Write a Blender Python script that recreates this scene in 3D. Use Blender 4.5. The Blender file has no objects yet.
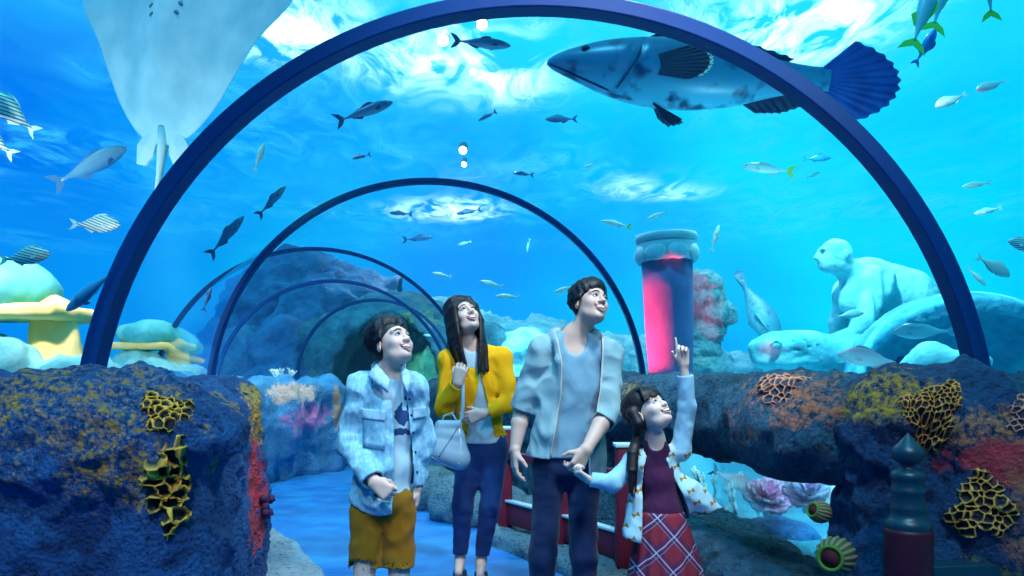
import bpy, bmesh, math, random
import numpy as np
from mathutils import Vector, Matrix, Euler

random.seed(7)
rng = np.random.default_rng(7)
SC = bpy.context.scene
COL = SC.collection
PI = math.pi

# ------------------------------------------------------------------ camera
F = 760.0            # focal length in pixels of the 1024 wide frame
EYE = 1.2            # camera height, level with the top of the rock walls
HOR = 378.0          # row of the horizon
cam_d = bpy.data.cameras.new('camera')
cam = bpy.data.objects.new('camera', cam_d)
COL.objects.link(cam)
cam.location = (0, 0, EYE)
cam.rotation_euler = (PI/2, 0, 0)
cam_d.sensor_width = 36.0
cam_d.lens = F/1024*36.0
cam_d.shift_y = (HOR-288)/1024
cam_d.clip_end = 200
SC.camera = cam


def W(px, py, Y):
    """a point seen at a pixel of the photo, at depth Y"""
    return Vector(((px-512)/F*Y, Y, EYE-(py-HOR)/F*Y))


# ------------------------------------------------------------------ world: the lit water far away
world = bpy.data.worlds.new('water_glow')
SC.world = world
world.use_nodes = True
nt = world.node_tree
nt.nodes.clear()


def N(nt, typ, **kw):
    n = nt.nodes.new(typ)
    for k, v in kw.items():
        if k in n.inputs:
            n.inputs[k].default_value = v
        else:
            setattr(n, k, v)
    return n


def ramp(nt, pts, interp='LINEAR'):
    r = nt.nodes.new('ShaderNodeValToRGB')
    r.color_ramp.interpolation = interp
    els = r.color_ramp.elements
    while len(els) < len(pts):
        els.new(0.5)
    for e, (p, c) in zip(els, pts):
        e.position = p
        e.color = (*c, 1) if len(c) == 3 else c
    return r


L = nt.links.new
tc = N(nt, 'ShaderNodeTexCoord')
mp = N(nt, 'ShaderNodeMapping')
mp.inputs['Scale'].default_value = (1.0, 1.0, 1.5)
L(tc.outputs['Generated'], mp.inputs['Vector'])
no = N(nt, 'ShaderNodeTexNoise', Scale=2.6, Detail=3.0, Roughness=0.5)
L(mp.outputs['Vector'], no.inputs['Vector'])
rp = ramp(nt, [(0.22, (0.0, 0.16, 0.82)), (0.54, (0.0, 0.37, 1.0)), (0.85, (0.0, 0.70, 1.05))])
# brighter overhead where the lamps over the tank are, dim behind the visitor (the hall)
sx = N(nt, 'ShaderNodeSeparateXYZ')
L(tc.outputs['Generated'], sx.inputs['Vector'])
# the east side of the tank is the brighter, greener one
gx = N(nt, 'ShaderNodeMath', operation='MULTIPLY_ADD')
L(sx.outputs['X'], gx.inputs[0])
gx.inputs[1].default_value = 0.52
L(no.outputs['Fac'], gx.inputs[2])
gz = N(nt, 'ShaderNodeMath', operation='MULTIPLY_ADD')
L(sx.outputs['Z'], gz.inputs[0])
gz.inputs[1].default_value = 0.5
L(gx.outputs[0], gz.inputs[2])
L(gz.outputs[0], rp.inputs['Fac'])
up = N(nt, 'ShaderNodeMapRange')
up.inputs['From Min'].default_value = 0.30
up.inputs['From Max'].default_value = 0.8
L(sx.outputs['Z'], up.inputs['Value'])
mx = N(nt, 'ShaderNodeMix', data_type='RGBA')
mx.inputs['B'].default_value = (0.06, 0.74, 1.0, 1)
L(up.outputs['Result'], mx.inputs['Factor'])
L(rp.outputs['Color'], mx.inputs['A'])
bk = N(nt, 'ShaderNodeMapRange')
bk.inputs['From Min'].default_value = -0.5
bk.inputs['From Max'].default_value = 0.35
bk.inputs['To Min'].default_value = 0.28
bk.inputs['To Max'].default_value = 1.0
L(sx.outputs['Y'], bk.inputs['Value'])
bg = N(nt, 'ShaderNodeBackground')
L(mx.outputs['Result'], bg.inputs['Color'])
L(bk.outputs['Result'], bg.inputs['Strength'])
ow = N(nt, 'ShaderNodeOutputWorld')
L(bg.outputs['Background'], ow.inputs['Surface'])

# ------------------------------------------------------------------ exposure
SC.view_settings.view_transform = 'Standard'
SC.view_settings.look = 'None'
SC.view_settings.exposure = 0.15
SC.view_settings.gamma = 1.0
SC.view_settings.use_curve_mapping = False
SC.cycles.use_denoising = True
SC.cycles.max_bounces = 8
SC.cycles.transparent_max_bounces = 24
SC.cycles.sample_clamp_indirect = 4.0
SC.cycles.caustics_reflective = False
SC.cycles.caustics_refractive = False


# ------------------------------------------------------------------ lights
def look_rot(o, target):
    d = Vector(target)-Vector(o.location)
    o.rotation_euler = d.to_track_quat('-Z', 'Y').to_euler()


def spot(name, loc, target, watts, color, size=50, blend=0.6, radius=0.15):
    l = bpy.data.lights.new(name, 'SPOT')
    l.energy = watts
    l.color = color
    l.spot_size = math.radians(size)
    l.spot_blend = blend
    l.shadow_soft_size = radius
    o = bpy.data.objects.new(name, l)
    COL.objects.link(o)
    o.location = loc
    look_rot(o, target)
    return o


sun_d = bpy.data.lights.new('tank_daylight', 'SUN')
sun_d.energy = 2.2
sun_d.color = (0.08, 0.60, 1.0)
sun_d.angle = math.radians(3)
sun = bpy.data.objects.new('tank_daylight', sun_d)
COL.objects.link(sun)
sun.rotation_euler = Vector((0.22, 0.42, -1.0)).to_track_quat('-Z', 'Y').to_euler()

# unseen spots added in front and overhead to light the visitors and near rocks
spot('added_key_spot', (0.75, 2.1, 4.8), (0.0, 3.9, 1.15), 720, (0.82, 0.87, 1.0), 48, 0.8, 0.2)
spot('added_front_spot', (0.9, -0.6, 4.4), (0.1, 3.7, 1.0), 300, (0.82, 0.87, 1.0), 34, 0.8, 0.35)
spot('added_front_spot', (2.6, 1.0, 4.2), (0.3, 3.8, 1.1), 260, (0.5, 0.85, 1.0), 34, 0.8, 0.3)
spot('added_front_spot', (-0.7, 0.4, 3.3), (-1.4, 2.6, 0.95), 210, (0.85, 0.92, 1.0), 46, 0.9, 0.1)
spot('added_front_spot', (0.9, 0.5, 3.2), (1.5, 2.7, 1.0), 120, (0.95, 0.93, 0.95), 40, 0.9, 0.1)
spot('window_lamp', (1.50, 3.35, 0.88), (1.56, 4.6, 0.45), 42, (1.0, 0.95, 0.95), 110, 0.8, 0.05)  # unseen lamp added under the beam to brighten the anemones
# tank lamps on the reef, the statue and the ruins
spot('tank_spot', (1.9, 5.2, 4.7), (3.3, 7.1, 1.6), 1000, (0.40, 0.95, 1.0), 58, 0.8, 0.08)
spot('tank_spot', (-2.7, 3.6, 3.3), (-3.7, 6.4, 1.4), 480, (1.0, 1.0, 0.90), 62, 0.8, 0.1)
spot('tank_spot', (-0.6, 9.0, 4.7), (0.2, 13.0, 1.6), 300, (0.12, 0.85, 1.0), 75, 0.8, 0.25)
spot('column_spot', (0.62, 6.80, 1.22), (1.40, 6.93, 1.68), 340, (1.0, 0.02, 0.05), 56, 0.3, 0.04)
spot('added_ray_light', (-2.35, 3.0, 1.35), (-1.85, 4.1, 3.1), 115, (0.75, 1.0, 1.0), 75, 0.8, 0.1)  # unseen lamp added to brighten the stingray's belly
spot('added_grouper_light', (2.0, 4.1, 1.4), (1.5, 5.2, 3.1), 70, (0.25, 0.85, 1.0), 80, 0.8, 0.1)  # unseen lamp added to brighten the grouper from below
spot('window_spot', (1.9, 4.0, 1.15), (2.0, 4.6, 0.3), 40, (0.2, 0.85, 1.0), 150, 0.8, 0.15)  # unseen spot added to brighten the basin behind the window


# ------------------------------------------------------------------ scene helpers
def link(o, parent=None):
    COL.objects.link(o)
    if parent is not None:
        o.parent = parent
    return o


def tag(o, label=None, cat=None, group=None, kind=None):
    if label:
        o['label'] = label
    if cat:
        o['category'] = cat
    if group:
        o['group'] = group
    if kind:
        o['kind'] = kind
    return o


def empty(name, loc=(0, 0, 0), label=None, cat=None, group=None):
    o = bpy.data.objects.new(name, None)
    o.empty_display_size = 0.1
    COL.objects.link(o)
    o.location = loc
    return tag(o, label, cat, group)


def mesh_obj(name, verts, faces, mat, parent=None, smooth=True, loc=None):
    me = bpy.data.meshes.new(name)
    verts = np.asarray(verts, np.float32)
    if isinstance(faces, np.ndarray) and faces.ndim == 2:
        nf, k = faces.shape
        me.vertices.add(len(verts))
        me.vertices.foreach_set('co', verts.ravel())
        me.loops.add(nf*k)
        me.loops.foreach_set('vertex_index', faces.astype(np.int32).ravel())
        me.polygons.add(nf)
        me.polygons.foreach_set('loop_start', np.arange(0, nf*k, k, dtype=np.int32))
        me.update(calc_edges=True)
    else:
        me.from_pydata([tuple(map(float, v)) for v in verts], [], [tuple(int(i) for i in f) for f in faces])
        me.update()
    if smooth:
        me.polygons.foreach_set('use_smooth', np.ones(len(me.polygons), bool))
    if mat is not None:
        me.materials.append(mat)
    o = bpy.data.objects.new(name, me)
    if loc is not None:
        o.location = loc
    return link(o, parent)


def dup(root, label=None, group=None):
    """a copy of a thing with copies of its parts and sub-parts"""
    r = root.copy()
    COL.objects.link(r)
    if label:
        r['label'] = label
    if group:
        r['group'] = group
    for ch in list(root.children):
        c = ch.copy()
        COL.objects.link(c)
        c.parent = r
        for g in list(ch.children):
            d = g.copy()
            COL.objects.link(d)
            d.parent = c
    return r


class MB:
    """collects simple shapes into one mesh"""
    def __init__(s):
        s.v = []
        s.f = []

    def add(s, v, f):
        n = len(s.v)
        s.v += [tuple(map(float, p)) for p in v]
        s.f += [tuple(int(i)+n for i in q) for q in f]
        return s

    def tube(s, pts, rad, n=10, cap=True):
        pts = [Vector(p) for p in pts]
        if not hasattr(rad, '__len__'):
            rad = [rad]*len(pts)
        vs, fs = [], []
        ref = None
        for i, p in enumerate(pts):
            t = (pts[min(i+1, len(pts)-1)]-pts[max(i-1, 0)]).normalized()
            if ref is None:
                ref = Vector((0, 0, 1)) if abs(t.z) < 0.9 else Vector((1, 0, 0))
            a = (ref-t*ref.dot(t)).normalized()
            ref = a
            b = t.cross(a)
            for k in range(n):
                w = 2*PI*k/n
                vs.append(p+(a*math.cos(w)+b*math.sin(w))*rad[i])
        for i in range(len(pts)-1):
            for k in range(n):
                k2 = (k+1) % n
                fs.append((i*n+k, i*n+k2, (i+1)*n+k2, (i+1)*n+k))
        if cap:
            fs.append(tuple(range(n-1, -1, -1)))
            fs.append(tuple((len(pts)-1)*n+k for k in range(n)))
        return s.add(vs, fs)

    def lathe(s, prof, n=28, c=(0, 0, 0)):
        vs, fs = [], []
        for r, z in prof:
            for k in range(n):
                w = 2*PI*k/n
                vs.append((c[0]+r*math.cos(w), c[1]+r*math.sin(w), c[2]+z))
        for i in range(len(prof)-1):
            for k in range(n):
                k2 = (k+1) % n
                fs.append((i*n+k, i*n+k2, (i+1)*n+k2, (i+1)*n+k))
        fs.append(tuple(range(n-1, -1, -1)))
        fs.append(tuple((len(prof)-1)*n+k for k in range(n)))
        return s.add(vs, fs)

    def box(s, lo, hi, M=None, bev=0.0):
        bm = bmesh.new()
        bmesh.ops.create_cube(bm, size=1)
        for v in bm.verts:
            v.co = Vector([lo[i]+(v.co[i]+.5)*(hi[i]-lo[i]) for i in range(3)])
        if bev:
            bmesh.ops.bevel(bm, geom=bm.edges[:], offset=bev, segments=2, affect='EDGES', profile=0.6)
        bm.verts.index_update()
        vs = [(M @ v.co if M is not None else v.co) for v in bm.verts]
        fs = [[v.index for v in f.verts] for f in bm.faces]
        bm.free()
        return s.add(vs, fs)

    def sphere(s, c, r, n=14, m=9, R=None):
        c = Vector(c)
        if not hasattr(r, '__len__'):
            r = (r, r, r)
        vs, fs = [], []
        for i in range(m+1):
            th = PI*i/m
            for k in range(n):
                w = 2*PI*k/n
                p = Vector((r[0]*math.sin(th)*math.cos(w), r[1]*math.sin(th)*math.sin(w), r[2]*math.cos(th)))
                vs.append(c+(R @ p if R is not None else p))
        for i in range(m):
            for k in range(n):
                k2 = (k+1) % n
                fs.append((i*n+k, (i+1)*n+k, (i+1)*n+k2, i*n+k2))
        return s.add(vs, fs)

    def build(s, name, mat, parent=None, smooth=True, loc=None):
        return mesh_obj(name, s.v, s.f, mat, parent, smooth, loc)


# ------------------------------------------------------------------ noise
_perm = rng.permutation(256)
_perm = np.concatenate([_perm, _perm, _perm]).astype(np.int32)
_grad = rng.normal(size=(256, 3)).astype(np.float32)
_grad /= np.linalg.norm(_grad, axis=1, keepdims=True)


def perlin(x, y, z):
    x, y, z = np.broadcast_arrays(np.asarray(x, np.float32), np.asarray(y, np.float32), np.asarray(z, np.float32))
    xi, yi, zi = np.floor(x).astype(np.int32), np.floor(y).astype(np.int32), np.floor(z).astype(np.int32)
    xf, yf, zf = x-xi, y-yi, z-zi
    xi, yi, zi = xi & 255, yi & 255, zi & 255
    u, v, w = [t*t*t*(t*(t*6-15)+10) for t in (xf, yf, zf)]

    def g(dx, dy, dz):
        h = _perm[_perm[_perm[xi+dx]+yi+dy]+zi+dz]
        G = _grad[h]
        return G[..., 0]*(xf-dx)+G[..., 1]*(yf-dy)+G[..., 2]*(zf-dz)
    a = g(0, 0, 0)*(1-u)+g(1, 0, 0)*u
    b = g(0, 1, 0)*(1-u)+g(1, 1, 0)*u
    c = g(0, 0, 1)*(1-u)+g(1, 0, 1)*u
    d = g(0, 1, 1)*(1-u)+g(1, 1, 1)*u
    return (a*(1-v)+b*v)*(1-w)+(c*(1-v)+d*v)*w


def fbm(P, scale, octv=4, gain=0.5, off=0.0, ridged=False):
    x, y, z = P
    s, a, f = 0.0, 1.0, scale
    for i in range(octv):
        n = perlin(x*f+off+i*17.3, y*f+off*0.7+i*5.1, z*f-off+i*9.7)
        if ridged:
            n = 0.5-2*np.abs(n)
        s = s+a*n
        a *= gain
        f *= 2.0
    return s


# ------------------------------------------------------------------ implicit shapes, polygonised with surface nets
def smin(a, b, k):
    if k <= 0:
        return np.minimum(a, b)
    h = np.maximum(k-np.abs(a-b), 0)/k
    return np.minimum(a, b)-h*h*k*0.25


def smax(a, b, k):
    return -smin(-a, -b, k)


def rc(a, b, ra, rb=None):
    """a round cone between two points"""
    a = np.array(a, np.float32)
    b = np.array(b, np.float32)
    rb = ra if rb is None else rb
    ba = b-a
    bb = max(float(ba @ ba), 1e-9)
    r = max(ra, rb)

    def d(P):
        x, y, z = P[0]-a[0], P[1]-a[1], P[2]-a[2]
        h = np.clip((x*ba[0]+y*ba[1]+z*ba[2])/bb, 0, 1)
        return np.sqrt((x-h*ba[0])**2+(y-h*ba[1])**2+(z-h*ba[2])**2)-(ra+(rb-ra)*h)
    return d, np.minimum(a, b)-r, np.maximum(a, b)+r


def ell(c, r, R=None):
    c = np.array(c, np.float32)
    r = np.array(r if hasattr(r, '__len__') else (r, r, r), np.float32)
    Rm = None if R is None else np.array(R, np.float32)
    ext = r if R is None else np.sqrt(((Rm*r[None, :])**2).sum(1))

    def d(P):
        x, y, z = P[0]-c[0], P[1]-c[1], P[2]-c[2]
        if Rm is not None:
            x, y, z = (x*Rm[0, 0]+y*Rm[1, 0]+z*Rm[2, 0], x*Rm[0, 1]+y*Rm[1, 1]+z*Rm[2, 1], x*Rm[0, 2]+y*Rm[1, 2]+z*Rm[2, 2])
        k0 = np.sqrt((x/r[0])**2+(y/r[1])**2+(z/r[2])**2)
        k1 = np.sqrt((x/r[0]**2)**2+(y/r[1]**2)**2+(z/r[2]**2)**2)+1e-9
        return k0*(k0-1)/k1
    return d, c-ext, c+ext


def rbox(c, h, r=0.0, R=None):
    c = np.array(c, np.float32)
    h = np.array(h, np.float32)
    Rm = None if R is None else np.array(R, np.float32)
    ext = h if R is None else np.abs(Rm) @ h

    def d(P):
        x, y, z = P[0]-c[0], P[1]-c[1], P[2]-c[2]
        if Rm is not None:
            x, y, z = (x*Rm[0, 0]+y*Rm[1, 0]+z*Rm[2, 0], x*Rm[0, 1]+y*Rm[1, 1]+z*Rm[2, 1], x*Rm[0, 2]+y*Rm[1, 2]+z*Rm[2, 2])
        qx, qy, qz = np.abs(x)-h[0]+r, np.abs(y)-h[1]+r, np.abs(z)-h[2]+r
        return np.sqrt(np.maximum(qx, 0)**2+np.maximum(qy, 0)**2+np.maximum(qz, 0)**2)+np.minimum(np.maximum(qx, np.maximum(qy, qz)), 0)-r
    return d, c-ext, c+ext


class Grid:
    def __init__(s, lo, hi, vox):
        s.vox = vox
        s.lo = np.array(lo, np.float64)-2*vox
        s.n = np.ceil((np.array(hi, np.float64)-s.lo)/vox).astype(int)+3
        s.ax = [(s.lo[i]+vox*np.arange(s.n[i])).astype(np.float32) for i in range(3)]
        s.F = np.full(s.n, 9.0, np.float32)

    def like(s):
        g = Grid.__new__(Grid)
        g.vox, g.lo, g.n, g.ax = s.vox, s.lo, s.n, s.ax
        g.F = np.full(s.n, 9.0, np.float32)
        return g

    def P(s, sl=None):
        a = s.ax if sl is None else [s.ax[i][sl[i]] for i in range(3)]
        return a[0][:, None, None], a[1][None, :, None], a[2][None, None, :]

    def region(s, lo, hi, m):
        sl = []
        for i in range(3):
            a = int(max(0, math.floor((lo[i]-m-s.lo[i])/s.vox)))
            b = int(min(s.n[i], math.ceil((hi[i]+m-s.lo[i])/s.vox)+1))
            if b <= a:
                return None
            sl.append(slice(a, b))
        return tuple(sl)

    def add(s, prim, k=0.0):
        d, lo, hi = prim
        sl = s.region(lo, hi, k+3*s.vox)
        if sl is None:
            return s
        s.F[sl] = smin(s.F[sl], d(s.P(sl)).astype(np.float32), k)
        return s

    def sub(s, prim, k=0.0):
        d, lo, hi = prim
        sl = s.region(lo, hi, k+3*s.vox)
        if sl is None:
            return s
        s.F[sl] = smax(s.F[sl], -d(s.P(sl)).astype(np.float32), k)
        return s

    def cut(s, expr):
        """keep where expr < 0"""
        s.F = np.maximum(s.F, np.broadcast_to(expr, s.F.shape)).astype(np.float32)
        return s

    def disp(s, fn):
        """add fn(P) near the surface"""
        m = np.abs(s.F) < 0.08
        i = np.nonzero(m)
        P = [s.ax[k][i[k]] for k in range(3)]
        s.F[m] += fn(P).astype(np.float32)
        return s

    def mesh(s):
        F = s.F
        ins = F < 0
        n = F.shape
        c = [n[0]-1, n[1]-1, n[2]-1]
        cnt = np.zeros(c, np.int8)
        for dx in (0, 1):
            for dy in (0, 1):
                for dz in (0, 1):
                    cnt += ins[dx:dx+c[0], dy:dy+c[1], dz:dz+c[2]]
        act = (cnt > 0) & (cnt < 8)
        I = np.argwhere(act)
        if len(I) == 0:
            return np.zeros((0, 3)), np.zeros((0, 4), int)
        idx = np.full(c, -1, np.int64)
        idx[act] = np.arange(len(I))
        acc = np.zeros((len(I), 3))
        num = np.zeros(len(I))
        corners = [(a, b, d) for a in (0, 1) for b in (0, 1) for d in (0, 1)]
        vals = {q: F[I[:, 0]+q[0], I[:, 1]+q[1], I[:, 2]+q[2]].astype(np.float64) for q in corners}
        for q in corners:
            for ax in range(3):
                if q[ax] == 0:
                    r = list(q)
                    r[ax] = 1
                    r = tuple(r)
                    a, b = vals[q], vals[r]
                    m = (a < 0) != (b < 0)
                    t = np.where(m, a/np.where(m, a-b, 1), 0)
                    p = np.zeros((len(I), 3))
                    for j in range(3):
                        p[:, j] = q[j]
                    p[:, ax] = t
                    acc[m] += p[m]
                    num[m] += 1
        V = s.lo+(I+acc/num[:, None])*s.vox
        faces = []
        for ax in range(3):
            b1, b2 = [(1, 2), (2, 0), (0, 1)][ax]
            sl0 = [slice(None)]*3
            sl1 = [slice(None)]*3
            sl0[ax] = slice(0, n[ax]-1)
            sl1[ax] = slice(1, n[ax])
            for b in (b1, b2):
                sl0[b] = slice(1, n[b]-1)
                sl1[b] = slice(1, n[b]-1)
            A, B = ins[tuple(sl0)], ins[tuple(sl1)]
            E = np.argwhere(A != B)
            if len(E) == 0:
                continue
            flip = A[tuple(E.T)]
            E = E.copy()
            E[:, b1] += 1
            E[:, b2] += 1

            def cell(o1, o2):
                q = E.copy()
                q[:, b1] -= o1
                q[:, b2] -= o2
                return idx[q[:, 0], q[:, 1], q[:, 2]]
            quad = np.stack([cell(1, 1), cell(0, 1), cell(0, 0), cell(1, 0)], 1)
            quad[~flip] = quad[~flip][:, ::-1]
            faces.append(quad)
        Q = np.concatenate(faces)
        Q = Q[(Q >= 0).all(1)]
        return V, Q

    def build(s, name, mat, parent=None, post=None, mats=None, pick=None):
        V, Q = s.mesh()
        if post is not None:
            V = post(V, Q)
        o = mesh_obj(name, V, Q, mat, parent)
        if mats:
            for m in mats:
                o.data.materials.append(m)
            cen = V[Q].mean(1)
            o.data.polygons.foreach_set('material_index', pick(cen).astype(np.int32))
        return o


def vnormals(V, Q):
    a, b, c, d = [V[Q[:, i]] for i in range(4)]
    fn = np.cross(c-a, d-b)
    Nn = np.zeros_like(V)
    for i in range(4):
        np.add.at(Nn, Q[:, i], fn)
    return Nn/(np.linalg.norm(Nn, axis=1, keepdims=True)+1e-12)


def rotz(a):
    return np.array(Matrix.Rotation(a, 3, 'Z'))


# ------------------------------------------------------------------ materials
def mat(name, color, rough=0.6, spec=0.3, metal=0.0, vary=None, vscale=6.0, bump=None, bscale=40.0, bdist=0.02, sss=0.0, coat=0.0, sheen=0.0, emit=None):
    m = bpy.data.materials.new(name)
    m.use_nodes = True
    t = m.node_tree
    b = t.nodes['Principled BSDF']
    b.inputs['Base Color'].default_value = (*color, 1)
    b.inputs['Roughness'].default_value = rough
    b.inputs['Specular IOR Level'].default_value = spec
    b.inputs['Metallic'].default_value = metal
    b.inputs['Coat Weight'].default_value = coat
    b.inputs['Sheen Weight'].default_value = sheen
    if sss:
        b.inputs['Subsurface Weight'].default_value = sss
        b.inputs['Subsurface Radius'].default_value = (0.02, 0.01, 0.006)
        b.inputs['Subsurface Scale'].default_value = 0.3
    if emit:
        b.inputs['Emission Color'].default_value = (*emit[0], 1)
        b.inputs['Emission Strength'].default_value = emit[1]
    c = N(t, 'ShaderNodeTexCoord')
    if vary is not None:
        n = N(t, 'ShaderNodeTexNoise', Scale=vscale, Detail=4.0)
        t.links.new(c.outputs['Object'], n.inputs['Vector'])
        r = ramp(t, [(0.35, color), (0.65, vary)])
        t.links.new(n.outputs['Fac'], r.inputs['Fac'])
        t.links.new(r.outputs['Color'], b.inputs['Base Color'])
    if bump:
        n = N(t, 'ShaderNodeTexNoise', Scale=bscale, Detail=5.0)
        t.links.new(c.outputs['Object'], n.inputs['Vector'])
        bp = N(t, 'ShaderNodeBump', Strength=bump, Distance=bdist)
        t.links.new(n.outputs['Fac'], bp.inputs['Height'])
        t.links.new(bp.outputs['Normal'], b.inputs['Normal'])
    return m


def math_node(t, op, a, b=None, clamp=False):
    n = t.nodes.new('ShaderNodeMath')
    n.operation = op
    n.use_clamp = clamp
    for i, v in enumerate((a, b)):
        if v is None:
            continue
        if isinstance(v, (int, float)):
            n.inputs[i].default_value = v
        else:
            t.links.new(v, n.inputs[i])
    return n.outputs[0]


def mix_color(t, fac, a, b):
    n = t.nodes.new('ShaderNodeMix')
    n.data_type = 'RGBA'
    for s, v in (('Factor', fac), ('A', a), ('B', b)):
        if isinstance(v, (int, float)):
            n.inputs[s].default_value = v
        elif isinstance(v, tuple):
            n.inputs[s].default_value = (*v, 1)
        else:
            t.links.new(v, n.inputs[s])
    return n.outputs['Result']


def rock_mat(name, c1, c2, patches=(), bump=0.7, bscale=14.0, speck=0.5, rough=0.68, pits=1.0):
    """weathered rock with patches of coloured encrusting growth: (centre, radii, colour, density)"""
    m = bpy.data.materials.new(name)
    m.use_nodes = True
    t = m.node_tree
    b = t.nodes['Principled BSDF']
    b.inputs['Roughness'].default_value = rough
    b.inputs['Specular IOR Level'].default_value = 0.4
    geo = N(t, 'ShaderNodeTexCoord')
    pos = geo.outputs['Object']
    n1 = N(t, 'ShaderNodeTexNoise', Scale=2.2, Detail=6.0, Roughness=0.65)
    t.links.new(pos, n1.inputs['Vector'])
    r1 = ramp(t, [(0.33, c1), (0.68, c2)])
    t.links.new(n1.outputs['Fac'], r1.inputs['Fac'])
    n2 = N(t, 'ShaderNodeTexNoise', Scale=bscale*2.6, Detail=7.0, Roughness=0.78)
    t.links.new(pos, n2.inputs['Vector'])
    n3 = N(t, 'ShaderNodeTexNoise', Scale=bscale*0.55, Detail=5.0, Roughness=0.7)
    t.links.new(pos, n3.inputs['Vector'])
    # shade of the crevices painted dark into the pits
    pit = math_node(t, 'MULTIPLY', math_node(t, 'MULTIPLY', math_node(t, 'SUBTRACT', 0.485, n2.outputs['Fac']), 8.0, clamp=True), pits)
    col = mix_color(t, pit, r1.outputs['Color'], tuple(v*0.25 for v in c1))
    vor = N(t, 'ShaderNodeTexVoronoi', Scale=bscale*4.2)
    t.links.new(pos, vor.inputs['Vector'])
    for (c, r, pc, dens) in patches:
        sub = N(t, 'ShaderNodeVectorMath', operation='SUBTRACT')
        t.links.new(pos, sub.inputs[0])
        sub.inputs[1].default_value = tuple(c)
        div = N(t, 'ShaderNodeVectorMath', operation='DIVIDE')
        t.links.new(sub.outputs[0], div.inputs[0])
        div.inputs[1].default_value = r if hasattr(r, '__len__') else (r, r, r)
        ln = N(t, 'ShaderNodeVectorMath', operation='LENGTH')
        t.links.new(div.outputs[0], ln.inputs[0])
        ns = N(t, 'ShaderNodeTexNoise', Scale=9.0, Detail=6.0, Roughness=0.75)
        t.links.new(pos, ns.inputs['Vector'])
        base = math_node(t, 'SUBTRACT', 1.0, ln.outputs['Value'])
        nn = math_node(t, 'MULTIPLY', math_node(t, 'SUBTRACT', ns.outputs['Fac'], 0.5), 3.2)
        fac = math_node(t, 'ADD', base, nn)
        fac = math_node(t, 'MULTIPLY', fac, 3.0, clamp=True)
        fine = math_node(t, 'MULTIPLY', math_node(t, 'SUBTRACT', n2.outputs['Fac'], 0.5-0.12*dens), 9.0, clamp=True)
        fac = math_node(t, 'MULTIPLY', fac, fine)
        col = mix_color(t, fac, col, tuple(pc))
    t.links.new(col, b.inputs['Base Color'])
    h = math_node(t, 'ADD', math_node(t, 'ADD', math_node(t, 'MULTIPLY', n2.outputs['Fac'], 1.0), math_node(t, 'MULTIPLY', n3.outputs['Fac'], 1.2)), math_node(t, 'MULTIPLY', vor.outputs['Distance'], speck*0.7))
    bp = N(t, 'ShaderNodeBump', Strength=bump, Distance=0.075)
    t.links.new(h, bp.inputs['Height'])
    t.links.new(bp.outputs['Normal'], b.inputs['Normal'])
    return m
# ================================================================== the setting
def struct(o):
    o['kind'] = 'structure'
    return o


def rockify(a1=0.05, s1=1.3, a2=0.02, s2=5.0, a3=0.008, s3=16.0, off=0.0, folds=None):
    def f(V, Q):
        n = vnormals(V, Q)
        P = (V[:, 0], V[:, 1], V[:, 2])
        d = a1*fbm(P, s1, 3, off=off)+a2*fbm(P, s2, 3, off=off+3, ridged=True)+a3*fbm(P, s3, 2, off=off+7)
        if folds is not None:
            d = d+folds(V, n)
        return V+n*d[:, None]
    return f


def wallseg(g, a, b, th, z0, z1, r=0.1, k=0.15):
    """an upright slab between two plan points"""
    a = np.array(a, float)
    b = np.array(b, float)
    d = b-a
    ln = np.linalg.norm(d)
    ang = math.atan2(d[1], d[0])
    c = (a+b)/2
    g.add(rbox((c[0], c[1], (z0+z1)/2), (ln/2+r*0.7, th/2, (z1-z0)/2), r, rotz(ang)), k)


YEL = (0.85, 0.52, 0.02)
PNK = (0.95, 0.10, 0.16)
ORG = (0.9, 0.28, 0.07)

# ---- floor
floor_m = mat('floor_blue', (0.004, 0.12, 0.40), rough=0.45, spec=0.4, vary=(0.012, 0.22, 0.54), vscale=3.5, bump=0.15, bscale=18)
fb = MB()
nx, ny = 40, 70
vs = [(-5+9*i/nx, -3+19*j/ny, 0.0) for j in range(ny+1) for i in range(nx+1)]
fs = [(j*(nx+1)+i, j*(nx+1)+i+1, (j+1)*(nx+1)+i+1, (j+1)*(nx+1)+i) for j in range(ny) for i in range(nx)]
struct(mesh_obj('floor', vs, fs, floor_m))

# ---- near rock wall on the tunnel's west side
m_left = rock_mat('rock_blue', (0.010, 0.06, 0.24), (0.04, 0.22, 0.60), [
    ((-1.55, 2.55, 1.13), (0.55, 0.5, 0.13), (0.78, 0.42, 0.03), 0.15),
    ((-1.28, 2.45, 0.95), (0.16, 0.3, 0.20), (0.8, 0.42, 0.03), 0.2),
    ((-1.60, 2.40, 0.98), (0.10, 0.3, 0.16), (0.70, 0.48, 0.04), -0.2),
    ((-1.03, 2.75, 1.00), (0.12, 0.22, 0.16), (0.9, 0.48, 0.03), 0.4),
    ((-1.24, 3.85, 1.05), (0.16, 0.2, 0.22), (0.9, 0.50, 0.04), 0.8),
    ((-1.24, 3.75, 0.66), (0.12, 0.2, 0.24), (0.95, 0.07, 0.10), 2.0),
    ((-1.26, 3.75, 0.46), (0.12, 0.2, 0.12), (0.85, 0.10, 0.12), 1.0)], bump=0.9, bscale=15, speck=0.7)
g = Grid((-4.6, 1.7, -0.1), (-0.85, 4.4, 1.35), 0.018)
g.add(rbox((-2.85, 3.05, 0.5), (1.65, 0.8, 0.68), 0.2, rotz(math.radians(10))))
g.add(rc((-1.42, 3.9, 0), (-1.42, 3.9, 1.04), 0.13), 0.1)
g.add(ell((-1.35, 2.62, 1.0), (0.42, 0.25, 0.2)), 0.15)
g.add(ell((-1.18, 2.62, 0.6), (0.17, 0.2, 0.45)), 0.12)


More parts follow.
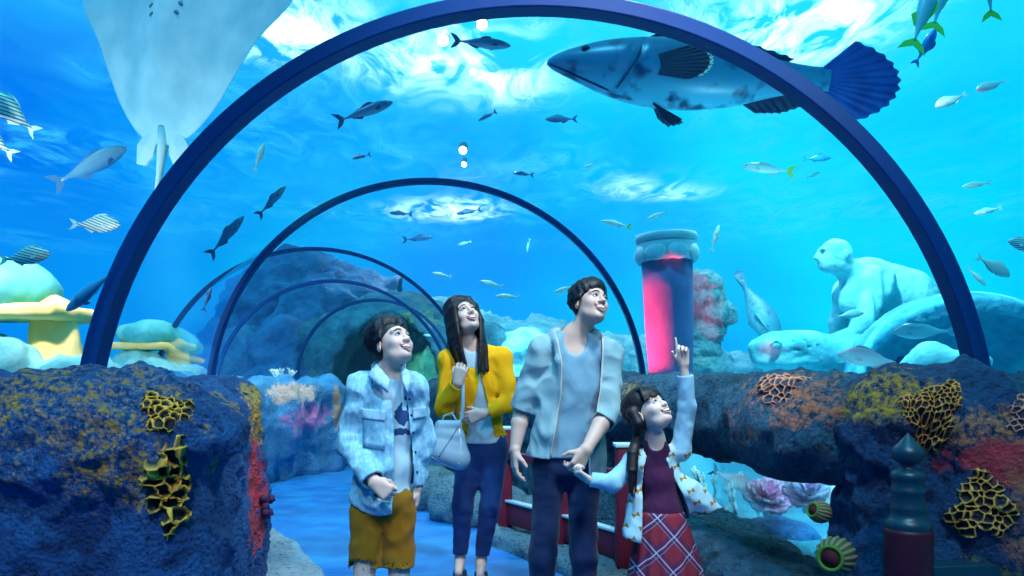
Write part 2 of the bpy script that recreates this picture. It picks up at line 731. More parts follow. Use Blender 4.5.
def left_folds(V, n):
    side = np.clip((V[:, 0]+1.45)*4, 0, 1)*np.clip((V[:, 1]-2.7)*3, 0, 1)
    return side*0.018*np.sin(V[:, 1]*17+1.5*np.sin(V[:, 2]*3))


wall_left = struct(g.build('wall_left', m_left, post=rockify(0.07, 1.6, 0.042, 5.5, 0.020, 17, 1.0, left_folds)))

# ---- the wall further along, curving with the tunnel
m_left2 = rock_mat('rock_blue_far', (0.02, 0.18, 0.40), (0.08, 0.36, 0.62), [
    ((-2.45, 9.2, 0.72), (0.22, 0.6, 0.22), (0.75, 0.25, 0.55), 2.0),
    ((-2.62, 9.1, 1.02), (0.30, 0.6, 0.14), (0.8, 0.55, 0.45), 1.6),
    ((-2.25, 9.8, 0.8), (0.06, 0.5, 0.3), (0.7, 0.38, 0.22), 1.5)], pits=0.15, bump=0.5, bscale=8)
g = Grid((-4.2, 4.0, -0.1), (-1.6, 13.2, 1.35), 0.035)
pl = [(-1.75, 4.1), (-2.75, 6.0), (-3.2, 8.0), (-2.95, 9.15), (-2.45, 10.0), (-2.75, 11.2), (-3.3, 12.6)]
for a, b in zip(pl[:-1], pl[1:]):
    wallseg(g, a, b, 0.5, -0.1, 1.16, 0.16, 0.25)
g.add(ell((-2.75, 9.0, 0.7), (0.3, 0.28, 0.5)), 0.2)
wall_far = struct(g.build('wall_far', m_left2, post=rockify(0.08, 1.4, 0.04, 4.0, 0.01, 12, 4.0,
                  lambda V, n: 0.03*np.sin(V[:, 0]*16+V[:, 1]*9))))

# ---- rock mass and overhanging beam on the east side
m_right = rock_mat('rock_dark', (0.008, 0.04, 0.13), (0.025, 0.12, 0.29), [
    ((1.30, 2.62, 1.13), (0.20, 0.3, 0.13), (0.75, 0.40, 0.03), 0.5),
    ((1.56, 2.50, 1.02), (0.22, 0.3, 0.10), (0.75, 0.28, 0.10), 0.5),
    ((1.57, 2.45, 0.93), (0.15, 0.3, 0.09), (0.80, 0.06, 0.08), 1.6),
    ((1.68, 2.45, 0.75), (0.12, 0.3, 0.25), (0.60, 0.18, 0.09), 0.6),
    ((1.56, 2.45, 0.52), (0.12, 0.3, 0.09), (0.40, 0.40, 0.06), 0.6)], bump=0.9, bscale=13, speck=0.5)
g = Grid((0.95, 2.1, -0.1), (3.4, 3.7, 1.45), 0.018)
g.add(rbox((2.34, 2.86, 0.5), (1.07, 0.27, 0.69), 0.2))
g.add(rbox((2.5, 3.3, 0.5), (0.75, 0.35, 0.67), 0.2), 0.1)
g.add(ell((1.46, 2.74, 1.02), (0.22, 0.2, 0.2)), 0.12)
g.add(ell((1.62, 2.68, 0.98), (0.30, 0.26, 0.26)), 0.1)
g.add(ell((1.64, 2.62, 0.66), (0.22, 0.20, 0.28)), 0.1)
g.add(ell((2.0, 2.6, 0.6), (0.30, 0.25, 0.6)), 0.12)
g.sub(ell((1.38, 2.46, 0.80), (0.10, 0.14, 0.30)), 0.1)
wall_right = struct(g.build('wall_right', m_right, post=rockify(0.05, 1.7, 0.042, 5.5, 0.020, 17, 9.0)))

m_beam = rock_mat('rock_beam', (0.012, 0.07, 0.13), (0.05, 0.20, 0.31), [
    ((1.16, 3.15, 1.10), (0.20, 0.42, 0.14), (0.75, 0.22, 0.09), 0.5),
    ((1.10, 3.3, 0.98), (0.2, 0.3, 0.10), (0.70, 0.20, 0.10), 0.4),
    ((0.78, 4.9, 1.1), (0.1, 0.3, 0.1), (0.7, 0.4, 0.1), 0.5)], bump=0.9, bscale=12, speck=0.6)
g = Grid((-1.9, 2.5, -0.1), (1.9, 12.8, 1.4), 0.03)
g.add(rc((1.46, 2.8, 0.985), (0.92, 5.1, 0.985), 0.215))
g.add(rc((0.92, 5.1, 0.985), (0.62, 6.0, 0.96), 0.22), 0.1)
g.add(ell((1.2, 3.35, 1.0), (0.22, 0.5, 0.2)), 0.1)
pr = [(0.80, 5.5), (0.5, 6.3), (0.0, 7.4), (-0.55, 8.9), (-1.0, 10.6), (-0.95, 12.2)]
for a, b in zip(pr[:-1], pr[1:]):
    wallseg(g, a, b, 0.5, -0.1, 1.14, 0.16, 0.2)
# sill below the viewing window
g.add(rbox((1.14, 3.75, 0.10), (0.26, 1.3, 0.28), 0.06, rotz(math.radians(4))), 0.06)
beam = struct(g.build('wall_east', m_beam, post=rockify(0.05, 1.7, 0.04, 5.5, 0.018, 14, 14.0)))

# ---- kerbs along both feet of the walls
m_kerb = rock_mat('kerb_stone', (0.16, 0.26, 0.34), (0.30, 0.42, 0.50), bump=0.5, bscale=10)
g = Grid((-2.5, 3.4, -0.1), (-0.7, 6.5, 0.3), 0.025)
for a, b in zip([(-1.12, 3.7), (-1.3, 4.3), (-1.62, 4.95)], [(-1.3, 4.3), (-1.62, 4.95), (-2.2, 5.9)]):
    wallseg(g, a, b, 0.46, -0.1, 0.12, 0.06, 0.06)
struct(g.build('kerb_left', m_kerb, post=rockify(0.015, 2, 0.006, 8, 0.002, 20, 21)))
m_kerb2 = rock_mat('kerb_rock', (0.08, 0.20, 0.27), (0.20, 0.36, 0.44), bump=0.8, bscale=12)
g = Grid((-2.0, 2.4, -0.1), (1.9, 10.5, 0.5), 0.03)
pk = [(1.3, 2.5), (1.02, 3.4), (0.66, 4.5), (-0.02, 5.75)]
for a, b in zip(pk[:-1], pk[1:]):
    wallseg(g, a, b, 0.5, -0.1, 0.1, 0.05, 0.06)
for c, r in (((-0.42, 6.55, 0.1), (0.3, 0.34, 0.26)), ((-0.12, 6.3, 0.08), (0.3, 0.3, 0.24)), ((-0.75, 7.2, 0.1), (0.32, 0.36, 0.26)),
             ((-1.0, 8.1, 0.1), (0.32, 0.5, 0.26)), ((0.25, 5.9, 0.1), (0.28, 0.3, 0.2))):
    g.add(ell(c, r), 0.08)
struct(g.build('kerb_right', m_kerb2, post=rockify(0.03, 2.5, 0.02, 6, 0.006, 18, 25)))

# ---- cave portal at the far end
m_cave = rock_mat('rock_portal', (0.03, 0.13, 0.22), (0.12, 0.34, 0.44), [((-1.4, 11.5, 2.2), (0.5, 0.8, 0.25), (0.55, 0.45, 0.12), 1.0)], pits=0.15, bump=0.8, bscale=6)
g = Grid((-4.0, 11.2, -0.1), (0.4, 15.6, 3.0), 0.05)
g.add(ell((-1.95, 13.0, 0.7), (1.75, 1.5, 1.95)))
g.add(rbox((-1.95, 13.8, 1.0), (1.9, 1.5, 1.1), 0.4), 0.3)
g.sub(ell((-1.97, 12.6, 0.75), (0.93, 2.6, 1.47)), 0.12)
struct(g.build('wall_back', m_cave, post=rockify(0.1, 1.6, 0.06, 4.0, 0.02, 12, 31)))

# ---- seabed on both sides
sand_m = mat('sand', (0.05, 0.40, 0.55), rough=0.9, vary=(0.14, 0.55, 0.66), vscale=3, bump=0.4, bscale=9)


def seabed(name, inner, outer, zfun):
    nx, ny = 60, 110
    V = []
    for j in range(ny+1):
        y = 2.0+34*(j/ny)**1.4
        xi, xo = inner(y), outer
        for i in range(nx+1):
            t = (i/nx)**1.6
            V.append((xi+(xo-xi)*t, y, 0))
    V = np.array(V)
    V[:, 2] = zfun(V)
    Q = np.array([(j*(nx+1)+i, j*(nx+1)+i+1, (j+1)*(nx+1)+i+1, (j+1)*(nx+1)+i) for j in range(ny) for i in range(nx)])
    if outer < 0:
        Q = Q[:, ::-1]
    return struct(mesh_obj(name, V, Q, sand_m))


def path_x(pts, y):
    ys = [p[1] for p in pts]
    xs = [p[0] for p in pts]
    return float(np.interp(y, ys, xs))


seabed('seabed_west', lambda y: path_x([(-2.6, 2.0), (-2.2, 4.4)]+pl[1:]+[(-3.0, 14), (-1.9, 15.5), (-1.9, 40)], y)-0.12, -22,
       lambda V: 0.92+0.08*fbm((V[:, 0], V[:, 1], V[:, 0]*0), 0.6, 4))
seabed('seabed_east', lambda y: path_x([(1.38, 2.0), (1.38, 5.0)]+pr[1:]+[(-1.0, 14), (-1.9, 15.5), (-1.9, 40)], y)+0.12, 22,
       lambda V: np.where((V[:, 1] < 6.0), 0.26+0.66*np.clip((V[:, 0]-2.6)*1.1, 0, 1), 0.92)+0.06*fbm((V[:, 0], V[:, 1], V[:, 0]*0), 0.6, 4))

# ---- reef mounds and cliffs
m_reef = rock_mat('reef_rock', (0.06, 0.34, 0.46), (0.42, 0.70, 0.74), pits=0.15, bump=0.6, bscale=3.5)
g = Grid((-2.2, 11.0, 0.5), (6.0, 17.5, 3.4), 0.07)
g.add(ell((0.4, 13.6, 0.7), (2.3, 1.6, 1.45)))
g.add(ell((-1.0, 14.6, 0.9), (1.4, 1.4, 1.75)), 0.5)
g.add(ell((2.9, 14.5, 0.7), (2.0, 1.5, 1.25)), 0.5)
g.add(ell((4.6, 15.5, 0.6), (1.4, 1.4, 1.0)), 0.5)
struct(g.build('hill_reef', m_reef, post=rockify(0.35, 0.8, 0.16, 2.2, 0.04, 7, 41)))
m_cliff = rock_mat('cliff_rock', (0.01, 0.08, 0.26), (0.06, 0.24, 0.46), pits=0.15, bump=0.6, bscale=3.0)
g = Grid((-8.5, 9.2, 0.5), (-2.6, 18.0, 5.0), 0.08)
g.add(ell((-4.6, 13.4, 0.9), (1.3, 1.5, 1.0)))
g.add(ell((-3.7, 12.6, 0.9), (0.7, 0.9, 1.1)), 0.2)
g.add(ell((-3.5, 13.8, 1.2), (1.0, 1.2, 1.7)), 0.3)
g.add(ell((-4.4, 15.8, 1.6), (2.0, 1.2, 2.1)), 0.4)
g.add(ell((-2.9, 16.4, 1.2), (1.6, 1.2, 2.0)), 0.4)
g.add(ell((-6.6, 16.8, 0.9), (1.6, 1.0, 0.9)), 0.4)
struct(g.build('hill_cliff', m_cliff, post=rockify(0.35, 0.9, 0.18, 2.0, 0.05, 6, 47)))

# ---- rippling water surface over the tank
m_surf = bpy.data.materials.new('water_surface')
m_surf.use_nodes = True
t = m_surf.node_tree
t.nodes.clear()
out = N(t, 'ShaderNodeOutputMaterial')
tcs = N(t, 'ShaderNodeTexCoord')
mp = N(t, 'ShaderNodeMapping')
mp.inputs['Scale'].default_value = (1.0, 0.55, 1.0)
mp.inputs['Rotation'].default_value = (0, 0, 0.5)
t.links.new(tcs.outputs['Object'], mp.inputs['Vector'])
n1 = N(t, 'ShaderNodeTexNoise', Scale=1.6, Detail=6.0, Roughness=0.6, Distortion=1.2)
t.links.new(mp.outputs['Vector'], n1.inputs['Vector'])
bp = N(t, 'ShaderNodeBump', Strength=1.0, Distance=0.6)
t.links.new(n1.outputs['Fac'], bp.inputs['Height'])
trl = N(t, 'ShaderNodeBsdfTranslucent')
trl.inputs['Color'].default_value = (0.75, 0.95, 1.0, 1)
t.links.new(bp.outputs['Normal'], trl.inputs['Normal'])
tra = N(t, 'ShaderNodeBsdfTransparent')
tra.inputs['Color'].default_value = (1.0, 1.0, 1.0, 1)
rr = ramp(t, [(0.40, (0.0,)*3), (0.56, (0.42,)*3), (0.72, (0.75,)*3)])
t.links.new(n1.outputs['Fac'], rr.inputs['Fac'])
nb = N(t, 'ShaderNodeTexNoise', Scale=0.22, Detail=2.0)
t.links.new(tcs.outputs['Object'], nb.inputs['Vector'])
rb_ = ramp(t, [(0.44, (0.0,)*3), (0.62, (1.0,)*3)])
t.links.new(nb.outputs['Fac'], rb_.inputs['Fac'])
sy = N(t, 'ShaderNodeSeparateXYZ')
t.links.new(tcs.outputs['Object'], sy.inputs['Vector'])
fy = N(t, 'ShaderNodeMapRange')
fy.inputs['From Min'].default_value = 24.0
fy.inputs['From Max'].default_value = 13.0
t.links.new(sy.outputs['Y'], fy.inputs['Value'])
sfac = math_node(t, 'MULTIPLY', math_node(t, 'MULTIPLY', rr.outputs['Color'], math_node(t, 'ADD', rb_.outputs['Color'], 0.12)), fy.outputs['Result'])
ms = N(t, 'ShaderNodeMixShader')
t.links.new(sfac, ms.inputs['Fac'])
t.links.new(tra.outputs[0], ms.inputs[1])
t.links.new(trl.outputs[0], ms.inputs[2])
t.links.new(ms.outputs[0], out.inputs['Surface'])
nx, ny = 110, 130
V = np.array([(-18+36*i/nx, -3+36*j/ny, 0) for j in range(ny+1) for i in range(nx+1)], float)
V[:, 2] = 4.9+0.07*fbm((V[:, 0]*1.0, V[:, 1]*0.6, V[:, 0]*0), 0.9, 3)
Q = np.array([(j*(nx+1)+i, j*(nx+1)+i+1, (j+1)*(nx+1)+i+1, (j+1)*(nx+1)+i) for j in range(ny) for i in range(nx)])
struct(mesh_obj('water_surface', V, Q, m_surf))
for loc, tgt, w_ in (((3.2, 8.6, 6.6), (3.0, 8.2, 4.9), 900), ((-0.6, 9.4, 6.8), (-0.6, 9.2, 4.9), 900),
                     ((-1.5, 17.5, 6.8), (-1.5, 17.0, 4.9), 1000), ((-2.6, 8.2, 6.4), (-2.5, 8.0, 4.9), 450), ((3.2, 15.5, 6.6), (3.0, 15.0, 4.9), 500)):
    spot('surface_spot', loc, tgt, w_, (0.8, 0.97, 1.0), 85, 1.0, 0.1)

# ================================================================== the tunnel: ribs and acrylic
RIBS = [(0.097, 3.2, 0.88, 1.895), (-0.677, 6.05, 1.04, 1.727), (-2.17, 8.3, 0.83, 1.78), (-2.355, 10.0, 0.91, 1.566), (-2.07, 11.5, 1.2, 1.18)]
m_rib = mat('rib_paint', (0.002, 0.045, 0.20), rough=0.4, spec=0.3)


def arch_pts(rib, n=64, z0=1.02, dr=0.0):
    cx, y, zc, R = rib
    pts = []
    a0 = math.asin(max(-1, min(1, (z0-zc)/R))) if zc < z0 else 0.0
    if zc > z0:
        pts.append((cx+R+dr, z0))
    for i in range(n+1):
        a = a0+(PI-2*a0)*i/n
        pts.append((cx+(R+dr)*math.cos(a), zc+(R+dr)*math.sin(a)))
    if zc > z0:
        pts.append((cx-R-dr, z0))
    return pts


def rib_dir(i):
    a = RIBS[max(0, i-1)]
    b = RIBS[min(len(RIBS)-1, i+1)]
    return a, b


def make_rib(i, wr, wy):
    rib = RIBS[i]
    inn, ou = arch_pts(rib, dr=-wr/2), arch_pts(rib, dr=wr/2)
    n = len(inn)
    vs, fs = [], []
    for k in range(n):
        for (x, z), y in ((inn[k], rib[1]-wy/2), (ou[k], rib[1]-wy/2), (ou[k], rib[1]+wy/2), (inn[k], rib[1]+wy/2)):
            vs.append((x, y, z))
    for k in range(n-1):
        for e in range(4):
            e2 = (e+1) % 4
            fs.append((k*4+e, k*4+e2, (k+1)*4+e2, (k+1)*4+e))
    fs.append((0, 3, 2, 1))
    b = (n-1)*4
    fs.append((b, b+1, b+2, b+3))
    o = mesh_obj('tunnel_rib', vs, fs, m_rib, smooth=False)
    md = o.modifiers.new('bevel', 'BEVEL')
    md.width = 0.006
    md.segments = 2
    md.limit_method = 'ANGLE'
    return o


RIB_LABELS = ['big dark blue steel arch rib framing the whole family', 'second arch rib, running down behind the tall man',
              'third arch rib, meeting the second rib above the curving wall', 'fourth arch rib, thin, in front of the blue cliffs',
              'smallest arch rib, framing the dark cave mouth']
for i, (w1, w2) in enumerate(((0.066, 0.10), (0.042, 0.08), (0.04, 0.07), (0.045, 0.07), (0.045, 0.07))):
    tag(make_rib(i, w1, w2), RIB_LABELS[i], 'arch', 'ribs of the acrylic tunnel')

m_acr = bpy.data.materials.new('acrylic')
m_acr.use_nodes = True
t = m_acr.node_tree
t.nodes.clear()
out = N(t, 'ShaderNodeOutputMaterial')
tra = N(t, 'ShaderNodeBsdfTransparent')
tra.inputs['Color'].default_value = (0.97, 0.995, 1, 1)
glo = N(t, 'ShaderNodeBsdfGlossy', Roughness=0.06)
glo.inputs['Color'].default_value = (0.9, 0.97, 1, 1)
lw = N(t, 'ShaderNodeLayerWeight', Blend=0.12)
fr = math_node(t, 'MULTIPLY', lw.outputs['Fresnel'], 0.55)
ms = N(t, 'ShaderNodeMixShader')
t.links.new(fr, ms.inputs['Fac'])
t.links.new(tra.outputs[0], ms.inputs[1])
t.links.new(glo.outputs[0], ms.inputs[2])
t.links.new(ms.outputs[0], out.inputs['Surface'])
ring = [(0.097, -1.6, 0.88, 1.895)]+RIBS
for i in range(len(ring)-1):
    a, b = ring[i], ring[i+1]
    vs, fs = [], []
    m_ = 10
    for j in range(m_+1):
        s = j/m_
        y0, y1 = a[1]+(0.0 if i else 0), b[1]
        r_ = tuple(a[q]+(b[q]-a[q])*s for q in range(4))
        for (x, z) in arch_pts((r_[0], r_[1], min(r_[2], 1.019), r_[3]), 56, dr=0.0):
            vs.append((x, r_[1], z))
    k = len(vs)//(m_+1)
    for j in range(m_):
        for q in range(k-1):
            fs.append((j*k+q, j*k+q+1, (j+1)*k+q+1, (j+1)*k+q))
    struct(mesh_obj('window_%d' % (i+1), vs, fs, m_acr))
# the viewing window under the beam
mb = MB()
mb.box((1.30, 2.75, 0.36), (1.325, 5.0, 0.92))
struct(mb.build('window_6', m_acr, smooth=False))
# ================================================================== fish
def interp(pts, t):
    return float(np.interp(t, [p[0] for p in pts], [p[1] for p in pts]))


def sm_interp(pts, t):
    """monotone-ish smooth curve through points"""
    xs = np.array([p[0] for p in pts])
    ys = np.array([p[1] for p in pts])
    i = int(np.clip(np.searchsorted(xs, t)-1, 0, len(xs)-2))
    h = xs[i+1]-xs[i]
    u = (t-xs[i])/h
    def sl(j):
        if j == 0:
            return (ys[1]-ys[0])/(xs[1]-xs[0])*1.6
        if j == len(xs)-1:
            return (ys[-1]-ys[-2])/(xs[-1]-xs[-2])
        return (ys[j+1]-ys[j-1])/(xs[j+1]-xs[j-1])
    m0, m1 = sl(i)*h, sl(i+1)*h
    return (2*u**3-3*u*u+1)*ys[i]+(u**3-2*u*u+u)*m0+(-2*u**3+3*u*u)*ys[i+1]+(u**3-u*u)*m1


def loft_body(name, Ln, top, bot, wid, m, parent, ns=26, nr=18):
    """nose at +X, tail at -X"""
    vs, fs = [], []
    for i in range(ns+1):
        t = i/ns
        t = 0.5-0.5*math.cos(PI*t)*(1.0) if False else t
        x = Ln*(0.5-t)
        a, b, w = max(sm_interp(top, t), 0.0008), min(sm_interp(bot, t), -0.0008), max(sm_interp(wid, t), 0.0008)
        zc = (a+b)/2*Ln
        for k in range(nr):
            th = 2*PI*k/nr
            z = math.cos(th)
            y = math.sin(th)
            hz = (a*Ln-zc)
            vs.append((x, Ln*w*y, zc+hz*z))
    for i in range(ns):
        for k in range(nr):
            k2 = (k+1) % nr
            fs.append((i*nr+k, i*nr+k2, (i+1)*nr+k2, (i+1)*nr+k))
    fs.append(tuple(range(nr-1, -1, -1)))
    fs.append(tuple(ns*nr+k for k in range(nr)))
    return mesh_obj(name, vs, fs, m, parent)


def fin(name, outline, th, m, parent, M=None, scallop=0.0):
    """a thin fin from an outline in x,z whose first point is on the root; a little thicker at the root"""
    pts = outline
    n = len(pts)
    cx = sum(p[0] for p in pts)/n
    cz = sum(p[1] for p in pts)/n
    vs = []
    for sgn in (1, -1):
        for p in pts:
            vs.append(Vector((p[0], sgn*th*0.25, p[1])))
        vs.append(Vector((cx, sgn*th, cz)))
    if M is not None:
        vs = [M @ v for v in vs]
    fs = []
    o2 = n+1
    for k in range(n):
        k2 = (k+1) % n
        fs.append((k, k2, n))
        fs.append((o2+k2, o2+k, o2+n))
        fs.append((k2, k, o2+k, o2+k2))
    return mesh_obj(name, vs, fs, m, parent, smooth=False)


def fish_mat(name, back, flank, belly, stripes=None, rough=0.35, zs=1.0, spots=None, spec=0.5):
    """colour from back to belly by height in the fish's own frame; stripes: (frequency along z, slope, colour, share)"""
    m = bpy.data.materials.new(name)
    m.use_nodes = True
    t = m.node_tree
    b = t.nodes['Principled BSDF']
    b.inputs['Roughness'].default_value = rough
    b.inputs['Specular IOR Level'].default_value = spec
    c = N(t, 'ShaderNodeTexCoord')
    s = N(t, 'ShaderNodeSeparateXYZ')
    t.links.new(c.outputs['Object'], s.inputs[0])
    z = math_node(t, 'ADD', math_node(t, 'MULTIPLY', s.outputs['Z'], 0.5/zs), 0.5)
    r = ramp(t, [(0.15, belly), (0.5, flank), (0.8, back)])
    t.links.new(z, r.inputs['Fac'])
    col = r.outputs['Color']
    if stripes:
        fz, sl, sc_, share = stripes
        ph = math_node(t, 'ADD', math_node(t, 'MULTIPLY', s.outputs['Z'], fz), math_node(t, 'MULTIPLY', s.outputs['X'], sl))
        w = math_node(t, 'SINE', ph)
        f = math_node(t, 'MULTIPLY', math_node(t, 'SUBTRACT', w, share), 4.0, clamp=True)
        col = mix_color(t, f, col, sc_)
    if spots:
        sc_, scale, thr = spots
        n = N(t, 'ShaderNodeTexNoise', Scale=scale, Detail=3.0)
        t.links.new(c.outputs['Object'], n.inputs['Vector'])
        f = math_node(t, 'MULTIPLY', math_node(t, 'SUBTRACT', n.outputs['Fac'], thr), 7.0, clamp=True)
        col = mix_color(t, f, col, sc_)
    t.links.new(col, b.inputs['Base Color'])
    return m


m_eye = mat('fish_eye', (0.01, 0.012, 0.02), rough=0.15, spec=0.6)
m_iris = mat('fish_iris', (0.7, 0.7, 0.55), rough=0.3)


def make_fish(kind, Ln, top, bot, wid, body_m, fin_m, tail_m, tail='fork', tail_h=0.16, dorsal=(0.28, 0.75, 0.07), anal=(0.58, 0.78, 0.05),
              pect=0.13, eye_t=0.10, eye_r=0.02):
    root = empty(kind)
    body = loft_body('body', Ln, top, bot, wid, body_m, root)
    xt = -Ln*0.46
    h = tail_h*Ln
    hp = max(interp(top, 0.94), 0.01)*Ln*0.8
    if tail == 'fork':
        o = [(xt, hp), (xt-0.08*Ln, h*0.7), (xt-0.20*Ln, h), (xt-0.13*Ln, h*0.35), (xt-0.09*Ln, 0), (xt-0.13*Ln, -h*0.35), (xt-0.20*Ln, -h), (xt-0.08*Ln, -h*0.7), (xt, -hp)]
    elif tail == 'fan':
        o = [(xt, hp), (xt-0.10*Ln, h*0.75)]+[(xt-(0.19+0.015*math.cos(a*1.6))*Ln, h*math.sin(a)*1.0) for a in np.linspace(1.35, -1.35, 9)]+[(xt-0.10*Ln, -h*0.75), (xt, -hp)]
    else:
        o = [(xt, hp), (xt-0.12*Ln, h*0.9), (xt-0.16*Ln, h*0.8), (xt-0.14*Ln, 0), (xt-0.16*Ln, -h*0.8), (xt-0.12*Ln, -h*0.9), (xt, -hp)]
    fin('tail_fin', o, 0.006*Ln, tail_m, root)
    t0, t1, dh = dorsal
    o = [(Ln*(0.5-t0), sm_interp(top, t0)*Ln*0.92)]
    for q in np.linspace(0.12, 1, 8):
        tt = t0+(t1-t0)*q
        o.append((Ln*(0.5-tt)-dh*Ln*0.25, sm_interp(top, tt)*Ln+dh*Ln*(math.sin(PI*min(1, q*1.2+0.15))**0.7 if q < 0.75 else 0.5*(1.2-q))))
    o.append((Ln*(0.5-t1), sm_interp(top, t1)*Ln*0.9))
    fin('dorsal_fin', o, 0.006*Ln, fin_m, root)
    t0, t1, dh = anal
    o = [(Ln*(0.5-t0), sm_interp(bot, t0)*Ln*0.92), (Ln*(0.5-t0-0.05)-dh*Ln*0.4, sm_interp(bot, t0)*Ln-dh*Ln), (Ln*(0.5-t1)-0.02*Ln, sm_interp(bot, t1)*Ln-dh*Ln*0.35),
         (Ln*(0.5-t1), sm_interp(bot, t1)*Ln*0.9)]
    fin('anal_fin', o, 0.006*Ln, fin_m, root)
    for s in (1, -1):
        w = sm_interp(wid, 0.27)*Ln
        M = Matrix.Translation((Ln*0.23, s*w*0.93, -0.02*Ln)) @ Matrix.Rotation(s*math.radians(-28), 4, 'Z') @ Matrix.Rotation(math.radians(-18), 4, 'Y')
        pl_ = pect*Ln
        fin('pectoral_fin', [(0, 0.018*Ln), (-pl_*0.5, pl_*0.28), (-pl_, pl_*0.12), (-pl_*0.95, -pl_*0.10), (-pl_*0.5, -pl_*0.22), (0, -0.018*Ln)], 0.004*Ln, fin_m, root, M)
        we = sm_interp(wid, eye_t)*Ln
        zt = (sm_interp(top, eye_t)*0.55+sm_interp(bot, eye_t)*0.45)*Ln*0.35+0.2*sm_interp(top, eye_t)*Ln
        e = MB().sphere((Ln*(0.5-eye_t), s*we*0.86, zt), (eye_r*Ln, eye_r*Ln*0.5, eye_r*Ln), 12, 8).build('eye', m_iris, root)
        MB().sphere((Ln*(0.5-eye_t)+0.002*Ln, s*(we*0.86+eye_r*Ln*0.32), zt), (eye_r*Ln*0.6, eye_r*Ln*0.3, eye_r*Ln*0.6), 10, 6).build('pupil', m_eye, e)
    return root


def pose_fish(root, head, tail, Y, dY=0.0, roll=0.0, L0=1.0, label=None, group=None):
    """nose at pixel head, tail tip at pixel tail; Y: depth of the middle, dY: how much deeper the nose is than the tail"""
    a, b = W(head[0], head[1], Y+dY/2), W(tail[0], tail[1], Y-dY/2)
    d = a-b
    ln = d.length
    x = d.normalized()
    upv = Vector((0, 0, 1)) if abs(x.z) < 0.85 else Vector((1, 0, 0.2))
    y = upv.cross(x).normalized()
    z = x.cross(y)
    M = Matrix((x, y, z)).transposed().to_4x4()
    # root origin is mid body; the whole fish spans 0.5 .. -0.66 of body length
    s = ln/(1.16*L0)
    c = b+d*(0.66/1.16)
    root.matrix_world = Matrix.Translation(c) @ M @ Matrix.Rotation(roll, 4, 'X') @ Matrix.Diagonal((s, s, s, 1))
    if label:
        tag(root, label, 'fish', group)
    return root


SLIM_T = [(0, 0.0), (0.06, 0.045), (0.2, 0.088), (0.4, 0.105), (0.65, 0.075), (0.85, 0.03), (0.96, 0.016), (1, 0.014)]
SLIM_B = [(0, 0.0), (0.06, -0.04), (0.2, -0.08), (0.4, -0.10), (0.65, -0.075), (0.85, -0.03), (0.96, -0.016), (1, -0.014)]
SLIM_W = [(0, 0.0), (0.06, 0.035), (0.2, 0.062), (0.4, 0.07), (0.65, 0.05), (0.85, 0.02), (0.96, 0.01), (1, 0.006)]
DEEP_T = [(0, 0.0), (0.06, 0.075), (0.2, 0.175), (0.38, 0.21), (0.6, 0.17), (0.82, 0.065), (0.95, 0.032), (1, 0.03)]
DEEP_B = [(0, 0.0), (0.06, -0.055), (0.2, -0.13), (0.4, -0.175), (0.6, -0.15), (0.82, -0.06), (0.95, -0.032), (1, -0.03)]
DEEP_W = [(0, 0.0), (0.06, 0.045), (0.2, 0.085), (0.4, 0.09), (0.65, 0.06), (0.85, 0.022), (0.96, 0.01), (1, 0.006)]

m_dark = fish_mat('fish_dark', (0.01, 0.05, 0.16), (0.02, 0.12, 0.30), (0.10, 0.35, 0.55), zs=0.12)
m_darkfin = mat('fish_dark_fin', (0.01, 0.05, 0.16), rough=0.5)
m_grey = fish_mat('fish_grey', (0.16, 0.36, 0.50), (0.10, 0.30, 0.50), (0.02, 0.14, 0.36), zs=0.16)
m_greyfin = mat('fish_grey_fin', (0.06, 0.20, 0.42), rough=0.5)
m_pale = fish_mat('fish_pale', (0.35, 0.70, 0.60), (0.70, 0.92, 0.85), (0.85, 0.95, 0.85), zs=0.10)
m_palefin = mat('fish_pale_fin', (0.65, 0.85, 0.75), rough=0.5)
m_yelfin = mat('fish_yellow_fin', (0.55, 0.75, 0.10), rough=0.5)
m_grnfin = mat('fish_green_fin', (0.25, 0.75, 0.08), rough=0.5)
m_stripe = fish_mat('fish_striped', (0.75, 0.85, 0.75), (0.85, 0.92, 0.86), (0.8, 0.9, 0.9), stripes=(100.0, 38.0, (0.01, 0.05, 0.09), 0.42), zs=0.2)
m_stripefin = mat('fish_striped_fin', (0.7, 0.85, 0.8), rough=0.5)
m_pink = fish_mat('fish_pink', (0.75, 0.35, 0.40), (0.85, 0.72, 0.76), (0.9, 0.88, 0.88), zs=0.2)
m_pinkfin = mat('fish_pink_fin', (0.75, 0.45, 0.5), rough=0.5)
m_teal = fish_mat('fish_teal', (0.10, 0.42, 0.50), (0.30, 0.62, 0.66), (0.55, 0.80, 0.80), zs=0.2)
m_tealfin = mat('fish_teal_fin', (0.15, 0.45, 0.55), rough=0.5)
m_blue = fish_mat('fish_faint_blue', (0.0, 0.14, 0.45), (0.0, 0.22, 0.6), (0.02, 0.32, 0.7), zs=0.2)
m_bluefin = mat('fish_faint_blue_fin', (0.0, 0.16, 0.5), rough=0.5)

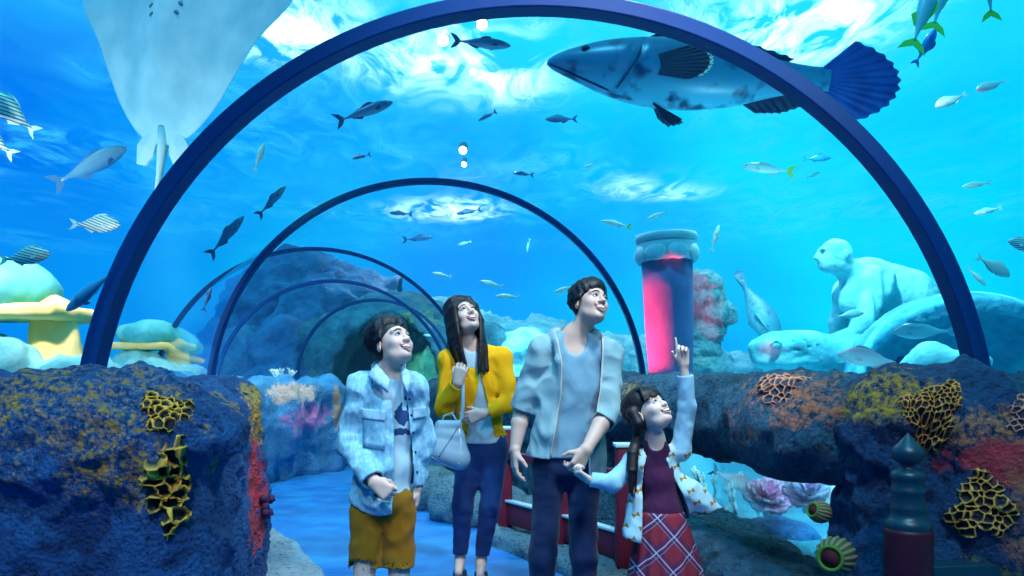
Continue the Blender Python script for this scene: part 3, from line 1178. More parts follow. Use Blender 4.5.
slim_dark = make_fish('mackerel', 1.0, SLIM_T, SLIM_B, SLIM_W, m_dark, m_darkfin, m_darkfin, dorsal=(0.35, 0.7, 0.04), anal=(0.6, 0.8, 0.03), tail_h=0.15)
slim_grey = make_fish('sea_bream', 1.0, [(t, v*1.25) for t, v in SLIM_T], [(t, v*1.25) for t, v in SLIM_B], SLIM_W, m_grey, m_greyfin, m_greyfin, tail_h=0.14, dorsal=(0.3, 0.8, 0.025))
slim_pale = make_fish('small_reef_fish', 1.0, [(t, v*1.1) for t, v in SLIM_T], [(t, v*1.1) for t, v in SLIM_B], SLIM_W, m_pale, m_palefin, m_palefin, dorsal=(0.35, 0.75, 0.03), anal=(0.6, 0.8, 0.03), tail_h=0.12)
slim_yel = make_fish('yellowtail_fish', 1.0, SLIM_T, SLIM_B, SLIM_W, m_pale, m_palefin, m_yelfin, tail_h=0.14, dorsal=(0.35, 0.75, 0.04))
slim_grn = make_fish('green_tailed_fish', 1.0, SLIM_T, SLIM_B, SLIM_W, m_teal, m_grnfin, m_grnfin, tail_h=0.17, dorsal=(0.35, 0.75, 0.04))
striped = make_fish('striped_fish', 1.0, DEEP_T, DEEP_B, DEEP_W, m_stripe, m_stripefin, m_stripefin, tail_h=0.13, dorsal=(0.25, 0.8, 0.035), anal=(0.58, 0.8, 0.035))
pinkish = make_fish('snapper', 1.0, [(t, v*0.78) for t, v in DEEP_T], [(t, v*0.8) for t, v in DEEP_B], DEEP_W, m_pink, m_pinkfin, m_darkfin, tail_h=0.15, dorsal=(0.25, 0.75, 0.04))
tealish = make_fish('surgeonfish', 1.0, [(t, v*0.85) for t, v in DEEP_T], [(t, v*0.85) for t, v in DEEP_B], DEEP_W, m_teal, m_tealfin, m_tealfin, tail_h=0.13, dorsal=(0.25, 0.75, 0.04))
bluish = make_fish('blue_fish', 1.0, [(t, v*0.7) for t, v in DEEP_T], [(t, v*0.7) for t, v in DEEP_B], DEEP_W, m_blue, m_bluefin, m_bluefin, tail_h=0.13)

G1, G2, G3, G4, G5 = ('dark slim fish over the tunnel', 'grey sea breams', 'small pale fish in mid water', 'white fish with dark stripes', 'fish with bright green tails')
used = set()


def put(proto, head, tail, Y, label, group=None, dY=0.0, roll=0.0):
    o = proto
    if proto.name in used:
        o = dup(proto)
    used.add(proto.name)
    return pose_fish(o, head, tail, Y, dY, roll, 1.0, label, group)


# dark slim fish
put(slim_dark, (511, 46), (450, 40), 5.6, 'dark slim fish just under the top of the big arch', G1, 0.1)
put(slim_dark, (393, 102), (334, 122), 5.0, 'dark blue fish swimming upwards below the big arch, tail down', G1, 0.1)
put(slim_dark, (600, 17), (556, 6), 5.4, 'dark fish crossing behind the crown of the big arch', G1)
put(slim_dark, (478, 121), (497, 111), 7.5, 'tiny dark fish below the fish under the arch top', G1)
put(slim_dark, (352, 159), (371, 154), 8.0, 'tiny dark fish over the second arch, nose down', G1)
put(slim_dark, (513, 173), (534, 175), 7.5, 'small dark fish hovering over the crown of the second arch', G1)
put(slim_dark, (286, 186), (257, 217), 6.0, 'thin dark fish diagonal between the first and second arches', G1)
put(slim_dark, (244, 216), (208, 257), 5.2, 'dark fish swimming steeply up beside the big arch leg', G1)
put(slim_dark, (211, 287), (203, 312), 6.5, 'small dark fish upright next to the light beam', G1)
put(slim_dark, (389, 213), (413, 214), 11.0, 'small dark fish inside the second arch, under its crown towards the boy', G1)
put(slim_dark, (456, 214), (482, 209), 11.0, 'small dark fish inside the second arch, under its crown above the woman', G1)
put(slim_dark, (433, 237), (402, 240), 11.0, 'thin dark fish inside the second arch at mid height', G1)
# grey breams
put(slim_grey, (127, 147), (50, 186), 4.0, 'large grey fish with blunt nose under the stingray', G2, 0.2, 0.4)
put(slim_grey, (66, 311), (118, 268), 4.4, 'grey fish half hidden by the leg of the big arch', G2, 0.1, 0.4)
put(slim_grey, (545, 119), (578, 119), 6.4, 'faint grey fish under the nose of the giant grouper', G2)
# striped
put(striped, (-14, 92), (38, 134), 3.6, 'striped fish cut by the frame, upper of the pair', G4)
put(striped, (-34, 118), (16, 157), 3.5, 'striped fish cut by the frame, lower of the pair', G4)
put(striped, (121, 225), (69, 224), 4.2, 'striped fish between the grey fish and the big arch', G4)
put(striped, (51, 254), (-2, 260), 4.0, 'striped fish above the domed ruin beside the frame edge', G4)
put(striped, (935, 107), (968, 93), 6.0, 'striped fish close behind the grouper tail', G4, roll=0.5)
put(striped, (976, 91), (1007, 80), 6.4, 'striped fish leading away from the grouper tail, farther one', G4, roll=0.5)
put(striped, (1010, 277), (976, 256), 5.4, 'striped fish just outside the big arch, beside the statue', G4)
put(striped, (1008, 241), (1046, 252), 4.6, 'striped fish cut by the frame near the statue', G4)
# green tails, upright
put(slim_grn, (936, -26), (911, 52), 4.4, 'green tailed fish swimming straight up, lower of two together', G5, 0.1)
put(slim_grn, (950, -40), (932, 34), 4.7, 'green tailed fish swimming straight up beside the other', G5, 0.1)
put(bluish, (936, 28), (914, 66), 5.2, 'small deep blue fish below the green tailed pair')
put(slim_grn, (985, -50), (992, 22), 4.4, 'green tailed fish alone at the frame corner', G5)
# yellowtail and pale ones
put(slim_yel, (741, 166), (796, 172), 5.2, 'white fish with yellow tail below the grouper belly')
put(bluish, (831, 158), (802, 159), 7.0, 'faint blue fish behind the white yellow tailed fish')
put(slim_yel, (601, 221), (632, 227), 8.0, 'yellow green fish near the second arch, above the column')
put(slim_pale, (647, 220), (668, 210), 8.0, 'small pale fish slanting up next to the yellow green fish', G3)
put(slim_pale, (719, 225), (711, 252), 6.4, 'white fish hanging upright beside the red lit column', G3)
put(slim_pale, (458, 245), (472, 241), 11.0, 'tiny white fish above the long haired woman', G3)
put(slim_pale, (527, 252), (530, 238), 10.5, 'tiny upright pale fish in the bright beam', G3)
put(slim_pale, (432, 273), (452, 277), 9.5, 'pale fish hovering just over the head of the long haired woman', G3)
put(slim_pale, (480, 281), (504, 287), 9.0, 'pale fish between the woman and the tall man, higher one', G3)
put(slim_pale, (496, 296), (521, 297), 8.6, 'plump white fish between the woman and the tall man, lower one', G3)
put(slim_pale, (554, 293), (577, 285), 8.0, 'pale fish at the hair of the tall man', G3)
put(slim_pale, (264, 143), (254, 172), 5.6, 'small pale fish with yellow tail near the big arch', G3)
put(slim_pale, (583, 168), (596, 162), 9.0, 'tiny white fish far above the tall man', G3)
put(slim_pale, (962, 187), (992, 182), 7.0, 'pale streak of a fish outside the big arch, highest of three', G3)
put(slim_pale, (974, 214), (1003, 207), 6.6, 'pale fish outside the big arch, middle of three', G3)
put(slim_pale, (986, 286), (966, 266), 5.6, 'pale fish half behind the leg of the big arch', G3)
put(slim_pale, (820, 172), (806, 178), 12.0, 'tiny pale fish far behind the yellow tailed fish', G3)
put(slim_pale, (423, 335), (437, 337), 11.0, 'tiny pale fish near the cave', G3)
# round the turtle
put(pinkish, (837, 354), (905, 364), 4.6, 'pinkish white fish with dark tail in front of the turtle neck')
put(tealish, (892, 332), (958, 331), 5.0, 'pale teal fish in front of the turtle shell', None, 0.2)
put(tealish, (864, 313), (834, 317), 6.0, 'pale fish crossing the arm of the stone giant')
# behind the low viewing window
put(pinkish, (757, 494), (710, 468), 5.2, 'white fish with red gill behind the low window')
m_zebra = fish_mat('fish_banded', (0.03, 0.05, 0.10), (0.05, 0.08, 0.14), (0.1, 0.14, 0.2), stripes=(0.0, 40.0, (0.7, 0.85, 0.9), 0.35), zs=0.2)
zebra = make_fish('banded_fish', 1.0, DEEP_T, DEEP_B, DEEP_W, m_zebra, m_darkfin, m_palefin, tail_h=0.15)
put(zebra, (744, 533), (781, 544), 4.25, 'small dark banded fish with white tail low behind the window')

# ------------------------------------------------------------------ giant grouper
m_group = fish_mat('grouper_skin', (0.02, 0.15, 0.28), (0.04, 0.27, 0.46), (0.12, 0.64, 0.82), zs=0.15, spots=((0.008, 0.06, 0.17), 13.0, 0.53))
m_gfin = mat('grouper_fin', (0.006, 0.035, 0.10), rough=0.5, bump=0.4, bscale=30)
m_gtail = mat('grouper_tail', (0.01, 0.06, 0.30), rough=0.5, vary=(0.015, 0.10, 0.42), vscale=14)
gr = empty('grouper', label='giant mottled grouper swimming above the tunnel behind the big arch', cat='fish')
gT = [(0, 0.012), (0.03, 0.034), (0.10, 0.062), (0.2, 0.090), (0.33, 0.108), (0.5, 0.112), (0.68, 0.088), (0.82, 0.060), (0.93, 0.046), (1, 0.046)]
gB = [(0, -0.004), (0.03, -0.022), (0.10, -0.050), (0.2, -0.088), (0.33, -0.120), (0.5, -0.128), (0.68, -0.104), (0.82, -0.066), (0.93, -0.046), (1, -0.044)]
gW = [(0, 0.006), (0.03, 0.035), (0.10, 0.065), (0.2, 0.092), (0.33, 0.108), (0.5, 0.102), (0.68, 0.072), (0.82, 0.040), (0.93, 0.022), (1, 0.015)]
gb = loft_body('body', 1.0, gT, gB, gW, m_group, gr, 90, 48)


def g_side(t_, z, s):
    a_, b_1, w_ = sm_interp(gT, t_), sm_interp(gB, t_), sm_interp(gW, t_)
    zc, hz = (a_+b_1)/2, (a_-b_1)/2
    return Vector((0.5-t_, s*w_*math.sqrt(max(1-((z-zc)/hz)**2, 0.0)), z))


for v in gb.data.vertices:        # gill cover edge and brow
    x, y, z = v.co
    t_ = 0.5-x
    gx = 0.335-1.6*z*z-0.5*(0.07-z)
    if abs(z) < 0.10:
        v.co.y -= math.copysign(math.exp(-((t_-gx)/0.010)**2)*0.010-math.exp(-((t_-gx+0.022)/0.014)**2)*0.006, y)


def smooth_loop(pts, n=4):
    out_ = []
    m = len(pts)
    for i in range(m):
        p0, p1, p2, p3 = pts[i-1], pts[i], pts[(i+1) % m], pts[(i+2) % m]
        for j in range(n):
            q = j/n
            out_.append(tuple(0.5*(2*p1[k]+(-p0[k]+p2[k])*q+(2*p0[k]-5*p1[k]+4*p2[k]-p3[k])*q*q+(-p0[k]+3*p1[k]-3*p2[k]+p3[k])*q**3) for k in (0, 1)))
    return out_


def rayed_fin(name, root, tip, th, m, parent, M=None, nu=30, nv=10, waves=13, scal=0.0):
    """a fan of fin rays between a root line and a tip line (lists of x,z), rippled by its rays"""
    def at(line, u):
        xs = np.linspace(0, 1, len(line))
        return np.array((np.interp(u, xs, [q[0] for q in line]), np.interp(u, xs, [q[1] for q in line])))
    tip = [tuple(q) for q in tip]
    vs, fs = [], []
    for sgn in (1, -1):
        for i in range(nu+1):
            u = i/nu
            r0, r1 = at(root, u), at(tip, u)
            for j in range(nv+1):
                v = j/nv
                q = r0+(r1-r0)*v*(1+scal*math.sin(u*PI*waves*2)*v)
                y = sgn*th*(1-0.75*v)+0.35*th*math.sin(u*PI*waves*2)*v
                vs.append(Vector((q[0], y, q[1])))
    o2 = (nu+1)*(nv+1)
    for i in range(nu):
        for j in range(nv):
            q = i*(nv+1)+j
            fs.append((q, q+1, q+nv+2, q+nv+1))
            fs.append((o2+q, o2+q+nv+1, o2+q+nv+2, o2+q+1))
    for i in range(nu):
        q = i*(nv+1)+nv
        fs.append((q, o2+q, o2+q+nv+1, q+nv+1))
    for j in range(nv):
        fs.append((j, o2+j, o2+j+1, j+1))
        q = nu*(nv+1)+j
        fs.append((q, q+1, o2+q+1, o2+q))
    if M is not None:
        vs = [M @ v for v in vs]
    return mesh_obj(name, vs, fs, m, parent)


arc = lambda cx, cz, rx, rz, a0, a1, n=14: [(cx+rx*math.cos(a), cz+rz*math.sin(a)) for a in np.linspace(a0, a1, n)]
rayed_fin('tail_fin', [(-0.47, 0.044), (-0.49, 0.0), (-0.47, -0.042)], arc(-0.44, -0.004, -0.30, 0.150, math.radians(66), math.radians(-66)), 0.010, m_gtail, gr, None, 50, 12, 12, 0.02)
rayed_fin('dorsal_fin', [(0.16, 0.100), (0.0, 0.104), (-0.2, 0.082), (-0.34, 0.050)], [(0.13, 0.118), (0.0, 0.134), (-0.2, 0.108), (-0.37, 0.066)], 0.008, m_gfin, gr, None, 40, 6, 11, 0.1)
rayed_fin('anal_fin', [(-0.21, -0.094), (-0.30, -0.066), (-0.41, -0.044)], [(-0.26, -0.122), (-0.35, -0.116), (-0.44, -0.082)], 0.010, m_gfin, gr, None, 30, 6, 7, 0.04)
m_gpec = mat('grouper_pectoral', (0.012, 0.045, 0.10), rough=0.5, vary=(0.03, 0.06, 0.11), vscale=18)
for s in (1, -1):
    M = Matrix.Translation((0.075, s*0.109, 0.015)) @ Matrix.Rotation(s*math.radians(-9), 4, 'Z') @ Matrix.Rotation(math.radians(6), 4, 'Y')
    tipl = arc(-0.055, 0.0, -0.085, 0.054, math.radians(88), math.radians(-88))
    pf = rayed_fin('pectoral_fin', [(0.035, 0.034), (0.02, 0.0), (0.035, -0.034)], tipl, 0.007, m_gpec, gr, M, 44, 10, 11, 0.02)
    rayed_fin('fin_margin', [(p_[0]+0.004, p_[1]*0.97) for p_ in arc(-0.055, 0.0, -0.085, 0.054, math.radians(60), math.radians(-60))],
              [(p_[0]-0.007, p_[1]) for p_ in arc(-0.055, 0.0, -0.085, 0.054, math.radians(60), math.radians(-60))], 0.0035, m_palefin, pf, M, 44, 3, 11, 0.3)
    M = Matrix.Translation((0.115, s*0.050, -0.112)) @ Matrix.Rotation(s*math.radians(26), 4, 'X') @ Matrix.Rotation(math.radians(-12), 4, 'Y')
    rayed_fin('pelvic_fin', [(0.03, 0.010), (-0.01, 0.0), (-0.02, -0.010)], [(-0.115, -0.028), (-0.125, -0.045), (-0.095, -0.062), (-0.05, -0.045)], 0.007, m_gfin, gr, M, 20, 8, 5, 0.03)
    e = MB().sphere(g_side(0.135, 0.052, s), (0.015, 0.009, 0.013), 14, 9).build('eye', m_gfin, gr)
    MB().sphere(g_side(0.135, 0.052, s)+Vector((0.001, s*0.006, 0.001)), (0.008, 0.004, 0.007), 10, 6).build('pupil', m_eye, e)
    MB().tube([g_side(t_, 0.003-0.36*t_, s)+Vector((0, s*0.0005, 0)) for t_ in np.linspace(0.004, 0.235, 16)], [0.0025]+[0.0045]*13+[0.003, 0.001], 8).build('mouth', m_gfin, gr)
    MB().tube([g_side(0.335-1.6*z*z-0.5*(0.07-z), z, s) for z in np.linspace(0.072, -0.075, 16)], [0.001]+[0.0026]*14+[0.001], 8).build('gill_edge', m_gfin, gr)
pose_fish(gr, (547, 64), (876, 84), 5.2, 0.15, roll=-0.30)

# ------------------------------------------------------------------ stingray, belly to the visitors
m_ray = mat('ray_belly', (0.26, 0.56, 0.66), rough=0.6, vary=(0.42, 0.72, 0.78), vscale=3.5)
m_rayslit = mat('ray_slit', (0.06, 0.16, 0.26), rough=0.7)
m_rayfin = mat('ray_fin', (0.42, 0.66, 0.70), rough=0.6)
ry = empty('stingray', label='huge pale stingray showing its belly outside the big arch', cat='stingray')
out_r = [(0, 1.0), (0.25, 0.93), (0.55, 0.72), (0.85, 0.42), (1.0, 0.18), (1.02, 0.08), (0.96, -0.02), (0.80, -0.20), (0.66, -0.42), (0.52, -0.62), (0.36, -0.78), (0.2, -0.88), (0.0, -0.92)]
out_c = []
for i in range(len(out_r)-1):
    for q in (0, 0.25, 0.5, 0.75):
        a, b = out_r[i], out_r[i+1]
        p0, p3 = out_r[max(i-1, 0)], out_r[min(i+2, len(out_r)-1)]
        if i == 0:
            p0 = (-b[0], b[1])
        if i == len(out_r)-2:
            p3 = (-a[0], a[1])
        out_c.append(tuple(0.5*((2*a[k])+(-p0[k]+b[k])*q+(2*p0[k]-5*a[k]+4*b[k]-p3[k])*q*q+(-p0[k]+3*a[k]-3*b[k]+p3[k])*q**3) for k in (0, 1)))
out_c.append(out_r[-1])
full = out_c+[(-p[0], p[1]) for p in out_c[-2:0:-1]]
n = len(full)
vs, fs = [], []
rr_ = [1.0, 0.985, 0.93, 0.8, 0.62, 0.42, 0.2]
for sgn in (1, -1):
    for q in rr_:
        for p in full:
            x, z = p[0]*q, p[1]*q
            rib = math.exp(-(x/0.28)**2)
            th = (1-q**2)*(0.06+0.10*rib)+0.0
            wave = 0.05*abs(x)**2*math.sin(z*4+x)
            vs.append((x*1.0, -sgn*th+wave, z))
    vs.append((0, -sgn*0.16, 0))
m1 = len(rr_)*n+1
for s_, off in ((0, 0), (1, m1)):
    for i in range(len(rr_)-1):
        for k in range(n):
            k2 = (k+1) % n
            q = (off+i*n+k, off+i*n+k2, off+(i+1)*n+k2, off+(i+1)*n+k)
            fs.append(q if s_ else q[::-1])
    for k in range(n):
        k2 = (k+1) % n
        q = (off+(len(rr_)-1)*n+k, off+(len(rr_)-1)*n+k2, off+m1-1)
        fs.append(q if s_ else q[::-1])
for k in range(n):
    k2 = (k+1) % n
    fs.append((k, k2, m1+k2, m1+k)[::-1])
mesh_obj('body', vs, fs, m_ray, ry)


def ray_front(x, z):
    q = max(abs(x)/0.9, abs(z)/0.95)
    return -((1-q**2)*(0.06+0.10*math.exp(-(x/0.28)**2)))+0.05*abs(x)**2*math.sin(z*4+x)


for s in (1, -1):
    for k in range(5):
        x, z = s*(0.21-0.022*k), 0.16-0.062*k
        MB().sphere((x, ray_front(x, z)+0.004, z), (0.026, 0.012, 0.009), 10, 6, Matrix.Rotation(s*0.5, 3, 'Y')).build('gill_slit', m_rayslit, ry)
    MB().sphere((s*0.07, ray_front(s*0.07, 0.34), 0.34), (0.024, 0.012, 0.014), 10, 6).build('nostril', m_rayslit, ry)
    pv = [(s*0.05, -0.80), (s*0.14, -0.78), (s*0.26, -0.92), (s*0.24, -1.05), (s*0.15, -1.06), (s*0.08, -0.98)]
    fin('pelvic_fin', pv, 0.03, m_rayfin, ry)
mbt = MB()
mbt.tube([(0.0, 0, -0.80), (0, 0.0, -0.95), (-0.01, 0.01, -1.1), (-0.03, 0.02, -1.25), (-0.06, 0.03, -1.42)], [0.05, 0.036, 0.024, 0.014, 0.004], 12)
mbt.build('tail', m_rayfin, ry)
mb = MB()
mb.tube([(-0.07, ray_front(0.07, 0.28)-0.002, 0.28), (0, ray_front(0, 0.29)-0.004, 0.295), (0.07, ray_front(0.07, 0.28)-0.002, 0.28)], 0.010, 8)
mb.build('mouth', m_rayslit, ry)
a, b = W(163, 146, 4.1), W(181, 10, 4.1)
zax = (b-a).normalized()
yax = Vector((0.35, 0.9, 0.25))
yax = (yax-zax*yax.dot(zax)).normalized()
xax = yax.cross(zax)
sc_ = 0.80
b = a+zax*0.92*sc_
ry.matrix_world = Matrix.Translation(b) @ Matrix((xax, yax, zax)).transposed().to_4x4() @ Matrix.Diagonal((sc_*0.84, sc_, sc_, 1))
# ================================================================== things in the tank
m_stone = mat('statue_stone', (0.10, 0.52, 0.60), rough=0.8, vary=(0.26, 0.72, 0.76), vscale=5, bump=0.5, bscale=22)  # cyan cast of the water is put into both stone colours
m_stone2 = mat('turtle_stone', (0.05, 0.40, 0.50), rough=0.8, vary=(0.14, 0.56, 0.64), vscale=4, bump=0.6, bscale=20)


def V3(px, py, Y):
    return np.array(W(px, py, Y))


# ---- stone giant leaning on the turtle
def R_(x):
    return x/F*7.2


g = Grid((2.75, 6.2, 0.75), (5.1, 8.2, 2.75), 0.02)
Y0 = 7.2
hd = V3(836, 255, Y0-0.15)
g.add(ell(hd, (R_(15.5), R_(13), R_(16)), np.array(Matrix.Rotation(0.25, 3, 'Y'))))
g.add(ell(hd+np.array([-R_(9), 0, -R_(8)]), (R_(8), R_(9), R_(9))), 0.05)          # jaw
g.add(rc(hd+np.array([-R_(17), 0, R_(3)]), hd+np.array([-R_(20), 0, -R_(3)]), R_(1.6), R_(2.6)), 0.03)  # nose
g.add(rc(hd+np.array([-R_(15), -R_(6), R_(5)]), hd+np.array([-R_(15), R_(6), R_(5)]), R_(2.2)), 0.02)    # brow
for s in (-1, 1):
    g.sub(ell(hd+np.array([-R_(15.5), s*R_(5), R_(1.2)]), R_(1.6)), 0.03)
    g.add(ell(hd+np.array([R_(5), s*R_(13.5), -R_(1)]), (R_(3.5), R_(2), R_(5))), 0.01)
g.add(rc(hd+np.array([-R_(15.5), -R_(4), -R_(7.2)]), hd+np.array([-R_(15.5), R_(4), -R_(7.2)]), R_(1.5)), 0.01)
g.add(rc(hd+np.array([-R_(15), -R_(4), -R_(10)]), hd+np.array([-R_(15), R_(4), -R_(10)]), R_(1.5)), 0.01)
g.add(rc(hd+np.array([R_(3), 0, -R_(10)]), V3(866, 281, Y0), R_(10), R_(13)), 0.06)    # neck
g.add(rc(V3(868, 284, Y0), V3(905, 300, Y0+0.05), R_(26), R_(30)), 0.12)             # upper back
g.add(rc(V3(900, 302, Y0+0.05), V3(925, 335, Y0+0.1), R_(27), R_(24)), 0.12)
g.add(ell(V3(858, 300, Y0-0.12), (R_(18), R_(18), R_(17))), 0.10)                     # chest
for s, sh, el, ha in ((-1, (880, 283), (862, 325), (842, 352)), (1, (848, 292), (838, 325), (836, 356))):
    o = -0.30 if s < 0 else 0.28
    g.add(ell(V3(sh[0], sh[1], Y0+o), (R_(15), R_(14), R_(15))), 0.08)
    g.add(rc(V3(sh[0], sh[1], Y0+o), V3(el[0], el[1], Y0+o*1.25), R_(12), R_(9)), 0.06)
    g.add(rc(V3(el[0], el[1], Y0+o*1.25), V3(ha[0], ha[1], Y0+o), R_(9), R_(6)), 0.04)
    for k in range(4):
        g.add(rc(V3(ha[0], ha[1], Y0+o), V3(ha[0]-7+3*k, ha[1]+11, Y0+o+(k-1.5)*0.05), R_(3.2), R_(2.2)), 0.02)
    g.add(rc(V3(ha[0], ha[1], Y0+o), V3(ha[0]+6, ha[1]+7, Y0+o-0.08), R_(3), R_(2.2)), 0.02)
for k in range(3):                                                                    # muscle furrows down the back
    g.sub(rc(V3(872+14*k, 270+5*k, Y0-0.40), V3(880+12*k, 318+4*k, Y0-0.42), 0.035, 0.02), 0.06)
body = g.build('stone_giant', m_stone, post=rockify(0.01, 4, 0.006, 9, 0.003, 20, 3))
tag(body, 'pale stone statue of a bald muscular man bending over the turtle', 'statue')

# ---- stone turtle
tu = empty('stone_turtle', W(880, 372, 7.0), 'huge carved stone sea turtle behind the rock wall, facing the red column', 'statue')
toff = np.array(W(880, 372, 7.0))


class Off:
    pass


def tadd(g, prim, k=0.0):
    d, lo, hi = prim
    g.add((d, lo, hi), k)


g = Grid((1.9, 6.0, 0.7), (3.9, 8.0, 1.75), 0.018)
Y0 = 6.9
g.add(rc(V3(775, 351, Y0), V3(808, 354, Y0), 0.15, 0.20), 0.0)
g.add(ell(V3(790, 346, Y0), (0.34, 0.22, 0.13)), 0.08)
g.add(ell(V3(788, 362, Y0), (0.31, 0.20, 0.09)), 0.06)
g.add(rc(V3(752, 347, Y0), V3(756, 356, Y0), 0.03, 0.04), 0.08)
g.add(rc(V3(822, 358, Y0), V3(880, 346, Y0+0.05), 0.17, 0.26), 0.1)
for a_, b_3 in (((748, 358, -0.06), (762, 360, -0.19)), ((762, 360, -0.19), (788, 362, -0.215)), ((788, 362, -0.215), (808, 355, -0.21))):
    g.sub(rc(V3(a_[0], a_[1], Y0+a_[2]), V3(b_3[0], b_3[1], Y0+b_3[2]), 0.017), 0.02)
for a_, b_3 in (((790, 338), (800, 352)), ((800, 336), (812, 350)), ((792, 350), (812, 346)), ((778, 337), (786, 345)), ((812, 338), (822, 352))):
    g.sub(rc(V3(a_[0], a_[1], Y0-0.19), V3(b_3[0], b_3[1], Y0-0.21), 0.010), 0.012)
for k in range(7):
    x = 828+7*k
    g.sub(rc(V3(x, 336-k*1.2, Y0-0.20), V3(x+3, 374, Y0-0.32), 0.012, 0.016), 0.03)
o = g.build('head', m_stone2, tu, post=lambda V, Q: rockify(0.008, 4, 0.006, 12, 0.004, 22, 5)(V, Q)-toff)
for s in (-1, 1):
    c = V3(775, 345, Y0+s*0.20)-toff
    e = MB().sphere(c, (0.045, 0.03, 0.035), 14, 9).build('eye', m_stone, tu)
    MB().tube([c+np.array([-0.055, s*0.012, -0.002]), c+np.array([0, s*0.02, 0.04]), c+np.array([0.055, s*0.012, 0.0])], [0.006, 0.014, 0.006], 8).build('eyelid', m_stone2, e)
# carapace: a thick tilted dish with a rim
m_shell_shade = mat('shell_stone_shaded', (0.01, 0.24, 0.38), rough=0.85, vary=(0.05, 0.36, 0.48), vscale=5, bump=0.8, bscale=14)  # turtle stone made darker; the dish's shade is in this colour
g = Grid((2.6, 5.6, 0.75), (5.0, 7.4, 2.2), 0.02)
cs = V3(968, 374, 6.3)
tilt = np.array(Matrix.Rotation(math.radians(-12), 3, 'Y') @ Matrix.Rotation(math.radians(-14), 3, 'X'))
g.add(ell(cs+np.array([0, 0.2, 0]), (0.92, 0.56, 0.70), tilt))
g.cut((g.P()[1]-cs[1]-0.1)*-1-0.18*(g.P()[2]-cs[2]))
g.sub(ell(cs+np.array([0.02, 0.05, -0.03]), (0.84, 0.24, 0.62), tilt), 0.03)
for k in range(7):
    a_ = math.radians(20+24*k)
    g.sub(rc(cs+np.array([0.1*math.cos(a_), 0.27, 0.1*math.sin(a_)]), cs+np.array([0.78*math.cos(a_), 0.17, 0.58*math.sin(a_)]), 0.014), 0.02)
g.cut(0.80-g.P()[2])
ca = g.build('carapace', m_shell_shade, tu, post=lambda V, Q: rockify(0.012, 4, 0.012, 6, 0.004, 20, 8)(V, Q)-toff)
rimp = []
for k in range(30):
    a_ = PI*(1.0*k/29)
    q = cs+tilt @ np.array([0.885*math.cos(a_), 0.0, 0.67*math.sin(a_)])
    rimp.append(q-toff)
MB().tube(rimp, [0.03]+[0.042]*28+[0.03], 12).build('shell_rim', m_stone2, ca)
# front flipper spreading over the sand
g = Grid((2.8, 4.9, 0.75), (4.8, 6.6, 1.7), 0.02)
g.add(rc(V3(905, 372, 6.1), V3(930, 360, 5.8), 0.10, 0.12))
g.add(rc(V3(930, 360, 5.8), V3(985, 362, 5.5), 0.11, 0.05), 0.1)
g.add(rc(V3(930, 364, 5.8), V3(975, 372, 5.6), 0.09, 0.05), 0.08)
for k in range(4):
    g.sub(rc(V3(915+14*k, 345+2*k, 5.70-0.05*k), V3(930+14*k, 372, 5.60-0.05*k), 0.016), 0.03)
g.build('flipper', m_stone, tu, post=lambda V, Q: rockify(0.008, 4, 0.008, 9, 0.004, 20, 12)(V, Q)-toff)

# ---- carved column, lit red from below
m_col = mat('column_stone', (0.12, 0.14, 0.32), rough=0.7, vary=(0.17, 0.20, 0.40), vscale=3, bump=0.3, bscale=14)
m_cap = mat('column_capital', (0.30, 0.58, 0.64), rough=0.7, vary=(0.42, 0.68, 0.72), vscale=4, bump=0.3, bscale=14)
Yc = 7.0
cb = W(672, 384, Yc)
co = empty('carved_column', (cb.x, cb.y, 0.93), 'thick round column with petal capital, glowing red on one side', 'column')
s1 = F/Yc
zt = lambda py: EYE-(py-HOR)/s1-0.93
MB().lathe([(0.20, 0.0), (0.205, zt(360)), (0.22, zt(330)), (0.228, zt(290)), (0.232, zt(262))], 40).build('shaft', m_col, co)
lean = None
cap = MB().lathe([(0.232, zt(262)), (0.262, zt(261)), (0.27, zt(255)), (0.272, zt(246)), (0.268, zt(243))], 40).build('capital', m_cap, co)
b = MB()
for k in range(8):
    a = 2*PI*k/8+0.2
    b.sphere((0.262*math.cos(a), 0.262*math.sin(a), zt(255)), (0.035, 0.105, 0.075), 14, 9, Matrix.Rotation(a, 3, 'Z'))
b.build('petal_band', m_cap, cap)
b = MB()
pr_ = []
for k in range(29):
    a = 2*PI*k/28
    pr_.append((0.27*math.cos(a), 0.27*math.sin(a), zt(239)))
b.lathe([(0.262, zt(243)), (0.280, zt(242)), (0.284, zt(238)), (0.276, zt(235)), (0.25, zt(234.5))], 40)
b.build('rim', m_cap, co)
co.rotation_euler.y = math.radians(-2)

# ---- coral stack beside the column
m_stack = rock_mat('coral_stack', (0.03, 0.32, 0.44), (0.20, 0.62, 0.70), pits=0.3, bump=1.2, bscale=5)
g = Grid((1.55, 7.1, 0.8), (2.45, 8.6, 2.35), 0.025)
for px, py, r in ((704, 285, 17), (707, 300, 19), (712, 316, 20), (708, 332, 17), (704, 350, 16), (700, 368, 22), (722, 312, 12), (696, 312, 12)):
    g.add(ell(V3(px, py, 7.8), (r/97, r/97, 0.13)), 0.05)
tag(g.build('coral_stack', m_stack, post=rockify(0.06, 3, 0.05, 7, 0.012, 18, 61)), 'ragged teal coral stack standing next to the red lit column', 'coral')

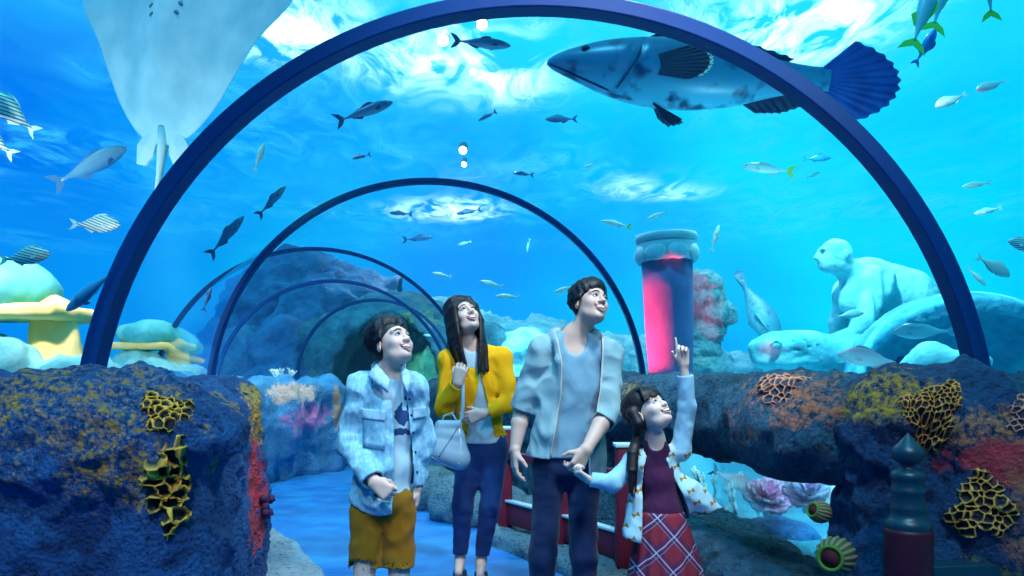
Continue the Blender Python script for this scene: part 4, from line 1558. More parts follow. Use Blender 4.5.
# ---- spotted seal nosing down to the reef
m_seal = fish_mat('seal_skin', (0.02, 0.22, 0.34), (0.04, 0.30, 0.44), (0.10, 0.48, 0.60), zs=0.2, spots=((0.03, 0.16, 0.24), 18.0, 0.56), rough=0.5)
se = empty('spotted_seal', label='mottled grey seal diving behind the turtle head, tail up', cat='seal')
sT = [(0, 0.03), (0.06, 0.065), (0.18, 0.10), (0.35, 0.155), (0.55, 0.15), (0.75, 0.08), (0.88, 0.035), (1, 0.03)]
loft_body('body', 1.0, sT, [(t_, -v) for t_, v in sT], sT, m_seal, se, 34, 20)
for s in (1, -1):
    M = Matrix.Translation((0.16, s*0.12, -0.05)) @ Matrix.Rotation(s*0.6, 4, 'X')
    fin('flipper', [(0.05, 0.02), (-0.03, 0.05), (-0.16, 0.01), (-0.22, -0.06), (-0.17, -0.09), (-0.05, -0.06), (0.05, -0.03)], 0.018, m_seal, se, M)
    M = Matrix.Translation((-0.47, s*0.02, 0)) @ Matrix.Rotation(s*0.15, 4, 'Z')
    fin('hind_flipper', [(0.03, 0.025), (-0.06, 0.05), (-0.15, 0.07), (-0.17, 0.0), (-0.14, -0.05), (-0.05, -0.04), (0.03, -0.025)], 0.007, m_seal, se, M)
pose_fish(se, (782, 352), (735, 270), 8.3, -0.3)

# ---- ruins: domed boulder on a slab and leg
m_dome = mat('ruin_dome', (0.05, 0.42, 0.46), rough=0.7, vary=(0.18, 0.62, 0.60), vscale=3, bump=0.3, bscale=8)
m_yel = mat('ruin_sandstone', (0.85, 0.58, 0.18), rough=0.8, vary=(0.92, 0.70, 0.34), vscale=4, bump=0.3, bscale=12)
m_base = rock_mat('ruin_rubble', (0.12, 0.52, 0.56), (0.45, 0.80, 0.78), pits=0.1, bump=0.6, bscale=4)


def ruin(px0, py0, Y, k, label):
    """px0,py0: foot of the leg; k: size"""
    o = empty('stone_ruin', W(px0, 376, Y), label, 'ruin', 'ruined stone seats on the west reef')
    g = Grid(np.array((-1.0, -0.55, -0.3))*k, np.array((0.25, 0.55, 0.6))*k, 0.022*k)
    g.add(rbox((-0.36*k, 0, 0.435*k), (0.55*k, 0.3*k, 0.05*k), 0.04*k))
    g.add(rc((0.05*k, 0, 0.45*k), (0.0, 0, 0.47*k), 0.10*k), 0.05*k)
    g.build('slab', m_yel, o, post=rockify(0.01, 3/k, 0.006, 8/k, 0.0, 10, Y))
    g = Grid(np.array((-0.3, -0.4, -0.35))*k, np.array((0.35, 0.4, 0.5))*k, 0.022*k)
    g.add(rc((0.02*k, 0, 0.40*k), (0.06*k, 0, -0.1*k), 0.14*k, 0.20*k))
    g.build('leg', m_yel, o, post=rockify(0.012, 3/k, 0.006, 8/k, 0.0, 10, Y+2))
    g = Grid(np.array((-1.0, -0.5, 0.35))*k, np.array((0.2, 0.5, 1.0))*k, 0.025*k)
    g.add(ell((-0.36*k, 0, 0.60*k), (0.40*k, 0.36*k, 0.22*k)))
    g.add(ell((-0.70*k, -0.05*k, 0.62*k), (0.14*k, 0.16*k, 0.13*k)), 0.06*k)
    g.sub(rc((-0.75*k, -0.3*k, 0.52*k), (-0.5*k, -0.42*k, 0.58*k), 0.03*k), 0.05*k)
    g.build('dome', m_dome, o, post=rockify(0.02, 2.5/k, 0.012, 6/k, 0.0, 10, Y+4))
    g = Grid(np.array((-1.3, -0.7, -0.5))*k, np.array((0.7, 0.5, 0.45))*k, 0.03*k)
    for c, r in (((-0.5, -0.1, 0.05), (0.36, 0.3, 0.28)), ((-0.15, -0.3, 0.0), (0.25, 0.24, 0.24)), ((0.3, -0.2, -0.05), (0.26, 0.26, 0.18)), ((-0.95, 0, 0.0), (0.35, 0.3, 0.16))):
        g.add(ell(np.array(c)*k, np.array(r)*k), 0.08*k)
    g.cut(-0.26*k-g.P()[2])
    g.build('rubble', m_base, o, post=rockify(0.04, 2.2/k, 0.05, 4/k, 0.008, 14/k, Y+6))
    return o


ruin(50, 370, 5.2, 0.98, 'larger yellow and teal stone ruin with a domed top, cut by the frame')
ruin(176, 372, 8.3, 0.74, 'smaller yellow and teal stone ruin with a domed top, inside the big arch')

# ---- white branching coral on the far wall and corals in the low window
m_white = mat('coral_white', (0.85, 0.92, 0.85), rough=0.6, bump=0.3, bscale=60)


def branch_coral(name, base, h, n, label, seed, m=m_white, spread=0.5):
    r = random.Random(seed)
    b = MB()

    def grow(p, d, ln, rad, dep):
        q = p+d*ln
        mid = p+d*ln*0.5+Vector((r.uniform(-1, 1), r.uniform(-1, 1), 0))*ln*0.07
        b.tube([p, mid, q], [rad, rad*0.85, rad*0.75], 8)
        b.sphere(q, rad*0.85, 8, 6)
        if dep:
            for k in range(2 + (r.random() < 0.4)):
                nd = (d+Vector((r.uniform(-1, 1), r.uniform(-1, 1), r.uniform(0, 0.5)))*spread).normalized()
                grow(q, nd, ln*r.uniform(0.55, 0.85), rad*0.75, dep-1)
    for k in range(n):
        a = 2*PI*k/n
        grow(Vector((0.03*math.cos(a), 0.03*math.sin(a), -0.02))*h*3, Vector((math.cos(a)*0.4, math.sin(a)*0.4, 1)).normalized(), h*0.36, h*0.05, 3)
    o = b.build(name, m, None, True, base)
    return tag(o, label, 'coral')


branch_coral('branch_coral', W(281, 384, 9.2)+Vector((0, 0.1, -0.05)), 0.30, 5, 'white branching coral on top of the curving far wall', 3)
branch_coral('branch_coral', (1.43, 5.30, 0.22), 0.37, 3, 'tall white branching coral next to the red gilled fish', 5, spread=0.35)
branch_coral('branch_coral', (1.53, 4.95, 0.22), 0.32, 2, 'shorter white branching coral between the tall one and the pink anemone', 8, spread=0.3)

m_petal = fish_mat('anemone_petal', (0.95, 0.50, 0.70), (0.92, 0.28, 0.52), (0.85, 0.15, 0.40), zs=0.12)
m_heart = mat('anemone_heart', (0.9, 0.10, 0.40), rough=0.6)
m_petal2 = mat('anemone_pale', (0.75, 0.68, 0.92), rough=0.6, vary=(0.9, 0.8, 0.95), vscale=8)
m_boul = rock_mat('tank_boulder', (0.03, 0.14, 0.45), (0.08, 0.30, 0.65), bump=0.5, bscale=6)


def flower(loc, R, label, mp_, seed):
    o = empty('anemone', loc, label, 'anemone')
    for ring_, (n, rad, lift) in enumerate(((7, 1.0, 0.15), (6, 0.72, 0.45), (5, 0.42, 0.7))):
        for k in range(n):
            a = 2*PI*k/n+ring_*0.4+seed
            vs, fs = [], []
            nu, nv = 7, 7
            for i in range(nu+1):
                u = i/nu
                for j in range(nv+1):
                    v = j/nv*2-1
                    wd = 0.5*R*rad*math.sin(PI*min(u*0.85+0.08, 1))**0.6
                    r_ = R*rad*u
                    x = r_
                    y = v*wd
                    z = R*lift*u**1.6+0.10*R*v*v+0.05*R*math.sin(v*6+k)*u
                    ca, sa = math.cos(a), math.sin(a)
                    vs.append((x*ca-y*sa, x*sa+y*ca, z))
            for i in range(nu):
                for j in range(nv):
                    q = i*(nv+1)+j
                    fs.append((q, q+1, q+nv+2, q+nv+1))
            p = mesh_obj('petal', vs, fs, mp_, o)
            md = p.modifiers.new('thick', 'SOLIDIFY')
            md.thickness = 0.012*R/0.1
    MB().sphere((0, 0, R*0.3), (R*0.25, R*0.25, R*0.3), 14, 9).build('heart', m_heart, o)
    MB().lathe([(R*0.18, -R*0.8), (R*0.14, -R*0.3), (R*0.2, R*0.06)], 14).build('stalk', mp_, o)
    o.rotation_euler = (math.radians(34), math.radians(-8), 0)
    return o


flower(W(769, 500, 4.45), 0.15, 'pink ruffled anemone like an open flower behind the low window', m_petal, 0.3)
flower(W(809, 496, 4.1), 0.14, 'pale lilac anemone beside the pink one behind the low window', m_petal2, 1.1)
g = Grid((1.3, 4.0, 0.05), (2.2, 5.0, 0.65), 0.025)
g.add(ell((1.58, 4.6, 0.24), (0.17, 0.16, 0.12)))
g.add(ell((1.70, 4.5, 0.24), (0.13, 0.13, 0.09)), 0.05)
tag(g.build('boulder', m_boul, post=rockify(0.03, 3, 0.02, 7, 0.005, 18, 71)), 'round deep blue boulder under the pink anemone', 'rock')

# ---- tube sponges on the edge of the dark rock
m_sp = bpy.data.materials.new('sponge_ribbed')
m_sp.use_nodes = True
t = m_sp.node_tree
b_ = t.nodes['Principled BSDF']
b_.inputs['Roughness'].default_value = 0.7
c_ = N(t, 'ShaderNodeTexCoord')
s_ = N(t, 'ShaderNodeSeparateXYZ')
t.links.new(c_.outputs['Object'], s_.inputs[0])
an = math_node(t, 'ARCTAN2', s_.outputs['Y'], s_.outputs['X'])
w_ = math_node(t, 'SINE', math_node(t, 'MULTIPLY', an, 17.0))
f_ = math_node(t, 'MULTIPLY', math_node(t, 'ADD', w_, 0.3), 1.5, clamp=True)
t.links.new(mix_color(t, f_, (0.05, 0.10, 0.02), (0.30, 0.17, 0.10)), b_.inputs['Base Color'])
m_spi = mat('sponge_throat', (0.10, 0.01, 0.015), rough=0.8)
m_spr = mat('sponge_lip', (0.10, 0.22, 0.02), rough=0.7)


def sponge(loc, k, aim, label):
    o = empty('tube_sponge', loc, label, 'sponge', 'tube sponges on the dark rock')
    n = 68
    prof = [(0.4, -1.0), (0.8, -0.7), (1.0, -0.2), (0.98, 0.3), (0.80, 0.75), (0.68, 0.95)]
    vs, fs = [], []
    for r, z in prof:
        for i in range(n):
            a = 2*PI*i/n
            q = r*(1+0.06*math.sin(17*a))
            vs.append((q*math.cos(a)*k, q*math.sin(a)*k, z*k))
    for i in range(len(prof)-1):
        for j in range(n):
            j2 = (j+1) % n
            fs.append((i*n+j, i*n+j2, (i+1)*n+j2, (i+1)*n+j))
    mesh_obj('body', vs, fs, m_sp, o)
    MB().lathe([(0.68*k, 0.93*k), (0.70*k, 1.0*k), (0.62*k, 1.06*k), (0.52*k, 1.0*k), (0.50*k, 0.9*k)], 40).build('lip', m_spr, o)
    MB().lathe([(0.52*k, 0.95*k), (0.46*k, 0.6*k), (0.38*k, 0.2*k), (0.1*k, 0.1*k)], 30).build('throat', m_spi, o)
    o.rotation_euler = Vector(aim).to_track_quat('Z', 'Y').to_euler()
    return o


sponge(W(820, 512, 2.62), 0.037, (-0.8, -0.35, 0.25), 'smaller ribbed tube sponge, higher on the dark rock edge')
sponge(W(836, 556, 2.5), 0.062, (-0.62, -0.75, 0.05), 'larger ribbed tube sponge with an open mouth, lower on the dark rock edge')

# ---- honeycomb corals on the rocks
from mathutils.bvhtree import BVHTree


def bvh(o):
    me = o.data
    return BVHTree.FromPolygons([v.co[:] for v in me.vertices], [p.vertices[:] for p in me.polygons])


def comb_mat(name, ridge, pit, mid):
    m = bpy.data.materials.new(name)
    m.use_nodes = True
    t = m.node_tree
    b = t.nodes['Principled BSDF']
    b.inputs['Roughness'].default_value = 0.75
    a = N(t, 'ShaderNodeAttribute', attribute_name='ridge')
    r = ramp(t, [(0.25, pit), (0.6, mid), (0.85, ridge)])
    t.links.new(a.outputs['Fac'], r.inputs['Fac'])
    t.links.new(r.outputs['Color'], b.inputs['Base Color'])
    return m


def comb(name, tree, c, nrm, w, h, cell, m, label, seed, depth=0.03, nu=110, nv=110):
    """a net of raised cell walls grown over the rock surface around point c"""
    r = np.random.default_rng(seed)
    c = Vector(c)
    nrm = Vector(nrm).normalized()
    upv = Vector((0, 0, 1))
    v_ = (upv-nrm*upv.dot(nrm)).normalized()
    u_ = v_.cross(nrm)
    su, sv = int(2*w/cell)+3, int(2*h/cell)+3
    seeds = np.array([((i-su/2+0.5*(j % 2)+r.uniform(-.34, .34))*cell, (j-sv/2+r.uniform(-.34, .34))*cell*0.95) for i in range(su) for j in range(sv)])
    verts, ridge, ok = [], [], []
    for j in range(nv+1):
        for i in range(nu+1):
            a, b = (i/nu*2-1)*w, (j/nv*2-1)*h
            d = np.hypot(seeds[:, 0]-a, seeds[:, 1]-b)
            d1, d2 = np.partition(d, 1)[:2]
            e = (d2-d1)/cell
            rg = 1-min(1, e/0.34)
            q = math.hypot(a/w, b/h)+0.16*math.sin(3*math.atan2(b/h, a/w)+seed)+0.09*math.sin(7*math.atan2(b/h, a/w)+seed*2)
            mask = min(1, max(0, (1.0-q)*4))
            hit = tree.ray_cast(c+nrm*0.5+u_*a+v_*b, -nrm, 1.0)
            if hit[0] is None:
                verts.append(c+u_*a+v_*b)
                ok.append(False)
            else:
                p, nn = hit[0], hit[1]
                verts.append(p+nn*(-0.012+mask*(0.014+depth*rg**0.8)))
                ok.append(mask > 0.0)
            ridge.append(rg*(0.5+0.5*mask))
    fs = []
    for j in range(nv):
        for i in range(nu):
            q = (j*(nu+1)+i, j*(nu+1)+i+1, (j+1)*(nu+1)+i+1, (j+1)*(nu+1)+i)
            if all(ok[k] for k in q):
                fs.append(q)
    o = mesh_obj(name, verts, fs, m)
    at = o.data.attributes.new('ridge', 'FLOAT', 'POINT')
    at.data.foreach_set('value', np.array(ridge, np.float32))
    return tag(o, label, 'coral', 'honeycomb corals on the rock walls')


m_c1 = comb_mat('comb_yellow', (0.85, 0.42, 0.04), (0.004, 0.006, 0.012), (0.30, 0.17, 0.03))
m_c2 = comb_mat('comb_gold', (0.85, 0.38, 0.05), (0.02, 0.012, 0.02), (0.40, 0.17, 0.03))
m_c3 = comb_mat('comb_rust', (0.70, 0.28, 0.14), (0.02, 0.03, 0.06), (0.30, 0.12, 0.08))
tl, tr_, tb_ = bvh(wall_left), bvh(wall_right), bvh(beam)
comb('honeycomb_coral', tl, (-1.13, 2.50, 0.85), (0.45, -1, 0.05), 0.075, 0.17, 0.042, m_c1, 'large dark honeycomb coral with yellow cell walls down the blue rock corner', 2, 0.035)
comb('honeycomb_coral', tl, (-1.13, 2.48, 1.09), (0.4, -1, 0.55), 0.09, 0.09, 0.026, m_c1, 'fine celled yellow honeycomb coral on the crest of the blue rock', 4, 0.018)
comb('honeycomb_coral', tr_, (1.53, 2.50, 0.78), (-0.2, -1, 0.1), 0.095, 0.125, 0.025, m_c2, 'golden honeycomb coral on the dark rock behind the post', 6, 0.016)
comb('honeycomb_coral', tr_, (1.40, 2.52, 1.11), (-0.2, -1, 0.8), 0.10, 0.10, 0.016, m_c2, 'yellow fine celled coral cushion on top of the dark rock', 9, 0.012)
comb('honeycomb_coral', tr_, (1.68, 2.55, 1.02), (0, -1, 0.5), 0.11, 0.08, 0.022, m_c3, 'rusty honeycomb coral high on the dark rock by the frame', 12, 0.012)
comb('honeycomb_coral', tb_, (1.14, 3.15, 1.12), (-0.7, -0.6, 0.8), 0.12, 0.11, 0.030, m_c3, 'orange rust honeycomb coral on the overhanging beam', 15, 0.016)

# ---- small barnacle cluster at the foot of the red streak
m_barn = mat('barnacle', (0.05, 0.02, 0.08), rough=0.7, bump=0.5, bscale=60)
bo = MB()
rr2 = random.Random(5)
for k in range(9):
    p = Vector((rr2.uniform(0, 0.04), rr2.uniform(-0.03, 0.03), rr2.uniform(-0.045, 0.045)))
    bo.lathe([(0.022, 0.0), (0.018, 0.02), (0.011, 0.032), (0.007, 0.022)], 10, p)
tag(bo.build('barnacle_cluster', m_barn, None, True, W(263, 509, 3.85)), 'dark purple barnacle cluster at the end of the near rock wall', 'barnacle')

# ================================================================== railing and newel post
m_red = mat('red_wood', (0.20, 0.012, 0.03), rough=0.5, vary=(0.15, 0.010, 0.03), vscale=8, bump=0.15, bscale=30)
m_newel = mat('newel_wood', (0.07, 0.005, 0.015), rough=0.5, vary=(0.05, 0.004, 0.012), vscale=8)
m_cream = mat('rail_top', (0.50, 0.62, 0.66), rough=0.5)
m_tealc = mat('newel_cap', (0.004, 0.03, 0.05), rough=0.4, spec=0.5)
npx = W(908, 520, 2.42)
nw = empty('newel_post', (npx.x, npx.y, 0.08), 'turned teal topped newel post standing before the dark rock', 'post')
s2 = F/2.42
zz = lambda py: EYE-(py-HOR)/s2-0.08
MB().lathe([(0.072, 0.0), (0.072, zz(532)), (0.070, zz(528))], 36).build('shaft', m_newel, nw)
pf_ = [(21, 530), (22, 527), (22, 522), (19, 519), (16.5, 516), (16, 512), (16.6, 509), (16.6, 506), (15.6, 504), (15.2, 494), (16.4, 492), (16.4, 489), (15.0, 487), (15, 480), (16.6, 478),
       (16.6, 474), (14, 471), (9, 469), (6.5, 466), (8, 463), (13, 460), (15.6, 455), (15.2, 450), (12, 446), (8, 442), (4.5, 438), (2, 435), (0.5, 433)]
MB().lathe([(r_/s2, zz(y_)) for r_, y_ in pf_], 36).build('cap', m_tealc, nw)
MB().box((0.05, -0.02, zz(590)), (0.75, 0.05, zz(566)), Matrix.Rotation(0.15, 4, 'Z'), 0.006).build('rail', m_tealc, nw)

ra = empty('railing', (0.66, 4.42, 0.1), 'low red railing with pale ledges along the rocky kerb behind the family', 'railing')
pp = [Vector((0.66, 4.42, 0.1)), Vector((0.33, 5.02, 0.1)), Vector((-0.05, 5.62, 0.1)), Vector((0.58, 4.72, 0.1))]
for i, (p, hgt, wd) in enumerate(((pp[0], 0.70, 0.058), (pp[1], 0.72, 0.052), (pp[2], 0.72, 0.052))):
    q = p-pp[0]
    po = MB().box((q.x-wd, q.y-wd, 0), (q.x+wd, q.y+wd, hgt), None, 0.012).build('post', m_red, ra)
    MB().box((q.x-wd*1.15, q.y-wd*1.15, hgt-0.001), (q.x+wd*1.15, q.y+wd*1.15, hgt+0.022), None, 0.006).build('post_cap', m_cream, po)
for a, b in ((pp[0], pp[1]), (pp[1], pp[2])):
    a_, b_2 = a-pp[0], b-pp[0]
    d = b_2-a_
    ang = math.atan2(d.y, d.x)
    M = Matrix.Translation(a_) @ Matrix.Rotation(ang, 4, 'Z')
    bd = MB().box((0, -0.02, 0.03), (d.length, 0.02, 0.19), M, 0.006).build('board', m_red, ra)
    MB().box((0, -0.03, 0.189), (d.length, 0.03, 0.208), M, 0.005).build('ledge', m_cream, bd)
    bd = MB().box((0, -0.025, 0.50), (d.length, 0.025, 0.56), M, 0.006).build('rail', m_red, ra)

# ---- plants in the cave mouth
m_leaf = mat('cave_leaf', (0.02, 0.22, 0.08), rough=0.6, vary=(0.04, 0.35, 0.16), vscale=5)
spot('added_cave_lamp', (-1.9, 12.7, 1.95), (-1.5, 13.1, 1.0), 22, (0.25, 1.0, 0.6), 90, 0.8, 0.1)  # unseen green lamp added to light the plants


def leafy(loc, seed, label, sc=1.0):
    o = empty('fan_leaved_plant', loc, label, 'plant', 'fan leaved plants in the cave')
    r = random.Random(seed)
    b = MB()
    for k in range(9):
        a = r.uniform(0, 2*PI)
        ln = r.uniform(0.5, 1.0)*sc
        p1 = Vector((0.30*math.cos(a)*ln, 0.2*math.sin(a)*ln, ln*0.75))
        b.tube([(0, 0, 0), p1*0.5+Vector((0, 0, 0.1*sc)), p1], [0.02*sc, 0.015*sc, 0.01*sc], 6)
        out = Vector((math.cos(a), math.sin(a)*0.6-0.3, 0.3)).normalized()
        sd = out.cross(Vector((0, 0, 1))).normalized()
        vs, fs = [], []
        n = 8
        for i in range(n+1):
            u = i/n
            w = 0.16*sc*math.sin(PI*u)**0.7
            c = p1+out*u*0.45*sc+Vector((0, 0, -0.25*u*u*sc))
            vs += [c-sd*w, c+Vector((0, 0, 0.02*sc)), c+sd*w]
        for i in range(n):
            fs += [(3*i, 3*i+1, 3*i+4, 3*i+3), (3*i+1, 3*i+2, 3*i+5, 3*i+4)]
        lf = mesh_obj('leaf', vs, fs, m_leaf, o)
    b.build('stems', m_leaf, o)
    return o


leafy((-1.52, 12.9, 0.05), 1, 'fan leaved plant in the cave mouth, nearer the long haired woman', 1.75)
leafy((-2.45, 13.4, 0.05), 2, 'fan leaved plant in the cave mouth, nearer the boy', 1.5)

# ---- lamps above the water
m_can = mat('lamp_can', (0.02, 0.05, 0.10), rough=0.4)
m_bulb = mat('lamp_glow', (1, 1, 1), emit=((0.85, 0.97, 1.0), 30.0))
m_bulb2 = mat('lamp_glow_red', (1, 0.5, 0.4), emit=((1.0, 0.35, 0.3), 14.0))
for px, py, Y, r, red, lab in ((482, 24, 9.0, 0.06, 0, 'bright round lamp over the water, beside the dark fish head'), (443, 40, 9.0, 0.06, 0, 'bright round lamp over the water at the dark fish tail'),
                          (473, 72, 10.5, 0.04, 1, 'small reddish lamp over the water below the bright pair'), (463, 150, 15.0, 0.07, 0, 'distant white lamp over the water, upper of two'),
                          (464, 164, 16.0, 0.05, 0, 'distant white lamp over the water, lower of two')):
    p = W(px, py, Y)
    p.z = max(p.z, 5.12)
    o = empty('tank_lamp', p, lab, 'lamp', 'lamps over the water')
    can = MB().lathe([(r*1.2, -0.02), (r*1.25, 0.0), (r*1.2, 0.25), (r*0.6, 0.33), (0.02, 0.34)], 24).build('housing', m_can, o)
    MB().lathe([(0.01, -0.03), (r*0.8, -0.035), (r*1.08, -0.018), (r*1.0, 0.02)], 24).build('bulb', m_bulb2 if red else m_bulb, o)
    o.rotation_euler = (math.radians(-55), 0, 0)
    spot('tank_lamp_light', p+Vector((0, -0.1, 0.25)), p+Vector((0, -0.45, -0.4)), 26 if not red else 8, (1.0, 0.4, 0.35) if red else (0.85, 0.97, 1.0), 110, 0.9, 0.04)
# ---- the water of the tank: a faint haze that makes the lamp beams visible
m_vol = bpy.data.materials.new('tank_water')
m_vol.use_nodes = True
t = m_vol.node_tree
t.nodes.clear()
out = N(t, 'ShaderNodeOutputMaterial')
vs_ = N(t, 'ShaderNodeVolumeScatter', Density=0.010, Anisotropy=0.3)
vs_.inputs['Color'].default_value = (0.25, 0.75, 1.0, 1)
t.links.new(vs_.outputs[0], out.inputs['Volume'])
struct(MB().box((-14, 6.2, 0.5), (14, 22, 4.8)).build('water', m_vol, smooth=False))
for loc, tgt, w_, sz in (((0.1, 12.0, 4.7), (0.35, 12.4, 1.0), 1800, 24), ((-4.6, 9.5, 4.7), (-3.9, 9.2, 1.0), 9000, 22), ((1.6, 11.0, 4.7), (1.9, 11.2, 1.0), 2500, 18)):
    spot('beam_spot', loc, tgt, w_, (0.3, 0.9, 1.0), sz, 1.0, 0.15)
# ================================================================== people
def skin_mat(name, c):
    return mat(name, c, rough=0.5, spec=0.35, sss=0.12)


def cloth_mat(name, c, vary=None, vscale=8, bump=0.25, bscale=160, rough=0.85, sheen=0.1):
    return mat(name, c, rough=rough, spec=0.2, vary=vary, vscale=vscale, bump=bump, bscale=bscale, bdist=0.003, sheen=sheen)


def hair_mat(name, c):
    m = mat(name, c, rough=0.52, spec=0.35)
    t = m.node_tree
    tc = N(t, 'ShaderNodeTexCoord')
    mp = N(t, 'ShaderNodeMapping')
    mp.inputs['Scale'].default_value = (600, 600, 30)
    t.links.new(tc.outputs['Object'], mp.inputs['Vector'])
    n = N(t, 'ShaderNodeTexNoise', Scale=1.0, Detail=3.0)
    t.links.new(mp.outputs['Vector'], n.inputs['Vector'])
    bp = N(t, 'ShaderNodeBump', Strength=0.12, Distance=0.003)
    t.links.new(n.outputs['Fac'], bp.inputs['Height'])
    t.links.new(bp.outputs['Normal'], t.nodes['Principled BSDF'].inputs['Normal'])
    return m


m_hair = hair_mat('hair_black', (0.005, 0.005, 0.009))
m_hairb = hair_mat('hair_brown', (0.010, 0.005, 0.007))
m_white_eye = mat('eye_white', (0.85, 0.88, 0.9), rough=0.25)
m_pupil = mat('eye_dark', (0.01, 0.006, 0.005), rough=0.1, spec=0.6)
m_lip = mat('lip', (0.55, 0.20, 0.20), rough=0.45)
m_teeth = mat('teeth', (0.9, 0.9, 0.88), rough=0.25, spec=0.5)
m_mouth = mat('mouth_dark', (0.06, 0.012, 0.015), rough=0.7)
m_sole = mat('sole_white', (0.75, 0.78, 0.8), rough=0.6)
m_sneak = cloth_mat('sneaker_canvas', (0.02, 0.03, 0.06))


def gsample(g, p):
    q = (np.array(p, float)-g.lo)/g.vox
    i = np.floor(q).astype(int)
    i = np.clip(i, 0, np.array(g.n)-2)
    f = q-i
    s = 0
    for a in (0, 1):
        for b in (0, 1):
            for c in (0, 1):
                s += g.F[i[0]+a, i[1]+b, i[2]+c]*(f[0] if a else 1-f[0])*(f[1] if b else 1-f[1])*(f[2] if c else 1-f[2])
    return float(s)


